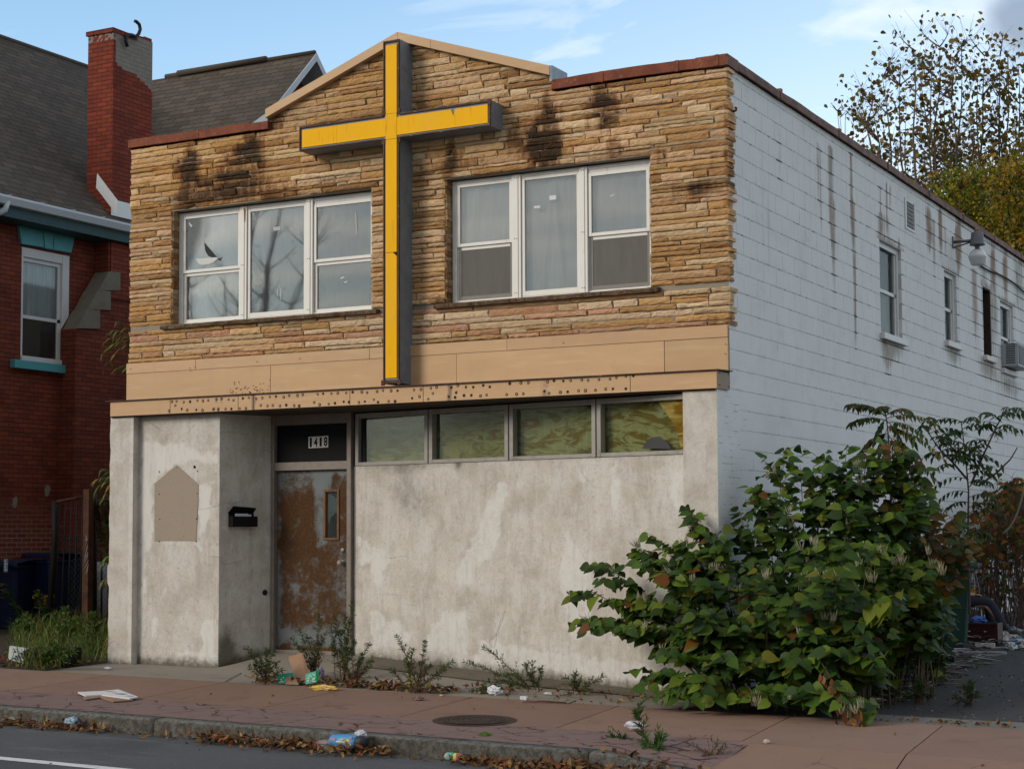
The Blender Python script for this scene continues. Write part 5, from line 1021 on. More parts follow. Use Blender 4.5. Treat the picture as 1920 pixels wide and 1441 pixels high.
# ---------------------------------------------------------------- left yard: gate, post, bins
pz=.13; post=_pl(163,1188,2,pz); px_,py_=post.x,post.y; ptop=F(163,917,py_).z
po=MB(); w=.055; po.box(px_-w,px_+w,py_-w,py_+w,-.1,ptop); po.x['org']=(px_,py_,pz); tag(po.build('gate_post',M['rustiron'],bevel=.006),'rusty square steel gate post with scratched paint beside the left pier','post')
mb=MB()
for pts in (((161,1003),(163,1012),(160,1022)),((159,1012),(165,1010)),((164,1022),(160,1040),(158,1052)),((165,1040),(157,1058)),((166,1050),(158,1066)),((166,1058),(160,1074)),((165,1066),(161,1078)),((165,1035),(158,1048))): mb.tube([F(*p,py_-w-.002) for p in pts],.004,4,0,(.55,.5,.45))
mb.build('scratched_paint',M['paper'],bpy.data.objects['gate_post'])
# gate hanging from the post, swung towards the street, sagging
gt=empty('iron_gate',(px_-.5,py_-.2,pz),'old leaning black iron bar gate hung left of the rusty post','gate')
gy=py_-.02
gl_t,gr_t=F(101,941,gy-.25),F(157,931,gy); gl_b,gr_b=F(90,1188,gy-.25),F(152,1192,gy)
mb=MB(); mb.tube([gl_t,gr_t],.022,6); mb.build('top_rail',M['rustiron'],gt)
mb=MB(); mb.tube([gl_t+V(0,0,.02),F(103,1000,gy-.25),gl_b],[.042,.042,.04],8); mb.build('gate_stile',M['iron'],gt)
for k,(a,b) in enumerate(((112,100),(123,114),(134,126),(145,138),(155,150))):
    t=(a-101)/56; yy=gy-.25+.25*t; mb=MB(); mb.tube([F(a,941-10*t,yy),F(a-(a-b)*.5,1060,yy),F(b,1189,yy)],.011,5); mb.build('bar',M['iron'],gt)
fn_=empty('iron_fence',(px_+1,py_,pz),'black iron bar fence with pale rail between the rusty post and the left pier','fence')
mb=MB(); yy=py_+.25
for px in (176,190.5,203.5,216,228): mb.tube([F(px,936 if px>180 else 918,yy),F(px,1195,yy)],.014 if px>180 else .045,6)
mb.build('bar',M['iron'],fn_); mb=MB(); mb.tube([F(170,948,yy),F(245,946,yy)],.02,6); mb.tube([F(186,938,yy),F(245,936,yy)],.03,6); mb.build('rail',M['lampgrey'],fn_)
# chain link
mb=MB(); yy=py_+.55; a,b=F(112,1010,yy),F(215,1190,yy); s=.085
k=0; x=a.x-1.5
while x<b.x+.3:
    for sg in (1,-1):
        pts=[]; z=b.z
        n=int((a.z-b.z)/s*2)
        xx=[x+(s/2*(i%2)*sg) for i in range(n+1)]
        if sg==1: mb.tube([(xx[i],yy+(.004 if i%2 else -.004),b.z+i*s/2) for i in range(n+1) if a.x<xx[i]<b.x+.3] or [(a.x,yy,b.z),(a.x,yy,b.z+.01)],.0035,3,cap=False)
        else: mb.tube([(x+s-(s/2*(i%2)),yy-(.004 if i%2 else -.004),b.z+i*s/2) for i in range(n+1) if a.x<x<b.x+.2] or [(a.x,yy,b.z),(a.x,yy,b.z+.01)],.0035,3,cap=False)
    x+=s
mb.tube([(a.x,yy,a.z),(b.x+.4,yy,a.z)],.018,6); tag(mb.build('chain_link_fence',M['lampgrey']),'grey chain link mesh fence behind the iron gate','fence')
mb=MB(); yy=py_+1.1; c=F(146,1090,yy); mb.lathe([(.30,0),(.31,.03),(.30,.8),(.24,.95),(.1,1.02)],(c.x,yy+.4,.1),20); tag(mb.build('pale_drum',simple('pale_plastic',(.34,.34,.36),.6,.2,6,dirt=.3)),'pale grey drum standing behind the chain link mesh','drum')
def bin_(name,c,sc,mat,label,yaw,lidopen=0.,cat='wheelie bin',wh=True):
    R=Matrix.Rotation(yaw,3,'Z'); T=lambda x,y,z:Vector(c)+R@Vector((x*sc,y*sc,z*sc))
    e=empty(name,c,label,cat)
    mb=MB(); lv=[(.22,.24,.04),(.285,.33,.98),(.30,.35,1.0),(.30,.35,1.05)]; vs=[]
    for a,b,z in lv:
        r=.05
        for sx,sy in ((-1,-1),(1,-1),(1,1),(-1,1)):
            vs+= [T(sx*(a-r*(k==1)),sy*(b-r*(k==0)),z) for k in ((0,1) if sx*sy>0 else (1,0))]
    n=8; mb.add(vs,[(i*n+k,i*n+(k+1)%n,(i+1)*n+(k+1)%n,(i+1)*n+k) for i in range(3) for k in range(n)]+[tuple(range(n))[::-1],tuple(3*n+k for k in range(n))])
    for zz in (.55,.80): mb.obox(T(0,-.285-.05*(zz-.5),zz),R@Vector((.2*sc,0,0)),R@Vector((0,.008*sc,0)),Vector((0,0,.012*sc)))
    mb.build('bin_body',mat,e,bevel=.008*sc)
    mb=MB(); L=[]
    for y,z in ((-.39,1.055),(-.36,1.10),(0,1.135),(.33,1.12),(.40,1.06)): L.append((y,z+lidopen*(.42-y)*.5))
    vs=[T(s*.325,y,z) for y,z in L for s in (-1,1)]; vs+=[T(s*.325,y,z-.03) for y,z in L for s in (-1,1)]; m=len(L)
    fs=[(2*i,2*i+1,2*i+3,2*i+2) for i in range(m-1)]+[(2*m+2*i+2,2*m+2*i+3,2*m+2*i+1,2*m+2*i) for i in range(m-1)]+[(2*i,2*i+2,2*m+2*i+2,2*m+2*i) for i in range(m-1)]+[(2*m+2*i+1,2*m+2*i+3,2*i+3,2*i+1) for i in range(m-1)]+[(0,2*m,2*m+1,1),(2*m-2,2*m-1,4*m-1,4*m-2)]
    mb.add(vs,fs); mb.build('lid',mat,e,bevel=.006*sc)
    if wh:
        for s in (-1,1): mb=MB(); mb.lathe([(.04,-.03),(.12,-.03),(.125,0),(.12,.03),(.04,.03)],T(s*.26,.30,.125),16,ax=tuple(R@Vector((1,0,0)))); mb.build('wheel',M['rubber'],e)
    return e,T,R
b1=_pl(66,1178,2,.17); e,T,R=bin_('wheelie_bin',(b1.x+.05,b1.y+.35,.14),.98,M['bluebin'],'blue wheelie bin with a lifted lid against the brick house wall',-.15,.12)
b2=_pl(2,1180,2,.17); e,T,R=bin_('wheelie_bin',(b2.x-.02,b2.y+.2,.12),.93,M['bluebin'],'dark blue wheelie bin with a white printed label at the left edge',.25,0.)
mb=MB(); c=F(11,1060,b2.y-.2); mb.box(c.x-.035,c.x+.04,c.y-.006,c.y,c.z-.09,c.z+.1,0,(.25,.28,.34))
for k in range(4): mb.box(c.x-.025,c.x+.03-.02*(k%2),c.y-.009,c.y-.006,c.z-.07+k*.042,c.z-.045+k*.042,0,(.65,.68,.72))
mb.build('bin_label',M['paper'],e)
# discarded set with a silver face and black case
q=G(34,1243); t=empty('discarded_speaker',q,'discarded black box with a silver front panel lying in the grass by the sidewalk','junk box')
mb=MB(); u=Vector((.985,.17,0)); v=Vector((-.2,.97,.1)).normalized(); n_=u.cross(v)
ctr=q+u*.0+Vector((.42,.12,.09)); mb.obox(ctr,u*.30,v*.15,n_*.085); mb.build('case',M['black'],t,bevel=.008)
mb=MB(); fp=[F(*p,q.y-.02) for p in ((18,1210),(50,1215),(48,1243),(15,1236))]; mb.prism(fp,(.02,.035,0),0,(.46,.52,.54)); o=mb.build('front_panel',M['gloss'],t)
mb=MB()
for px,py,r in ((28,1221,.012),(40,1224,.014),(30,1229,.010),(44,1231,.008),(25,1216,.005),(46,1217,.005)): p=F(px,py,q.y-.026); mb.lathe([(r,0),(r*.8,.006)],p,8,ax=(0,-1,0))
for k in range(4): mb.tube([F(20+6*k,1236-k,q.y-.026),F(26+5*k,1232-2*k,q.y-.028),F(30+5*k,1238,q.y-.026)],.004,4)
mb.build('panel_knob',M['black'],t)
# ---------------------------------------------------------------- right yard: bin, crate, person, rubbish
gb=_pl(1795,1218,2,zdrive(.6,6.6)); e,T,R=bin_('wheelie_bin',(gb.x-.20,gb.y+.15,zdrive(gb.x,gb.y)-.02),1.02,M['greenbin'],'dark green wheelie bin standing behind the big shrub by the block wall',.5,.0)
zc0=zdrive(.8,7.4); cp=_pl(1838,1206,2,zc0)
t=empty('crate',cp,'maroon plastic crate of rubbish beside the green wheelie bin','crate')
mb=MB(); h=.26
for sx in (-.21,.21): mb.box(cp.x+sx-.012,cp.x+sx+.012,cp.y,cp.y+.3,zc0,zc0+h)
mb.box(cp.x-.198,cp.x+.198,cp.y,cp.y+.02,zc0,zc0+h); mb.box(cp.x-.198,cp.x+.198,cp.y+.28,cp.y+.30,zc0,zc0+h); mb.box(cp.x-.198,cp.x+.198,cp.y+.02,cp.y+.28,zc0,zc0+.015); mb.box(cp.x-.225,cp.x+.225,cp.y-.012,cp.y-.001,zc0+h-.03,zc0+h); mb.build('crate_body',M['maroon'],t,bevel=.004)
mb=MB()
for a,b,z in ((-.2,-.12,.15),(.05,.08,.15)): mb.box(cp.x+a,cp.x+b,cp.y-.004,cp.y-.001,zc0+z,zc0+z+.012,0,(.5,.45,.45))
mb.build('pale_marking',M['paper'],t)
def crumple(name,c,sx,sy,sz,tint,label,cat='litter',mat='gloss',seed=0,group=None,rough=.35):
    bm=bmesh.new(); bmesh.ops.create_icosphere(bm,subdivisions=3,radius=1); vs=[]
    for v in bm.verts:
        d=1+rough*mnoise.fractal(v.co*2.2+Vector((seed,seed*2,0)),1.,2.,4); vs.append((c[0]+v.co.x*sx*d,c[1]+v.co.y*sy*d,c[2]+sz*.8+v.co.z*sz*d))
    fs=[tuple(x.index for x in f.verts) for f in bm.faces]; bm.free(); mb=MB()
    cols=tint if isinstance(tint,list) else [tint]
    tt=[cols[int(abs(fbm(p[0]*14+seed,p[1]*14,p[2]*14))*5)%len(cols)] for p in vs]
    mb.add(vs,fs,0,tints=tt); mb.x['org']=tuple(c); return tag(mb.build(name,M[mat]),label,cat,group)
crumple('rubbish_bag',(cp.x-.05,cp.y+.16,zc0+.25),.10,.08,.05,(.03,.12,.45),'crumpled blue wrapper on top of the maroon crate',seed=3)
mb=MB(); mb.tube([F(*p,cp.y+.15) for p in ((1847,1176),(1853,1170),(1860,1170),(1866,1178),(1872,1184))],.010,6,0,(.6,.6,.6)); mb.x['org']=tuple(cp); tag(mb.build('white_strap',M['paper']),'curved white plastic strap looping over the maroon crate','strap')
def slab_item(name,px,py,pw,dpt,h,tint,label,cat,mat='paper',rot=0.,group=None):
    p=_pl(px,py,2,zdrive(.9,6.5)); mb=MB(); c,s=math.cos(rot),math.sin(rot); mb.obox(p+V(0,0,h/2),Vector((c,s,0))*pw/2,Vector((-s,c,0))*dpt/2,(0,0,h/2),0,tint); mb.x['org']=tuple(p); return tag(mb.build(name,M[mat],bevel=.004),label,cat,group)
slab_item('white_box',1847,1212,.24,.09,.045,(.6,.55,.54),'white narrow carton lying in front of the maroon crate','box',rot=.15)
slab_item('white_pipe',1810,1226,.95,.04,.035,(.30,.33,.36),'long pale pipe lying on the asphalt below the green bin','pipe',rot=.38)
random.seed(11)
for i in range(26):
    px,py=uni(1862,1922),uni(1186,1212); p=_pl(px,py,2,zdrive(1,7.4)); p.z=zdrive(p.x,p.y)
    col=random.choice([(.6,.62,.65),(.5,.52,.55),(.25,.35,.5),(.45,.42,.35),(.6,.45,.1),(.12,.13,.14),(.55,.55,.58),(.10,.2,.18)])
    crumple('rubbish',p,uni(.04,.10),uni(.04,.09),uni(.02,.05),[col,tuple(c*.6 for c in col)],'crumpled rubbish in the litter heap at the right edge past the maroon crate',seed=i*3.1,group='rubbish heaped at the right edge',rough=.7)
# seated person
random.seed(2)
pg=_pl(1888,1193,2,zdrive(.9,8.0)); zf=pg.z; yP=pg.y
knee=F(1856,1128,yP); ank=F(1884,1180,yP); hip=F(1812,1128,yP+.05); hip.z=knee.z-.02
per=empty('person',(hip.x,hip.y,zf),'person in dark jeans and black boots seated behind the green wheelie bin','person')
def skin(name,verts,edges,radii,mat,parent,sub=2):
    o0=origin_of(parent); me=bpy.data.meshes.new(name); me.from_pydata([tuple(Vector(v)-o0) for v in verts],edges,[]); me.materials.append(M[mat]); o=bpy.data.objects.new(name,me); COL.objects.link(o); o.parent=parent
    md=o.modifiers.new('skin','SKIN'); sv=me.skin_vertices[0].data if me.skin_vertices else None
    if sv is None:
        bm=bmesh.new(); bm.from_mesh(me); bm.verts.layers.skin.verify(); bm.to_mesh(me); bm.free(); sv=me.skin_vertices[0].data
    for i,r in enumerate(radii): sv[i].radius=(r,r) if not hasattr(r,'__len__') else r
    sv[0].use_root=True; md.use_smooth_shade=True
    s=o.modifiers.new('sub','SUBSURF'); s.levels=sub; s.render_levels=sub; return o
dx=Vector((.96,.28,0)); sdv=Vector((-.28,.96,0))
H=hip; pel=H+V(0,0,.03)
def sidept(p,k): return p+sdv*k
lk=knee; rk=knee+sdv*.26-dx*.05; la_=ank; ra=ank+sdv*.24-dx*.12
# torso, neck, head, arms (skin surface)
tor=[pel-dx*.02,pel-dx*.10+V(0,0,.12),pel-dx*.24+V(0,0,.23),pel-dx*.32+V(0,0,.29),pel-dx*.35+V(0,0,.35),pel-dx*.36+V(0,0,.43),pel-dx*.36+V(0,0,.51)]
hand=knee-dx*.19+V(0,0,.095)
lsh=tor[3]-sdv*.17; lel=lsh+dx*.04-sdv*.03-V(0,0,.27); rsh=tor[3]+sdv*.17; rel=rsh+dx*.05+sdv*.03-V(0,0,.27); rhand=rk-dx*.19+V(0,0,.09)
lwr=hand-dx*.07+V(0,0,.01); rwr=rhand-dx*.07+V(0,0,.01)
vs=tor+[lsh,lel,lwr,hand,rsh,rel,rwr,rhand,pel-sdv*.09,lk+V(0,0,-.03)-dx*.04,la_+V(0,0,.04),pel+sdv*.09,rk+V(0,0,-.03)-dx*.04,ra+V(0,0,.04)]
ed=[(0,1),(1,2),(2,3),(3,4),(4,5),(5,6),(3,7),(7,8),(8,9),(9,10),(3,11),(11,12),(12,13),(13,14),(0,15),(15,16),(16,17),(0,18),(18,19),(19,20)]
rd=[.12,.12,.13,.10,.05,.085,.075,.055,.042,.027,.03,.055,.042,.027,.03,.08,.05,.035,.08,.05,.035]
skin('body',vs,ed,rd,'skin',per)
for (hd,sg) in ((hand,-1),(rhand,1)):
    for k in range(5):
        off=sdv*((k-1.5)*.019*1) if k<4 else sdv*(-.045*sg)
        L_=[.07,.08,.075,.06,.05][k]; st0=hd+off+dx*(.012 if k<4 else -.03); dd=dx if k<4 else (dx*.7-sdv*sg*.5).normalized()
        skin('finger',[st0,st0+dd*L_*.5+V(0,0,.004),st0+dd*L_-V(0,0,.014)],[(0,1),(1,2)],[.010,.009,.007],'skin',per,1)
skin('jeans',[pel,pel+V(0,0,.10),pel-sdv*.09,(pel-sdv*.09)*.5+lk*.5+V(0,0,.012),lk,lk*.5+la_*.5+dx*.01,la_+V(0,0,.02),pel+sdv*.09,(pel+sdv*.09)*.5+rk*.5,rk,rk*.5+ra*.5,ra+V(0,0,.02)],[(0,1),(0,2),(2,3),(3,4),(4,5),(5,6),(0,7),(7,8),(8,9),(9,10),(10,11)],[.14,.13,.10,.088,.072,.062,.055,.10,.088,.072,.062,.055],'jeans',per)
for a in (la_,ra):
    ff=Vector((a.x,a.y,zf)); skin('boot',[a+V(0,0,.10),a,ff+V(0,0,.055),ff+dx*.09+V(0,0,.05),ff+dx*.19+V(0,0,.038)],[(0,1),(1,2),(2,3),(3,4)],[.062,.058,.05,.047,.038],'boot',per)
skin('jacket',[tor[0]+V(0,0,.12),tor[1],tor[2],tor[3],lsh,lel,lwr-dx*.01,rsh,rel,rwr-dx*.01],[(0,1),(1,2),(2,3),(3,4),(4,5),(5,6),(3,7),(7,8),(8,9)],[.15,.145,.15,.11,.07,.055,.042,.07,.055,.042],'jacket',per)
hd=tor[5]*.5+tor[6]*.5; mb=MB()
mb.lathe([(.07,-.02),(.097,.02),(.10,.06),(.085,.10),(.045,.125)],hd-dx*.02+V(0,0,.02),14,ax=tuple((Vector((0,0,1))-dx*.35))); mb.build('hair',M['hair'],per)
mb=MB(); mb.obox(hd+dx*.10-V(0,0,.005),dx*.018,sdv*.012,(0,0,.022)); 
for s in (-1,1): mb.lathe([(.008,0),(.012,.012),(.006,.03)],hd+sdv*s*.082-V(0,0,.02),8,ax=tuple(sdv*s))
mb.obox(hd+dx*.082-V(0,0,.05),dx*.006,sdv*.022,(0,0,.004)); mb.build('face_feature',M['skin'],per)
mb=MB()
for s in (-1,1): mb.lathe([(.010,0),(.007,.004)],hd+dx*.083+sdv*s*.032+V(0,0,.012),8,ax=tuple(dx))
mb.build('eye',M['black'],per)
mb=MB(); c=H; mb.box(c.x-.18,c.x+.15,c.y-.16,c.y+.2,zf,c.z-.10); mb.x['org']=(c.x,c.y,zf); tag(mb.build('seat_crate',M['wood'],bevel=.01),'dark wooden box serving as a seat behind the green bin','box')
# black iron fence half swallowed by the shrub
fz=zdrive(.9,2.6); t=empty('iron_fence',(1.2,3.0,fz),'black iron bar fence half hidden inside the big leafy shrub','fence')
for px in (1652,1664,1676,1688,1700,1712,1724,1736):
    mb=MB(); p=F(px,970,3.0); mb.tube([(p.x,3.0,fz-.05),(p.x,3.0,p.z)],.012,5); mb.build('bar',M['iron'],t)
mb=MB(); a,b=F(1645,985,3.0),F(1742,985,3.0); mb.tube([a,b],.02,6); mb.tube([(a.x,3,fz+.2),(b.x,3,fz+.2)],.02,6); mb.build('rail',M['iron'],t)
mb=MB(); p=F(1589,1000,2.9); mb.tube([(p.x,2.9,fz-.1),(p.x,2.9,F(1589,960,2.9).z)],.022,8,0,(.8,.8,.8)); mb.x['org']=(p.x,2.9,fz); tag(mb.build('white_post',M['flash']),'thin white metal post showing through the big leafy shrub','post')
# ---------------------------------------------------------------- vegetation
def jit(c,a=.25):
    k=uni(1-a,1+a); return (c[0]*k*uni(.9,1.1),c[1]*k,c[2]*k*uni(.85,1.15))
def bez(a,b,c,n): return [a*(1-t)**2+b*2*t*(1-t)+c*t*t for t in lin(0,1,n)]
GREENS=[(.036,.080,.009),(.050,.102,.010),(.074,.132,.012),(.024,.054,.010),(.105,.152,.013),(.032,.066,.014)]
# --- big shrub with heart shaped leaves
random.seed(31)
SH=empty('leafy_shrub',(.9,-.3,zdrive(.9,-.3)),'big shrub with heart shaped green leaves and pale flower tufts at the front right corner','shrub')
stems=MB(); leaves=MB(); fl_=MB(); deadl=MB()
WALL=lambda p:p.y>-.08 and p.x<.12 and p.y<.4
def flower(p,d,s=.10):
    for i in range(11):
        dd=(Vector(d)*.7+Vector((uni(-.6,.6),uni(-.6,.6),uni(.3,1.)))).normalized(); l=s*uni(.6,1.2); t=jit((.30,.285,.18),.25); q=p+Vector((uni(-.02,.02),uni(-.02,.02),0))
        fl_.tube([q,q+dd*l*.5,q+dd*l+Vector((0,0,.01))],[.002,.0042,.001],3,0,t,cap=False)
def kleaf(p,side,L,young=False,lib=None,dull=1.):
    d=(side*1.0+Vector((uni(-.25,.25),uni(-.25,.25),uni(-.75,-.05)))).normalized()
    nr=Vector((uni(-.5,.6),uni(-1.2,-.15),uni(.5,1.))); 
    c=random.choice(lib or GREENS)
    r=rnd()
    if r<.04: c=(.15,.15,.014)
    elif r<.055: c=(.15,.06,.013)
    c=tuple(q*dull for q in jit(c))
    pt=p+d*.025; stems.tube([p,pt],.002,3,0,(.12,.10,.04),cap=False)
    L*=1.2; leaves.leaf(pt,d,nr,L,L*uni(.74,.92),c,0,uni(.0,.5),uni(-.1,.6),2)
def cane(base,tip,leafL=.13,nl=16,start=.25,lib=None,lift=.7,dull=1.,flw=.035,branch=True):
    base,tip=Vector(base),Vector(tip); ctl=base*.45+tip*.55; ctl.z=max(base.z,tip.z)*lift+.3*(tip-base).length*.5
    ctl.z=max(ctl.z,(base.z+tip.z)/2+.1)
    pts=bez(base,ctl,tip,14); stems.tube(pts,[.010-.0007*i for i in range(13)]+[.001],5,0,jit((.085,.065,.032)),cap=False)
    sgn=1
    for i in range(nl):
        t=start+(1-start)*(i+.5)/nl; k=min(12,int(t*13)); f=t*13-k; p=pts[k].lerp(pts[k+1],f); d=(pts[k+1]-pts[k]).normalized(); sd_=d.cross(Vector((0,0,1))); sd_=sd_.normalized() if sd_.length>.05 else Vector((1,0,0)); sgn=-sgn
        kleaf(p,sd_*sgn+d*.45+Vector((0,-.25,0)),leafL*uni(.38,1.22)*(1 if t<.85 else .7),lib=lib,dull=dull)
        if branch and rnd()<.34 and t<.9:
            L=uni(.16,.42); bd=(sd_*sgn*uni(.4,1)+d*.6+Vector((0,-.35,uni(-.2,.35)))).normalized(); b2=bez(p,p+bd*L*.5+Vector((0,0,.04)),p+bd*L-Vector((0,0,.05)),6); stems.tube(b2,[.004,.0035,.003,.0025,.002,.001],4,0,(.15,.10,.05),cap=False)
            for j in range(1,6):
                s2=bd.cross(Vector((0,0,1))).normalized()*(1 if j%2 else -1); kleaf(b2[j],s2+bd*.5,leafL*uni(.55,.95),lib=lib,dull=dull)
        if rnd()<flw*.6 and t>.5: flower(p,d)
    if rnd()<.10: flower(tip,Vector((0,0,1)),.07)
def shz(x,y): return zdrive(x,y)
tips=[]
for px,py,y in ((1063,1107,-.55),(1066,1166,-.6),(1100,1060,-.4),(1120,1085,-.5),(1105,1160,-.65),(1140,1120,-.55),(1150,1180,-.7),(1195,1045,-.35),(1215,1000,-.3),(1195,1025,-.4),(1240,1030,-.45),(1250,1075,-.55),(1295,958,-.25),(1305,985,-.3),(1275,1015,-.4),(1330,1010,-.4),(1230,1130,-.7),(1210,1180,-.8),(1240,1220,-.9),(1215,1270,-1.0),(1300,1090,-.7),(1330,1150,-.9),(1385,955,.2),(1395,990,.1),(1420,905,.3),(1440,930,.2),(1470,840,.5),(1500,872,.4),(1530,905,.5),(1480,960,.1),(1560,872,.6),(1600,885,.7),(1640,905,.8),(1690,880,1.0),(1650,850,.9),(1720,900,1.1),(1740,950,1.2),(1700,960,.8),(1660,1000,.4),(1600,960,.3),(1550,1000,-.1),(1500,1030,-.3),(1450,1060,-.4),(1400,1100,-.6),(1580,1060,-.3),(1640,1070,-.1),(1700,1060,.3),(1760,1050,.9),(1745,1080,.5),(1690,1110,0.),(1640,1120,-.4),(1660,1130,-.5),(1560,1110,-.6),(1480,1120,-.7),(1430,1150,-.85),(1370,1180,-1.0),(1500,1190,-.95),(1560,1170,-.8),(1620,1180,-.7),(1590,1230,-1.0),(1640,1240,-.95),(1530,1240,-1.1),(1460,1240,-1.15),(1400,1250,-1.2),(1330,1240,-1.1),(1290,1280,-1.25),(1340,1310,-1.35),(1410,1310,-1.3),(1480,1310,-1.3),(1540,1300,-1.2),(1270,1200,-.9),(1300,1160,-.85),(1250,1300,-1.2),(1600,1320,-1.35),(1622,842,.9),(1658,826,1.0),(1692,842,1.1),(1588,862,.7),(1718,872,1.2),(1548,846,.6),(1640,880,.8),(1676,872,1.0),(1708,905,1.0),(1570,905,.4),(1612,905,.6)):
    p=F(px,py,y); tips.append(p)
for p in tips:
    bx=min(1.65,max(.16,p.x*.55+uni(.1,.6))); byy=min(1.2,max(-.95,p.y*.6+uni(.0,.5)))
    lib=GREENS
    cane((bx,byy,shz(bx,byy)-.03),p,leafL=.135,nl=18,start=.3,lib=lib,lift=.72 if p.z>.6 else .9)
# inner filler so that the shrub is deep and dark
for i in range(92):
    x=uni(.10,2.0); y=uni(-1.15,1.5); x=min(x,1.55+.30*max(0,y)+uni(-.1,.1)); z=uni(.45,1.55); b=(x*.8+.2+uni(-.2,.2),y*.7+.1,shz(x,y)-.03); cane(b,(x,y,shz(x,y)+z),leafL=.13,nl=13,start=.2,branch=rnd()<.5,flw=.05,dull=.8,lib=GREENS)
AUT=[(.10,.05,.012),(.13,.085,.013),(.055,.085,.012),(.20,.085,.012),(.045,.08,.012),(.035,.06,.010)]
for px,py,y in ((1790,1000,1.9),(1800,1035,1.9),(1768,1010,1.7),(1788,1065,1.8),(1815,1010,2.2),(1742,998,1.4),(1722,975,1.3),(1775,1040,1.6),(1800,975,2.3),(1765,965,1.9),(1755,1085,1.2),(1805,1060,2.1),(1780,985,2.)):
    cane((uni(1.2,1.7),y-uni(.2,.6),shz(1.4,y)),F(px,py,y),leafL=.11,nl=13,start=.45,lib=AUT,flw=.1)
for i in range(34):
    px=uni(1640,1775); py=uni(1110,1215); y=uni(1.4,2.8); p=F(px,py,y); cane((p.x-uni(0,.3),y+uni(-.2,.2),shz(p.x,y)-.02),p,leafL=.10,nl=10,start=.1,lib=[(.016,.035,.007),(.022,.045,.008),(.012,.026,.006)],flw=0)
for px,py in ((1648,1118),(1660,1128),(1652,1140),(1668,1138),(1640,1132)): kleaf(F(px,py,-.75),Vector((uni(-1,1),-.3,-.3)),.15,lib=[(.10,.15,.012),(.14,.17,.014)])
# reddish upper leaves near the saplings
for px,py,y in ((1700,870,1.3),(1730,905,1.5),(1660,830,1.2),(1690,905,1.2),(1745,935,1.6),(1640,870,1.1),(1715,955,1.3)):
    cane((uni(1.0,1.9),uni(.9,1.6),shz(1.5,1.2)),F(px,py,y),leafL=.115,nl=13,start=.5,lib=[(.10,.05,.014),(.13,.08,.015),(.06,.085,.015),(.15,.055,.015),(.045,.09,.016)])
for px,py,y in ((1555,880,.5),(1610,870,.5),(1608,900,.5),(1445,900,.3),(1480,985,.0),(1540,1075,-.5),(1505,1095,-.6),(1620,1060,-.3),(1660,1040,0),(1680,1055,.1),(1700,1050,.2),(1745,1050,.7),(1760,1075,.7),(1640,1095,-.4),(1430,1095,-.7),(1300,990,-.35),(1340,1070,-.5),(1200,1130,-.6),(1415,1330,-1.3),(1580,1335,-1.4),(1605,1325,-1.4),(1555,1160,-.9),(1520,1030,-.3)):
    p=F(px,py,y)
    for k in range(2): flower(p+Vector((uni(-.06,.06),uni(-.03,.03),uni(-.06,.06))),Vector((uni(-.3,.3),-.1,1)),.085)
so=stems.build('stem',M['stem'],SH); lo=leaves.build('foliage',M['leaf'],SH); fo=fl_.build('flower_tuft',M['stem'],SH)
# dead brown hanging leaves
random.seed(8); mb=MB()
for i in range(46):
    t=i/45; px=1538+70*t+uni(-12,12); py=1262+88*t+uni(-12,12); p=F(px,py,-1.22-.2*t); mb.leaf(p,(uni(-.3,.5),uni(-.4,.2),-1),(uni(-1,1),-1,uni(-.3,.3)),uni(.07,.14),uni(.04,.08),jit(random.choice([(.16,.065,.025),(.22,.10,.045),(.11,.05,.02)])),0,uni(-.4,.5),uni(-.4,.5))
mb.tube([F(1530,1225,-1.1),F(1570,1290,-1.25),F(1600,1345,-1.4)],.005,4,1,(.14,.07,.03)); mb.x['org']=tuple(G(1590,1345)); tag(mb.build('dead_branch',[M['dry'],M['stem']]),'dead branch with curled rust brown leaves at the foot of the big shrub','branch')
# --- saplings with feathered leaves
def frond(LV,ST,p,d,L,n,lib,leafL=.10,droop=.5,wid=.34):
    d=Vector(d).normalized(); pts=bez(p,p+d*L*.55+Vector((0,0,.05)),p+d*L-Vector((0,0,droop*L*.5)),8); ST.tube(pts,[.0045-.0005*i for i in range(8)],4,0,(.10,.06,.03),cap=False)
    for i in range(n):
        t=.18+.82*i/(n-1); k=min(6,int(t*7)); q=pts[k].lerp(pts[k+1],t*7-k); dd=(pts[k+1]-pts[k]).normalized(); s=dd.cross(Vector((0,0,1))); s=s.normalized() if s.length>.05 else Vector((1,0,0))
        for sg in ((1,-1) if i<n-1 else (0,)):
            ld=(s*sg+dd*.55+Vector((uni(-.2,.2),uni(-.2,.2),uni(-.9,-.3)))).normalized(); l=leafL*uni(.7,1.15)
            LV.leaf(q,ld,Vector((uni(-.4,.4),-.5,.8)),l,l*wid,jit(random.choice(lib),.3),0,uni(.1,.3),uni(.1,.4))
def sapling(name,base,nodes,lib,label,leafL,fl,nfr,spec):
    t=empty(name,base,label,'sapling'); ST,LV=MB(),MB(); 
    for path in nodes: ST.tube(path,[.011*(1-i/len(path))+.003 for i in range(len(path))],6,0,(.07,.05,.04),cap=False)
    for p,d,L in spec: frond(LV,ST,p,d,L,fl,lib,leafL)
    ST.build('stem',M['stem'],t); LV.build('foliage',M['leaf'],t)
random.seed(13)
y=1.9; B=lambda px,py,yy=1.9:F(px,py,yy)
lib=[(.05,.075,.014),(.075,.065,.014),(.035,.07,.016),(.10,.065,.014),(.028,.06,.018)]
top=B(1662,775); sp=[]
def fr(a,b,L=None):
    pa_,pb=B(*a),B(*b); d=pb-pa_; return (pa_,d+Vector((0,uni(-.15,.15),0)),L or d.length*1.02)
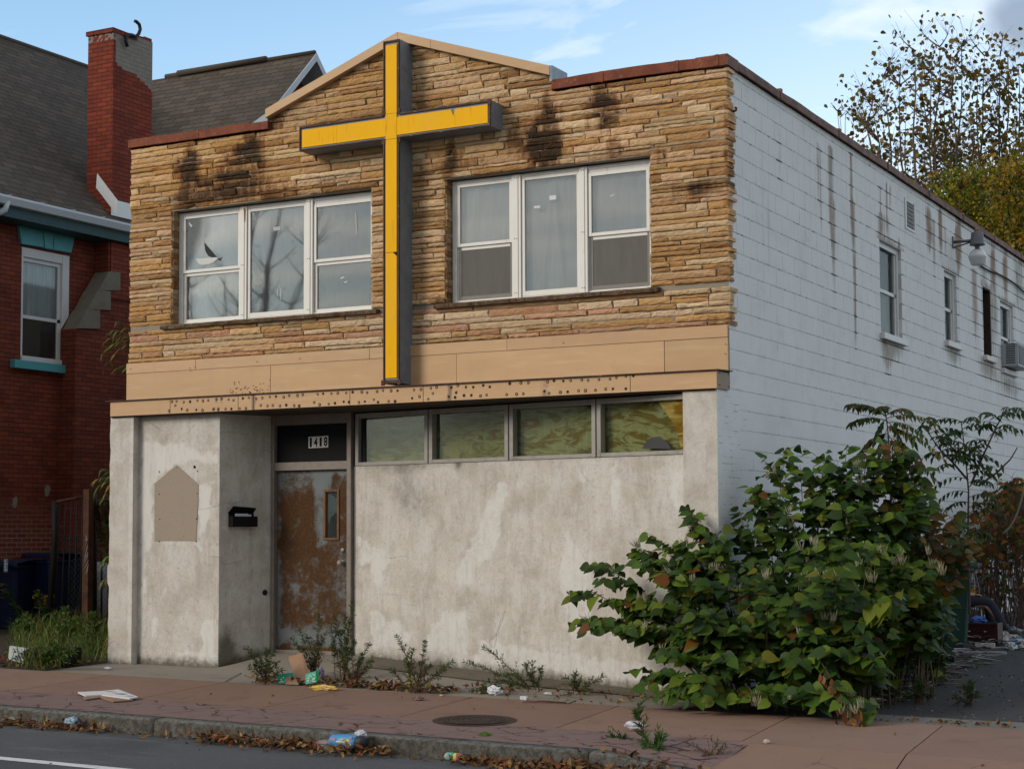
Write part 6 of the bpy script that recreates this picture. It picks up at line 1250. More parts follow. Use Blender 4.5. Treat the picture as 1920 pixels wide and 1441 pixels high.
for a,b in (((1662,782),(1592,738)),((1662,780),(1600,742)),((1664,790),(1588,775)),((1664,800),(1640,870)),((1662,778),(1715,757)),((1662,784),(1760,770)),((1664,792),(1740,800)),((1664,800),(1720,815)),((1666,812),(1610,830)),((1666,820),(1735,850)),((1668,830),(1622,855)),((1668,840),(1760,875)),((1664,790),(1700,830)),((1662,785),(1640,815)),((1666,815),(1690,870)),((1668,845),(1700,900)),((1660,775),(1655,750)),((1664,800),(1770,830))): sp.append(fr(a,b))
bse=B(1672,1000); sapling('sapling',(bse.x,1.9,zdrive(bse.x,1.9)),[[Vector((bse.x,1.9,zdrive(bse.x,1.9))),B(1671,960),B(1669,860),B(1664,800),B(1660,770)]],lib,'slender sapling with long feathered green and bronze leaves above the big shrub',.11,13,0,sp)
y2=3.4; B=lambda px,py,yy=3.4:F(px,py,yy); sp=[]
lib2=[(.022,.05,.014),(.03,.065,.016),(.04,.07,.018),(.05,.06,.015)]
stem2=[B(1818,1150),B(1815,1000),B(1816,920),B(1810,850),B(1802,790)]
br=[[B(1822,905),B(1845,850),B(1868,800),B(1888,765)],[B(1815,900),B(1785,865),B(1760,840),B(1730,795)],[B(1835,910),B(1870,885),B(1895,860),B(1908,838)]]
for path,n in ((stem2,26),(br[0],17),(br[1],12)):
    for i in range(n):
        t=.25+.75*i/(n-1); k=min(len(path)-2,int(t*(len(path)-1))); q=path[k].lerp(path[k+1],t*(len(path)-1)-k); an=uni(0,6.28); L=uni(.22,.40); sp.append((q,Vector((math.cos(an),math.sin(an)*.6,uni(.0,.35))),L))
sapling('sapling',(B(1818,1150).x,3.4,zdrive(.9,3.4)),[stem2]+br,lib2,'dark green sapling with drooping clustered leaves and forked branches before the block wall',.105,6,0,sp)
# --- autumn thicket at the right edge
random.seed(17)
TK=empty('autumn_thicket',(1.6,6.5,zdrive(1.6,6.5)),'tangled brown twigged thicket with orange and rust leaves at the right edge','shrub'); ST,LV=MB(),MB()
for i in range(230):
    px0=uni(1790,2010); py0=uni(1120,1195); yy=uni(8.6,11.5); b=F(px0,py0,yy); b.z=zdrive(max(.2,b.x),yy)-.05; px1=px0+uni(-45,40); 
    top_=(985 if px1<1840 else (940 if px1<1870 else 905))+uni(-10,60); p=F(px1,top_,yy+uni(-.3,.3)); c=(b+p)*.5+Vector((uni(-.3,.3),uni(-.3,.3),uni(0,.4))); pts=bez(b,c,p,9); ST.tube(pts,[.007-.0006*k for k in range(9)],4,0,jit(random.choice([(.13,.075,.05),(.09,.05,.04),(.2,.16,.13),(.07,.035,.03)])),cap=False)
    for k in range(2,9):
        for _ in range(2):
            if rnd()<.55:
                d=Vector((uni(-1,1),uni(-1,1),uni(-.8,.6))).normalized(); L=uni(.1,.35); q=pts[k]+d*L; ST.tube([pts[k],(pts[k]+q)/2+Vector((0,0,.03)),q],[.003,.0025,.001],3,0,jit((.12,.07,.05)),cap=False)
                hi=pts[k].z>zdrive(1,yy)+1.05
                if rnd()<(.95 if hi else .3): 
                    for _ in range(2 if hi else 1): LV.leaf(q,(uni(-1,1),uni(-1,.2),uni(-1,.1)),(uni(-.5,.5),-1,.7),uni(.07,.13),uni(.05,.09),jit(random.choice([(.26,.10,.012),(.18,.065,.012),(.24,.14,.015),(.08,.10,.015),(.045,.075,.012),(.11,.05,.02),(.03,.05,.012)])),0,.2,uni(0,.5))
ST.build('twig',M['stem'],TK); LV.build('foliage',M['leaf'],TK)
mb=MB(); w=F(1912,900,5.5); mb.tube(bez(F(1880,1000,5.5),F(1908,985,5.5),F(1922,905,5.5),10),.012,5,0,(.3,.24,.18)); mb.x['org']=tuple(F(1880,1000,5.5)); tag(mb.build('bent_cane',M['stem']),'long pale bent cane arching out of the autumn thicket','cane')
# ivy like dark clump against the wall at the far right
LV=MB()
for i in range(420):
    px=uni(1888,1935); py=uni(905,965); p=SW(px,py,.15+uni(0,.5)); LV.leaf(p,(uni(-1,1),uni(-1,1),-.6),(1,-1,.6),uni(.08,.13),uni(.07,.10),jit((.028,.055,.012)),0,.2,.2)
LV.x['org']=(.3,14,1.8); tag(LV.build('dark_bush',M['leaf']),'dark green bush against the block wall at the far right edge','bush')
# --- brush pile and dry stems on the ground
random.seed(23); mb=MB()
for i in range(480):
    px=uni(1600,1860); py=1322-(px-1560)*.30+uni(-40,22); p=_pl(px,py,2,zdrive(1.6,2)); p.z=zdrive(p.x,p.y)+uni(.0,.14); a=uni(-.9,1.1)+(3.14 if rnd()<.5 else 0) if rnd()<.7 else uni(0,6.28); L=uni(.06,.34); d=Vector((math.cos(a),math.sin(a),uni(-.1,.14)))*L; mb.tube([p,p+d*.5+Vector((0,0,uni(-.02,.03))),p+d],[uni(.004,.012),uni(.004,.011),.003],4,0,jit(random.choice([(.75,.9,1.05),(1.1,1.1,1.15),(.4,.36,.34),(1.6,1.75,1.9),(2.3,2.5,2.7),(.6,.5,.45)]),.3),cap=False)
mb.x['org']=tuple(_pl(1700,1280,2,-.05)); tag(mb.build('brush_pile',M['twig']),'heap of grey dry sticks and reeds on the asphalt behind the big shrub','brush pile','','stuff')
mb=MB(); 
for i in range(900):
    px=uni(1560,1850); py=1318-(px-1560)*.30+uni(-45,28); p=_pl(px,py,2,zdrive(1.6,2)); p.z=zdrive(p.x,p.y)+.012; mb.leaf(p,(uni(-1,1),uni(-1,1),uni(-.2,.2)),(uni(-.5,.5),uni(-.5,.5),1),uni(.03,.07),uni(.02,.05),jit(random.choice([(.12,.06,.03),(.07,.04,.025),(.2,.13,.08)]),.4),0,uni(-.4,.4),uni(-.5,.5))
for i in range(900):
    px=uni(1640,1925); py=uni(1200,1345)
    if py<1195+(1800-px)*.25: continue
    p=_pl(px,py,2,zdrive(1.6,2)); p.z=zdrive(p.x,p.y)+.01; mb.leaf(p,(uni(-1,1),uni(-1,1),uni(-.2,.2)),(uni(-.5,.5),uni(-.5,.5),1),uni(.012,.04),uni(.008,.025),jit(random.choice([(.10,.06,.035),(.06,.045,.035),(.25,.24,.23),(.16,.12,.09)]),.4),0,uni(-.4,.4),uni(-.5,.5))
tag(mb.build('leaf_litter',M['dry']),None,None,None,'stuff')
random.seed(3)
def whip(name,pts,r,c,label,n=10):
    q=[Vector(p) for p in pts]; mb=MB(); mb.tube(q,[r*(1-.6*i/(len(q)-1)) for i in range(len(q))],5,0,c); mb.x['org']=tuple(q[0]); return tag(mb.build(name,M['twig']),label,'dead stem')
whip('dry_cane',[F(1738,1248,2.0),F(1742,1200,2.),F(1738,1172,2.),F(1726,1157,2.),F(1712,1154,2.)],.008,(1.6,1.5,1.2),'pale bent dead stem hooked over left before the green bin')
whip('dry_cane',[F(1744,1222,2.2),F(1765,1195,2.2),F(1780,1178,2.2),F(1790,1158,2.2)],.007,(2.2,2.2,2.1),'pale straight dead stem slanting up in front of the green bin')
mb=MB(); n=40; mb.add([(x,y+.03*fbm(x*3,y),zdrive(x,y)+.008) for y in (-1.03,-.55) for x in lin(1.5,6,n)],[(i,i+1,n+i+1,n+i) for i in range(n-1)],0,(.62,.64,.68),True); tag(mb.build('concrete_strip',M['conc']),None,None,None,'structure')
# --- weeds
def weed(name,base,stems_,label,group,cat='weed',brown=.4,leafL=.042,lib=None,dense=1.,flower=None):
    t=empty(name,base,label,cat,group); ST,LV=MB(),MB()
    for tip,h in stems_:
        pts=bez(Vector(base)+Vector((uni(-.06,.06),uni(-.04,.04),-.01)),Vector(base)*.5+Vector(tip)*.5+Vector((uni(-.05,.05),uni(-.04,.04),h*.15)),Vector(tip),12); ST.tube(pts,[.005-.0003*i for i in range(12)],4,0,jit((.10,.065,.035)),cap=False)
        n=int(120*dense*max(.4,(Vector(tip)-Vector(base)).length/.5))
        for i in range(n):
            t_=uni(.12,1.); k=min(10,int(t_*11)); q=pts[k].lerp(pts[k+1],t_*11-k); d=(pts[k+1]-pts[k]).normalized(); an=uni(0,6.28); o=(d.orthogonal().normalized()*math.cos(an)+d.cross(d.orthogonal()).normalized()*math.sin(an)); ld=(o+d*.7).normalized()
            c=(.11,.06,.03) if t_<brown and rnd()<.75 else random.choice(lib or [(.04,.075,.014),(.055,.095,.018),(.03,.06,.014)])
            L=leafL*uni(.5,1.2); LV.leaf(q,ld,Vector((uni(-1,1),-1,1)),L,L*uni(.14,.26),jit(c,.35),0,.1,uni(-.2,.5),1)
        for _ in range(int(9*dense)):
            t_=uni(.15,.95); k=min(10,int(t_*11)); q=pts[k].lerp(pts[k+1],t_*11-k); d=(pts[k+1]-pts[k]).normalized(); an=uni(0,6.28); o=(d.orthogonal().normalized()*math.cos(an)+d.cross(d.orthogonal()).normalized()*math.sin(an)); bd=(o+d*.8+Vector((0,0,.2))).normalized(); l2=uni(.05,.15)*(1.15-t_)*1.3; e_=q+bd*l2; ST.tube([q,(q+e_)/2+Vector((0,0,.006)),e_],[.002,.0016,.0008],3,0,jit((.10,.065,.035)),cap=False)
            br=t_<brown and rnd()<.7
            for i in range(10):
                qq=q.lerp(e_,uni(.15,1.)); ld=(bd+Vector((uni(-1,1),uni(-1,1),uni(-.6,.8)))).normalized(); L=leafL*uni(.35,.9); LV.leaf(qq,ld,Vector((uni(-1,1),-1,1)),L,L*uni(.16,.32),jit((.10,.055,.03) if br else random.choice(lib or [(.04,.075,.014),(.055,.095,.018),(.03,.06,.014)]),.35),0,.1,uni(-.2,.5),1)
        if flower:
            for _ in range(flower[1]):
                q=pts[-1]+Vector((uni(-.09,.09),uni(-.06,.06),uni(-.10,.04))); 
                for _k in range(5): LV.leaf(q+Vector((uni(-.02,.02),uni(-.02,.02),uni(-.01,.01))),(uni(-1,1),uni(-1,1),uni(0,1)),(0,-1,.5),uni(.015,.03),.008,jit(flower[0],.3),0,0,0,1)
    ST.build('stem',M['stem'],t); LV.build('foliage',M['leaf'],t); return t
random.seed(41)
def wst(base,px_list): 
    r=[]
    for px,py in px_list: p=F(px,py,base.y-.05+uni(-.06,.06)); r.append((p,p.z-base.z))
    return r
g='weeds along the foot of the storefront'
b=G(493,1282); weed('weed',b,wst(b,[(460,1212),(470,1222),(485,1225),(500,1215),(512,1222),(520,1240),(478,1245),(505,1240),(465,1250),(530,1255)]),'bushy green weed growing at the mouth of the alcove, left of the cardboard',g)
b=G(590,1272); weed('weed',b,wst(b,[(560,1180),(545,1195),(575,1190),(600,1150),(598,1200),(585,1215),(612,1185),(568,1215),(553,1230)]),'tall thin brown and green weed standing directly before the rusty door',g,brown=.6)
b=G(640,1275); weed('weed',b,wst(b,[(662,1128),(655,1165),(628,1150),(640,1180),(618,1165),(650,1195),(668,1200),(625,1200),(648,1150)]),'tallest weed, feathery green, at the right edge of the rusty door',g,brown=.3)
b=G(668,1288); weed('weed',b,wst(b,[(692,1205),(680,1225),(660,1215),(700,1235),(645,1225),(672,1240),(690,1250),(635,1240)]),'weed with brown dead base just right of the yellow wrapper',g,brown=.55)
b=G(780,1298); weed('weed',b,wst(b,[(744,1190),(797,1200),(775,1215),(790,1238),(850,1238),(835,1255),(730,1252),(760,1240),(810,1245)]),'spreading brown weed with a tall green shoot against the slanting wall',g,brown=.6)
b=G(1000,1290); weed('weed',b,wst(b,[(905,1212),(870,1240),(985,1245),(1000,1240),(1015,1250),(990,1262),(930,1275),(950,1262)]),'low weed with two long shoots trailing left across the slanting wall',g,brown=.15)
b=G(945,1300); weed('weed',b,wst(b,[(900,1290),(880,1292),(925,1285),(960,1280),(915,1278)]),'flat creeping weed beside the white crumpled tissue',g,brown=.2,leafL=.04)
b=G(1085,1300); weed('weed',b,wst(b,[(1060,1268),(1080,1260),(1075,1275),(1100,1282),(1135,1265)]),'small dark weed near the middle of the slanting wall',g,brown=.4,leafL=.04)
b=G(1205,1428); t1=F(1196,1322,b.y); weed('weed',b,[(t1,.5),(t1-V(0.01,0,.04),.5)],'tall single spike of narrow leaves by the end of the kerb','weeds by the kerb',brown=0.,leafL=.075,dense=.55,lib=[(.06,.10,.02),(.05,.09,.02)])
b=G(1222,1432); weed('weed',b,wst(b,[(1238,1390),(1215,1392),(1230,1400),(1205,1405)]),'broad leaved young weed right of the tall spike by the kerb','weeds by the kerb',brown=0.,leafL=.09,dense=.5,lib=[(.06,.12,.03)])
b=G(1165,1420); weed('weed',b,wst(b,[(1150,1385),(1168,1385),(1180,1390),(1140,1402),(1185,1405),(1160,1398)]),'dark low weed at the dropped end of the kerb','weeds by the kerb',brown=.2,leafL=.05)
b=G(1340,1440); weed('weed',b,wst(b,[(1282,1390),(1300,1405),(1345,1392),(1365,1400),(1320,1412),(1290,1425)]),'dry brown seeded weed at the bottom edge on the sidewalk','weeds by the kerb',brown=.95,leafL=.03,dense=.6)
for px,py,l in ((1660,1318,'left'),(1725,1318,'middle'),(1815,1322,'right')):
    b=G(px,py); weed('weed',b,wst(b,[(px-12,py-38),(px+8,py-30),(px+20,py-20),(px-25,py-18),(px+2,py-45)]),f'small tufted weed, {l} of three along the back edge of the sidewalk on the asphalt','weeds at the drive edge',brown=.4,leafL=.045)
# goldenrod and yard plants
g='goldenrod in the left yard'
b=_pl(75,1180,2,.12); weed('goldenrod',b,[(F(45,1070,b.y),1.),(F(62,1075,b.y),1.),(F(55,1085,b.y+.1),1.)],'tall goldenrod with yellow plume beside the blue bin',g,'flowering weed',brown=.1,leafL=.09,dense=.8,flower=((.50,.34,.03),60))
b=_pl(60,1190,2,.11); weed('goldenrod',b,[(F(8,1098,b.y),1.),(F(2,1110,b.y),1.)],'goldenrod leaning out over the left picture edge',g,'flowering weed',brown=.1,leafL=.08,dense=.8,flower=((.50,.34,.03),55))
b=_pl(95,1190,2,.11); weed('goldenrod',b,[(F(80,1130,b.y),.6),(F(70,1110,b.y),.6),(F(92,1120,b.y),.6)],'short goldenrod with small yellow tufts at the foot of the iron gate',g,'flowering weed',brown=.1,leafL=.08,dense=.7,flower=((.50,.34,.03),20))
b=_pl(190,1195,2,.12); b.y+=.6; weed('dry_weed',b,[(F(170,930,b.y),1.4),(F(180,950,b.y),1.4),(F(196,960,b.y),1.4),(F(185,990,b.y),1.4),(F(200,1010,b.y),1.2),(F(192,940,b.y),1.4)],'tall feathery dried brown weed between the rusty post and the left pier',None,brown=1.,leafL=.09,dense=2.2)
g='leafy weeds in the left yard'
for px,py,tp,lb in ((45,1215,((30,1165),(50,1150),(62,1172),(40,1180)),'leafy weed right behind the silver front of the discarded box'),(120,1225,((100,1150),(122,1140),(140,1160),(112,1175),(135,1180)),'tallest leafy weed in front of the iron gate'),(165,1228,((150,1160),(172,1150),(186,1170),(160,1185)),'leafy weed at the foot of the rusty post'),(105,1252,((85,1215),(105,1205),(125,1215),(140,1222),(95,1228)),'low dark leafy weed hiding the end of the black box')):
    b=_pl(px,py,2,.03); b.z=zyard(b.x,b.y)
    if b.x>-7.8: b.x=-7.9
    weed('weed',b,[(F(x,y,b.y+uni(-.1,.1)),.5) for x,y in tp],lb,g,brown=.12,leafL=.075,dense=1.1,lib=[(.05,.10,.016),(.075,.13,.02),(.04,.08,.014),(.10,.14,.025)])
# grass
random.seed(52); mb=MB()
for i in range(3600):
    px=uni(18,206); py=uni(1150,1248); 
    if px<95 and py<1188: continue
    if py<1150+ (60-px)*.6: continue
    p=_pl(px,py,2,zyard(-9.5,1)); p.z=zyard(p.x,p.y)
    if p.x>-7.75 or p.y<-1: continue
    L=uni(.10,.52)*(1 if px>40 else .6); a=uni(0,6.28); d=Vector((math.cos(a)*uni(.1,.8),math.sin(a)*.6-.1,1)).normalized(); s=Vector((math.cos(a+1.6),math.sin(a+1.6),0))*uni(.003,.006); m_=p+d*L*.6; e_=p+d*L*.85+Vector((math.cos(a),math.sin(a),0))*L*.35-Vector((0,0,L*.06))
    c=jit(random.choice([(.09,.16,.026),(.13,.19,.035),(.20,.20,.05),(.055,.10,.02),(.30,.25,.11)]),.3); mb.add([p-s,p+s,m_+s*.8,m_-s*.8,e_],[(0,1,2,3),(3,2,4)],0,c,True)
tag(mb.build('grass',M['leaf']),None,None,None,'stuff')
# vine sprigs at the left edge of the building
random.seed(61)
def sprig(base,fr_,label,lib):
    t=empty('vine_sprig',base,label,'vine','vine sprigs at the left edge of the storefront'); ST,LV=MB(),MB()
    for a,d,L in fr_: frond(LV,ST,a,d,L,5,lib,.12,.6,.28)
    ST.build('stem',M['stem'],t); LV.build('foliage',M['leaf'],t)
yv=1.0; B=lambda px,py:F(px,py,yv); li=[(.07,.13,.02),(.10,.15,.02),(.05,.10,.018),(.20,.13,.02)]
b=B(252,670); sprig(b,[(B(250,640),B(x,y_)-B(250,640),.5) for x,y_ in ((205,600),(215,625),(200,640),(230,600),(222,655))]+[(B(248,690),B(225,685)-B(248,690),.3)],'green vine sprig hanging beside the stone front at window sill height',li)
b=B(215,910); sprig(b,[(B(214,900),B(x,y_)-B(214,900),.32) for x,y_ in ((185,890),(190,905),(195,872),(200,920))]+[(B(212,1040),B(195,1050)-B(212,1040),.2),(B(212,1080),B(198,1085)-B(212,1080),.2)],'yellow green vine sprig low down beside the left pier',li)
# ---------------------------------------------------------------- fallen leaves
random.seed(71)
DL=[(.17,.075,.03),(.22,.105,.042),(.11,.05,.024),(.25,.15,.06),(.075,.04,.022),(.18,.085,.045),(.30,.19,.06),(.21,.06,.026),(.13,.075,.045),(.09,.06,.04)]
def leafpile(name,fn,n,h,zf,smin=.035,smax=.085):
    mb=MB()
    for i in range(int(n*.72)):
        x,y=fn(); mb.leaf((x,y,zf(x,y)+uni(.004,h)),(uni(-1,1),uni(-1,1),uni(-.5,.5)),(uni(-.7,.7),uni(-.9,.5),1),uni(smin,smax),uni(smin*.5,smax*.6),jit(random.choice(DL),.3),0,uni(-.5,.6),uni(-.6,.8))
    tag(mb.build(name,M['dry']),None,None,None,'stuff')
def gut(x0,x1,w=.16): return lambda:(uni(x0,x1),-3.78-abs(random.gauss(0,w)))
leafpile('fallen_leaves',gut(-5.55,-4.3,.10),330,.07,zstreet); leafpile('fallen_leaves',gut(-4.3,-3.2,.08),40,.02,zstreet); leafpile('fallen_leaves',gut(-3.25,-2.3,.14),420,.08,zstreet); leafpile('fallen_leaves',gut(-2.4,-1.35,.13),420,.08,zstreet); leafpile('fallen_leaves',gut(-1.3,-.7,.07),40,.02,zstreet)
leafpile('fallen_leaves',gut(-.7,.3,.15),420,.06,zstreet); leafpile('fallen_leaves',lambda:(uni(.2,1.5),-3.70-abs(random.gauss(0,.14))),460,.06,lambda x,y:max(zstreet(x,y),zside(x,y)-.12*(y<-3.72)))
def sf(): 
    x=uni(-4.9,-2.5); return (x,-.93+abs(random.gauss(0,.13))-.03*(x+4.8)*0)
leafpile('fallen_leaves',sf,520,.06,zapron,.05,.11)
leafpile('fallen_leaves',lambda:(uni(-2.6,-.6),-.5+random.gauss(0,.16)),150,.04,zapron,.03,.08)
leafpile('fallen_leaves',lambda:(uni(1.4,3.0),-.85+random.gauss(0,.05)),110,.03,zdrive,.03,.08)
leafpile('fallen_leaves',lambda:(uni(-10.2,-7.75),uni(-.95,-.1)),420,.05,zyard,.04,.09)
def sc():
    return (uni(-7.5,3.2),uni(-5.8,-1.1))
leafpile('scattered_leaves',sc,80,.01,zg,.03,.06)
leafpile('scattered_leaves',lambda:(uni(-2.,1.2),uni(-1.05,-.75)),60,.01,zg,.03,.06)
# ---------------------------------------------------------------- litter on the pavement
def flat(name,pxs,z,th,tint,label,cat,mat='paper',lift=0.,curl=0.):
    pts=[]
    for i,(px,py) in enumerate(pxs): q=G(px,py); q.z=zg(q.x,q.y)+.006+lift+(curl if i%2 else 0); pts.append(q)
    mb=MB(); mb.prism([p+V(0,0,th) for p in pts],(0,0,-th),0,tint); mb.x['org']=tuple(pts[0]); return tag(mb.build(name,M[mat]),label,cat)
flat('newspaper',[(146,1302),(190,1300),(222,1297),(259,1311),(243,1314),(190,1307),(160,1309)],0,.012,(.62,.61,.62),'white printed flyer lying flat on the sidewalk over brown cardboard','paper',lift=.012)
mb=MB()
for px,py,dx_,dy_,c in ((205,1301,.08,.03,(.55,.3,.35)),(228,1306,.10,.035,(.12,.14,.2)),(243,1310,.08,.02,(.15,.2,.25)),(215,1304,.05,.02,(.3,.3,.3))):
    q=G(px,py); q.z=zg(q.x,q.y)+.031; mb.box(q.x-dx_/2,q.x+dx_/2,q.y-dy_,q.y+dy_,q.z,q.z+.001,0,c)
tag(mb.build('printed_picture',M['paper']),'faded coloured picture printed on the white flyer on the sidewalk','print')
bpy.data.objects['printed_picture'].parent=bpy.data.objects['newspaper']; bpy.data.objects['printed_picture'].location=-bpy.data.objects['newspaper'].location
for k in ('label','category'): del bpy.data.objects['printed_picture'][k]
flat('cardboard_sheet',[(155,1309),(190,1307),(215,1305),(250,1314),(212,1317),(188,1309),(160,1313)],0,.010,(1,1,1),'flat piece of brown cardboard under the white flyer on the sidewalk','cardboard','cardb')
# torn green and white carton by the door
q=G(565,1283); cb=empty('torn_carton',q,'torn brown carton with green and white printed flaps before the rusty door','carton')
def sheet3(name,pts,mat,tint,par): mb=MB(); mb.prism([Vector(p) for p in pts],(0,.006,0),0,tint); return mb.build(name,M[mat],par)
yq=q.y; sheet3('back_panel',[F(540,1230,yq+.45),F(567,1223,yq+.45),F(578,1256,yq+.2),F(574,1278,yq),F(560,1283,yq-.02),F(552,1265,yq+.1)],'cardb',(1.05,1.,.95),cb)
sheet3('left_flap',[F(521,1263,yq-.02),F(548,1260,yq),F(552,1267,yq),F(538,1268,yq-.01),F(535,1280,yq-.04),F(520,1281,yq-.04)],'paper',(.03,.34,.22),cb); sheet3('front_flap',[F(537,1268,yq-.05),F(553,1268,yq-.04),F(560,1283,yq-.08),F(535,1282,yq-.08)],'cardb',(.9,.9,.9),cb)
sheet3('right_flap',[F(573,1263,yq-.05),F(592,1257,yq-.05),F(594,1278,yq-.08),F(573,1282,yq-.08)],'paper',(.06,.36,.25),cb); sheet3('green_edge',[F(592,1256,yq-.03),F(596,1253,yq-.0),F(598,1272,yq-.05),F(594,1278,yq-.07)],'paper',(.02,.40,.12),cb)
mb=MB()
for i in range(16): p=F(uni(575,591),uni(1263,1277),yq-.09+.0); mb.box(p.x-uni(.004,.02),p.x+uni(.004,.02),yq-.089,yq-.087,p.z-.004,p.z+.004,0,(.55,.6,.5))
for i in range(8): p=F(uni(523,533),uni(1265,1279),yq-.05); mb.box(p.x-uni(.004,.01),p.x+uni(.004,.01),yq-.051,yq-.049,p.z-.006,p.z+.004,0,(.6,.62,.6))
mb.build('pale_print',M['paper'],cb)
def wrap(name,px,py,sx,sy,sz,cols,label,cat='wrapper',mat='gloss',seed=1,rough=.35): q=G(px,py); crumple(name,q,sx,sy,sz,cols,label,cat,mat,seed,None,rough)
wrap('snack_wrapper',607,1293,.16,.05,.03,[(.60,.40,.03),(.62,.45,.08),(.50,.10,.04),(.6,.5,.35)],'crumpled yellow and red snack wrapper in the leaves before the door',seed=2)
wrap('foil_bag',600,1277,.045,.04,.08,[(.08,.20,.42),(.45,.07,.04),(.35,.36,.38),(.10,.10,.12)],'crumpled blue and red foil bag leaning on the green carton flap',seed=5,rough=.6)
mb=MB(); q=G(762,1288); mb.tube([q+V(.02*math.sin(t*2)+.06*math.sin(t),.0,.02+.05*t) for t in lin(0,2.6,9)],[.004,.012,.016,.014,.012,.014,.012,.008,.003],6,0,(.45,.40,.02)); mb.x['org']=tuple(q); tag(mb.build('yellow_band',M['gloss']),'twisted yellow and black plastic band in the leaf litter by the wall','litter')
wrap('tissue',928,1301,.075,.05,.045,(.62,.63,.68),'largest white crumpled tissue beside the creeping weed','tissue','paper',3,.5); wrap('tissue',983,1311,.045,.03,.02,(.6,.61,.64),'small white crumpled tissue at the back edge of the sidewalk beside the red stick','tissue','paper',9,.5); wrap('tissue',1030,1301,.055,.02,.012,(.58,.60,.63),'flat white scrap on the grey slab to the right of the tissues','tissue','paper',12,.3)
wrap('paper_scrap',202,1254,.05,.03,.015,(.62,.61,.66),'torn white paper scrap on the concrete beside the left pier','paper scrap','paper',14,.4)
wrap('small_white_stone',828,1305,.02,.02,.012,(.45,.38,.3),'small pale stone on the sidewalk near the leaf litter','stone','paper',15,.3); wrap('small_white_stone',1438,1410,.028,.025,.02,(.42,.36,.33),'single pale stone on the sidewalk at lower right','stone','paper',16,.2)
wrap('leaf_clump',785,1312,.06,.03,.02,[(.10,.07,.05),(.25,.2,.15)],'grey crumpled dead leaf on the sidewalk below the spreading weed','dead leaf','dry',17,.6)
mb=MB(); a=G(980,1317); b=G(1062,1319); mb.tube([a+V(0,0,.01),a*.6+b*.4+V(0,.02,.02),b+V(0,0,.012)],[.006,.010,.007],5,0,(.75,.35,.28)); mb.tube([b,b+V(.08,.05,.03)],.006,4,0,(.5,.4,.3)); mb.x['org']=tuple(a); tag(mb.build('red_stick',M['twig']),'thin reddish stick lying across a joint of the sidewalk','stick')
mb=MB(); q=G(907,1378)
for d,n_ in (((1,.3,.15),(-.2,-.6,1)),((.3,.9,.2),(0,-.5,1)),((.9,-.5,.1),(.2,-.4,1))): mb.leaf(q+V(-.03,0,.012),d,n_,.10,.06,(.07,.14,.02),0,.1,.3)
mb.x['org']=tuple(q); tag(mb.build('green_leaf',M['leaf']),'fresh green leaf sprig dropped on the purple band near the manhole','leaf')
def GST(px,py):
    z=-.25
    for _ in range(12):
        p=_pl(px,py,2,z); z=zstreet(p.x,p.y)
    return Vector((p.x,min(p.y,-3.80),z))
# blue bottle wrapped in plastic, spray can in the gutter
q=GST(652,1408); bo=empty('plastic_bottle',q,'squashed blue labelled plastic bottle among leaves in the gutter','bottle')
ax=Vector((.97,-.20,.04)).normalized(); c=q+V(.03,-.03,.09)
mb=MB(); mb.lathe([(.045,-.17),(.058,-.15),(.06,0),(.058,.10),(.05,.13)],c,14,0,(.05,.28,.55),ax=tuple(ax)); mb.build('label_sleeve',M['gloss'],bo)
mb=MB()
for i in range(12): 
    t=uni(-.14,.1); p=c+ax*t+V(0,-.057,uni(-.02,.04)); mb.obox(p,ax*uni(.008,.035),(0,.004,0),(0,0,uni(.004,.012)),0,random.choice([(.6,.6,.62),(.55,.5,.1),(.6,.2,.3),(.6,.62,.6)]))
mb.build('label_print',M['paper'],bo)
mb=MB(); mb.lathe([(.05,.131),(.053,.15),(.05,.19),(.03,.20)],c,14,0,(.02,.02,.025),ax=tuple(ax)); mb.build('dark_end',M['gloss'],bo)
crumple('clear_bag',GST(615,1404)+V(0,0,.0),.13,.05,.045,(.24,.20,.20),'pinkish clear plastic bag left of the blue bottle in the gutter','bag',seed=4); crumple('white_plastic',c+ax*.12+V(.01,.03,.03),.05,.04,.035,(.55,.56,.6),'white crushed plastic beside the blue bottle','litter',seed=6)
q=GST(857,1427); cn=empty('spray_can',q,'small patterned spray can lying in the gutter leaves','can'); ax=Vector((.98,-.19,0)).normalized(); c=q+V(0,0,.035)
mb=MB(); mb.lathe([(.02,-.12),(.03,-.105),(.032,-.09),(.032,.055)],c,14,0,(.35,.37,.36),ax=tuple(ax)); mb.build('can_body',M['gloss'],cn)
mb=MB(); mb.lathe([(.0325,-.085),(.0325,-.02)],c,14,0,(.1,.36,.30),ax=tuple(ax)); mb.lathe([(.0326,-.018),(.0326,.02)],c,14,0,(.60,.5,.10),ax=tuple(ax)); mb.lathe([(.0326,.021),(.0326,.05)],c,14,0,(.5,.05,.25),ax=tuple(ax)); mb.build('can_label',M['paper'],cn)
mb=MB(); mb.lathe([(.03,.056),(.03,.11),(.022,.12)],c,14,0,(.02,.02,.025),ax=tuple(ax)); mb.build('cap',M['gloss'],cn)
crumple('drink_cup',GST(152,1364)+V(0,0,.03),.07,.05,.045,[(.05,.25,.42),(.5,.52,.52)],'crushed blue and white cup among leaves in the gutter at left','cup',seed=8); crumple('green_scrap',GST(34,1357)+V(0,0,.02),.05,.035,.03,[(.08,.3,.2),(.45,.12,.08)],'green and red wrapper scrap in the gutter leaves at far left','wrapper',seed=9)
crumple('white_wrapper',G(1190,1408)+V(0,0,.02),.09,.04,.035,[(.6,.6,.64),(.35,.36,.45)],'white foil wrapper caught in the weeds at the end of the kerb','wrapper',seed=11)
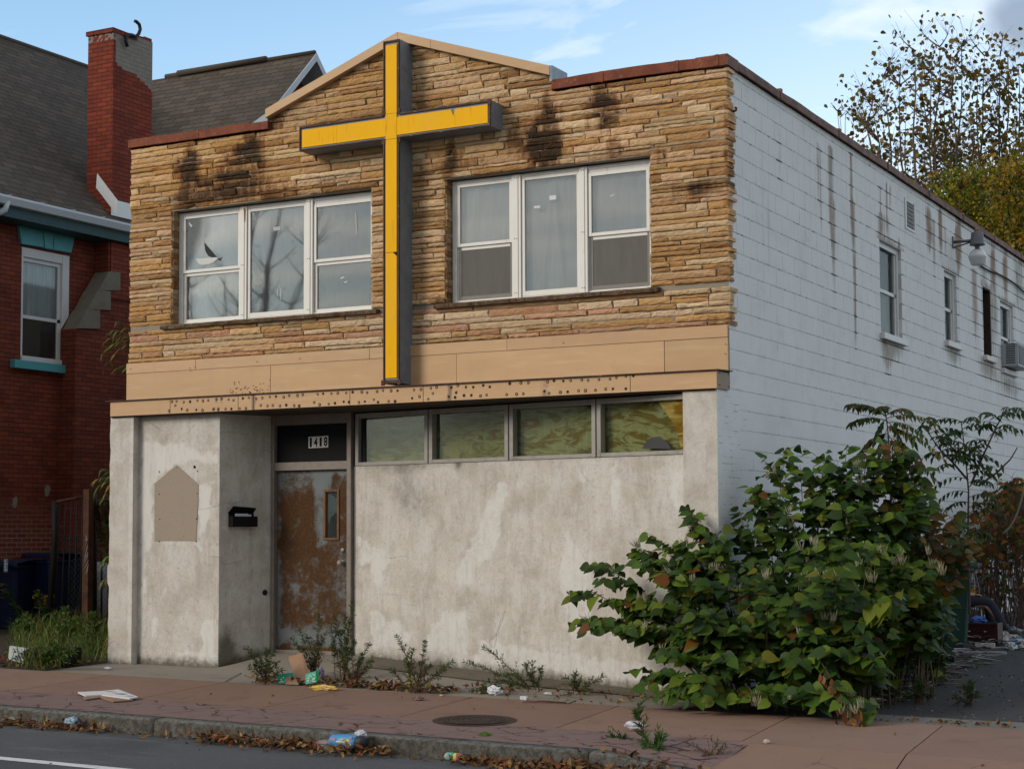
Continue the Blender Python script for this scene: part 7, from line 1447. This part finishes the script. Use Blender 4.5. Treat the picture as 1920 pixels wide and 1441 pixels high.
# manhole
q=G(890,1350); mh=MB(); R_=.37; mh.x['org']=(q.x,q.y,q.z)
tz=lambda x,y:zside(x,y)
def ringz(r0,r1,h0,h1,n=48,mi=0): 
    vs=[]; 
    for r,h in ((r0,h0),(r1,h1)): vs+=[(q.x+r*math.cos(6.28318*k/n),q.y+r*math.sin(6.28318*k/n),tz(q.x+r*math.cos(6.28318*k/n),q.y+r*math.sin(6.28318*k/n))+h) for k in range(n)]
    mh.add(vs,[(k,(k+1)%n,n+(k+1)%n,n+k)[::-1] for k in range(n)],mi)
ringz(.315,R_,.005,.004); ringz(.305,.315,.003,.003)
rr=[.30,.27,.262,.23,.222,.19,.182,.15,.142,.11,.10,.06,.05,.001]
for i in range(len(rr)-1): h=.009 if i%2==0 else .004; ringz(rr[i+1],rr[i],h,h); 
for i in range(1,len(rr)-1): ringz(rr[i]-.0005,rr[i],.009,.004)
for k in range(36):
    a=k*6.28318/36; 
    for r in (.245,.165): x,y_=q.x+r*math.cos(a),q.y+r*math.sin(a); mh.box(x-.012,x+.012,y_-.012,y_+.012,tz(x,y_)+.003,tz(x,y_)+.010)
tag(mh.build('manhole_cover',M['manhole']),'round dark iron manhole cover set in the sidewalk','manhole cover')
# ---------------------------------------------------------------- trees behind
def tree(name,base,limbs,label,lib,n_leaf,lsize,clump,trunk_r,group,bark=(1,1,1),twig=True,lm='tree',tipc=0,tight=0):
    t=empty(name,base,label,'tree',group); ST,LV=MB(),MB(); base=Vector(base)
    for tip,spread,nl in limbs:
        tip=Vector(tip); mid=base*.5+tip*.5; mid.x=base.x*.5+tip.x*.5+uni(-.6,.6); mid.y=base.y*.4+tip.y*.6; pts=bez(base+Vector((uni(-.1,.1),uni(-.1,.1),0)),mid,tip,14)
        for i in range(1,13): pts[i]+=Vector((uni(-.1,.1),uni(-.1,.1),0))*spread*.5
        ST.tube(pts,[trunk_r*(1-i/13.)**.8+.008 for i in range(14)],6,0,bark,cap=False)
        if tipc:
            for _ in range(tipc):
                c=pts[random.choice((11,12,13,13))]+Vector((random.gauss(0,1)*.35,random.gauss(0,1)*.35,random.gauss(-.25,.5))); l=lsize*uni(.7,1.2); LV.leaf(c,(uni(-1,1),uni(-1,1),uni(-1.4,0)),(uni(-1,1),-1,uni(-.2,1)),l,l*uni(.7,1.),jit(random.choice(lib),.35),0,uni(0,.3),uni(0,.4))
        for j in range(nl):
            k=random.randint(5,13); p=pts[k]; an=uni(0,6.28); up=uni(.35,1.0); d=Vector((math.cos(an),math.sin(an),up)).normalized(); L=spread*uni(.4,1.)*(1.2-.045*k); q=bez(p,p+d*L*.5,p+d*L*.9+Vector((0,0,L*.25)),6)
            ST.tube(q,[.022*(1-i/6.)+.005 for i in range(6)],4,0,bark,cap=False)
            for m_ in range(n_leaf if not tight or k>9 else (n_leaf//4 if k>7 else 1)):
                tt=random.random()**.6 if not tight else .62+.38*rnd(); kk=min(4,int(tt*5)); c=q[kk].lerp(q[kk+1],tt*5-kk)
                if twig and rnd()<.8: e=c+Vector((uni(-1,1),uni(-1,1),uni(-.2,1.2)))*clump*1.1; ST.tube([c,e],[.006,.003],3,0,bark,cap=False); c=e
                c=c+Vector((random.gauss(0,1),random.gauss(0,1),random.gauss(0,.8)))*clump*(.45 if not tight else .26)
                l=lsize*uni(.6,1.2); LV.leaf(c,(uni(-1,1),uni(-1,1),uni(-1.2,.3)),(uni(-1,1),uni(-1,.4),uni(-.2,1)),l,l*uni(.7,1.),jit(random.choice(lib),.35),0,uni(0,.3),uni(0,.4))
    ST.build('trunk',M['bark'],t); LV.build('crown',M[lm],t); return t
random.seed(83)
P=lambda px,py,y:F(px,py,y)
yb=36.; tg='trees behind the block wall'
BR=[(.20,.12,.022),(.15,.085,.02),(.11,.08,.022),(.22,.15,.03),(.08,.065,.02),(.15,.13,.03)]
bs=P(1770,900,yb); bs.z=.0
tp=[(1610,165),(1640,200),(1660,145),(1690,160),(1712,95),(1730,150),(1758,88),(1745,135),(1790,110),(1808,130),(1775,180),(1835,150),(1850,105),(1650,260),(1625,250),(1700,230),(1740,230),(1780,240),(1820,220),(1845,240),(1680,300)]
tree('poplar_tree',bs,[(P(a+uni(-6,6),b,yb+uni(-2,2)),1.6,17) for a,b in tp],'tall thinly leaved tree with brown leaf clusters above the block wall',BR,9,.17,.5,.09,tg,(.9,.85,.85),tipc=34,tight=1)
bs=P(1910,900,yb+3); bs.z=.0
tp=[(1875,105),(1890,130),(1910,120),(1925,150),(1940,110),(1870,180),(1900,200),(1920,230),(1880,250),(1950,190),(1860,290)]
tree('poplar_tree',bs,[(P(a,b,yb+3+uni(-2,2)),1.7,11) for a,b in tp],'thinly leaved brown tree at the top right picture edge',BR,9,.17,.5,.09,tg,(.9,.85,.85),tipc=34,tight=1)
random.seed(90); bs=P(1585,900,48); bs.z=0
tree('bare_tree',bs,[(P(a,b,48+uni(-2,2)),.9,8) for a,b in ((1570,208),(1575,220),(1585,215),(1600,235),(1620,260),(1640,280),(1660,300))],'distant bare twigged tree just above the coping of the block wall',[(.10,.08,.05)],1,.18,.4,.08,tg,(.8,.8,.8))
random.seed(84); yb=42.; bs=P(1760,900,yb); bs.z=0
tree('rusty_tree',bs,[(P(a,b,yb+uni(-2,2)),1.6,18) for a,b in ((1715,330),(1735,315),(1755,310),(1775,300),(1795,310),(1815,320),(1840,325),(1700,360),(1740,350),(1800,350),(1850,350))],'dense rust brown crown behind the thinly leaved tall tree',[(.15,.075,.022),(.10,.05,.02),(.20,.10,.025),(.07,.045,.02)],20,.15,.5,.10,tg,(.8,.7,.6))
random.seed(85); yb=24.; bs=P(1830,900,yb); bs.z=0
MG=[(a*1.35,b*1.35,c) for a,b,c in ((.08,.10,.010),(.14,.135,.010),(.05,.075,.010),(.20,.15,.010),(.04,.06,.010),(.26,.13,.010),(.11,.12,.010),(.06,.085,.010),(.17,.15,.010))]
tree('maple_tree',bs,[(P(a,b,yb+uni(-1.5,1.5)),1.0,26) for a,b in ((1760,375),(1780,365),(1800,355),(1822,352),(1840,348),(1858,350),(1878,360),(1775,400),(1810,395),(1845,392),(1882,400),(1825,370),(1855,425),(1892,440),(1912,455),(1795,420))],'green and yellow autumn maple crown rising over the rear of the block wall',MG,105,.088,.5,.12,tg,twig=False)
random.seed(86); yb=21.; bs=P(1950,900,yb); bs.z=0
tree('maple_tree',bs,[(P(a,b,yb+uni(-1.2,1.2)),1.0,24) for a,b in ((1912,285),(1925,290),(1940,300),(1908,330),(1928,345),(1902,385),(1918,410),(1898,420),(1938,390),(1890,370),(1908,455),(1950,430))],'orange and yellow maple at the right edge nearest the block wall',[(.22,.17,.012),(.11,.115,.010),(.30,.17,.012),(.07,.085,.010),(.17,.15,.011),(.26,.12,.010)],105,.09,.45,.10,tg,twig=False)
# ---------------------------------------------------------------- across the street: seen only as reflections in the windows
random.seed(95)
bs=Vector((-33.,-34.,-.3)); tree('bare_tree',bs,[(bs+Vector((uni(-5,5),uni(-3,3),uni(10,15))),2.6,16) for _ in range(12)],'bare branched tree across the street mirrored in the left window',[(.05,.045,.04)],1,.1,.5,.2,'trees across the street',(.4,.4,.4))
bs=Vector((-22.,-44.,-.3)); tree('bare_tree',bs,[(bs+Vector((uni(-4,4),uni(-3,3),uni(8,12))),2.0,14) for _ in range(9)],'bare branched tree farther along the opposite side of the street',[(.05,.045,.04)],1,.1,.5,.2,'trees across the street',(.4,.4,.4))
random.seed(97)
for k,(x,wd,hh,lb,cl) in enumerate(((-31,9,6.2,'grey clad house across the street',(.20,.20,.21)),(-20,8,5.8,'tan clad house across the street',(.28,.22,.15)),(-9,9,6.4,'brick house across the street, opposite the storefront',(.14,.05,.035)),(2,8,5.6,'cream clad house across the street',(.34,.31,.25)),(13,9,6.2,'green clad house across the street',(.12,.15,.11)))):
    t=empty('row_house',(x,-38,-.4),lb+' seen only as a reflection','house','houses across the street'); mb=MB(); mb.box(x-wd/2,x+wd/2,-46,-38,-.5,hh); mb.prism([(x-wd/2,-38,hh),(x+wd/2,-38,hh),(x,-38,hh+2.4)],(0,-8,0)); mb.build('wall',simple('siding_%d'%k,cl,.8,.2,3),t)
    mb=MB(); 
    for sg in (-1,1): mb.prism([(x+sg*(wd/2+.3),-37.6,hh-.15),(x,-37.6,hh+2.5),(x,-37.6,hh+2.65),(x+sg*(wd/2+.3),-37.6,hh+.0)],(0,-8.8,0))
    mb.build('roof',M['asphalt2'],t)
    for wx in (-wd*.28,0,wd*.28):
        for wz in (.9,3.6):
            mb=MB(); mb.box(x+wx-.5,x+wx+.5,-37.98,-37.93,wz,wz+1.5); mb.build('window',M['black'],t)
# ---------------------------------------------------------------- sky, sun, camera
SUN_EL,SUN_AZ=math.radians(24),math.radians(215)     # compass azimuth, clockwise from +Y
w=bpy.data.worlds.new('World'); scene.world=w; w.use_nodes=True; nt=w.node_tree; nt.nodes.clear()
N=lambda t:nt.nodes.new('ShaderNode'+t); L_=nt.links.new
out=N('OutputWorld'); bg=N('Background'); sk=N('TexSky'); sk.sky_type='NISHITA'; sk.sun_disc=False; sk.sun_elevation=SUN_EL; sk.sun_rotation=SUN_AZ; sk.air_density=1.0; sk.dust_density=.35; sk.ozone_density=2.2; sk.altitude=100
tc=N('TexCoord'); sp_=N('SeparateXYZ'); L_(tc.outputs['Generated'],sp_.inputs[0])
def wm(op,a,b=0.,cl=False):
    n=N('Math'); n.operation=op; n.use_clamp=cl
    for i,v in enumerate((a,b)):
        if isinstance(v,bpy.types.NodeSocket): L_(v,n.inputs[i])
        else: n.inputs[i].default_value=v
    return n.outputs[0]
def wmr(x,a,b,c=0.,d=1.):
    n=N('MapRange'); n.interpolation_type='SMOOTHSTEP'; L_(x,n.inputs[0]); 
    for i,v in enumerate((a,b,c,d)): n.inputs[i+1].default_value=v
    return n.outputs[0]
WISP=None
zc=wm('MAXIMUM',sp_.outputs[2],.02); dv=wm('ADD',zc,.10); u=wm('DIVIDE',sp_.outputs[0],dv); v=wm('DIVIDE',sp_.outputs[1],dv)
cv=N('CombineXYZ'); L_(u,cv.inputs[0]); L_(v,cv.inputs[1])
mp=N('Mapping'); L_(cv.outputs[0],mp.inputs[0]); mp.inputs['Rotation'].default_value=(0,0,.9); mp.inputs['Scale'].default_value=(.75,1.5,1); mp.inputs['Location'].default_value=(3.1,.7,0)
no=N('TexNoise'); L_(mp.outputs[0],no.inputs[0]); no.inputs['Scale'].default_value=1.15; no.inputs['Detail'].default_value=7; no.inputs['Roughness'].default_value=.58; no.inputs['Distortion'].default_value=.35
south=wmr(sp_.outputs[1],.25,-.35)                       # the sky over the street behind the viewer is clouded over
th=wm('SUBTRACT',.52,wm('MULTIPLY',south,.40)); east=wmr(wm('ADD',sp_.outputs[0],wm('MULTIPLY',sp_.outputs[2],-.8)),-.95,-.25); th=wm('SUBTRACT',th,wm('MULTIPLY',east,.10))
cm=wm('MULTIPLY',wmr(wm('SUBTRACT',no.outputs[0],th),.0,.20),.8)
no4=N('TexNoise'); mp4=N('Mapping'); L_(cv.outputs[0],mp4.inputs[0]); mp4.inputs['Rotation'].default_value=(0,0,.5); mp4.inputs['Scale'].default_value=(.8,1.7,1); mp4.inputs['Location'].default_value=(7.3,2.2,0); L_(mp4.outputs[0],no4.inputs[0]); no4.inputs['Scale'].default_value=2.3; no4.inputs['Detail'].default_value=7; no4.inputs['Roughness'].default_value=.6; no4.inputs['Distortion'].default_value=.5
cm=wm('MAXIMUM',cm,wm('MULTIPLY',wmr(no4.outputs[0],.50,.66),wm('MULTIPLY',east,1.1,True)))
veil=wm('MULTIPLY',wmr(sp_.outputs[2],.50,.08,.0,1.),wm('MULTIPLY',wm('ADD',wm('MULTIPLY',east,.55),.16),wm('SUBTRACT',1.,wm('MULTIPLY',south,.85)))); cm=wm('MAXIMUM',cm,veil)
cc=N('MixRGB'); L_(south,cc.inputs[0]); cc.inputs[1].default_value=CLOUD_N; 
n2=N('TexNoise'); L_(mp.outputs[0],n2.inputs[0]); n2.inputs['Scale'].default_value=2.6; n2.inputs['Detail'].default_value=6; gy_=N('MixRGB'); L_(wmr(n2.outputs[0],.42,.66),gy_.inputs[0]); gy_.inputs[1].default_value=CLOUD_S1; gy_.inputs[2].default_value=CLOUD_S2; L_(gy_.outputs[0],cc.inputs[2])
tn=N('MixRGB'); tn.blend_type='MULTIPLY'; tn.inputs[0].default_value=1.; L_(sk.outputs[0],tn.inputs[1]); tn.inputs[2].default_value=SKYTINT
mx=N('MixRGB'); L_(cm,mx.inputs[0]); L_(tn.outputs[0],mx.inputs[1]); L_(cc.outputs[0],mx.inputs[2]); dcl=_ray(1925,35).normalized(); vd=N('VectorMath'); vd.operation='DISTANCE'; L_(tc.outputs['Generated'],vd.inputs[0]); vd.inputs[1].default_value=tuple(dcl); n3=N('TexNoise'); L_(tc.outputs['Generated'],n3.inputs[0]); n3.inputs['Scale'].default_value=30; n3.inputs['Detail'].default_value=4
gm=wm('MULTIPLY',wmr(wm('ADD',vd.outputs['Value'],wm('MULTIPLY',wm('SUBTRACT',n3.outputs[0],.5),.03)),.030,.008),.85); m4=N('MixRGB'); L_(gm,m4.inputs[0]); L_(mx.outputs[0],m4.inputs[1]); m4.inputs[2].default_value=(1.25,1.6,2.15,1)
L_(m4.outputs[0],bg.inputs[0]); bg.inputs[1].default_value=SKY_STR; L_(bg.outputs[0],out.inputs[0])
sl=bpy.data.lights.new('sun','SUN'); sl.energy=SUN_STR; sl.angle=math.radians(SUN_ANG); sl.color=(1.,.92,.80); so=bpy.data.objects.new('sun',sl); COL.objects.link(so)
sd3=Vector((math.sin(SUN_AZ)*math.cos(SUN_EL),math.cos(SUN_AZ)*math.cos(SUN_EL),math.sin(SUN_EL))); so.rotation_euler=sd3.to_track_quat('Z','Y').to_euler(); so.location=(-10,-30,20)
cam=bpy.data.cameras.new('camera'); co=bpy.data.objects.new('camera',cam); COL.objects.link(co); cam.sensor_width=36; cam.lens=FPX/1920*36; cam.shift_y=DY/1920; cam.clip_end=2000; cam.clip_start=.1
m3=Matrix((RT,UP,-FWD)).transposed(); co.matrix_world=Matrix.Translation(CAM)@m3.to_4x4(); scene.camera=co
scene.view_settings.view_transform='Standard'; scene.view_settings.look='None'; scene.view_settings.exposure=EXPO; scene.view_settings.gamma=1
scene.cycles.use_denoising=True; scene.cycles.max_bounces=6; scene.cycles.transparent_max_bounces=12; scene.cycles.use_adaptive_sampling=True; scene.cycles.adaptive_threshold=.012
scene.cycles.sample_clamp_indirect=6
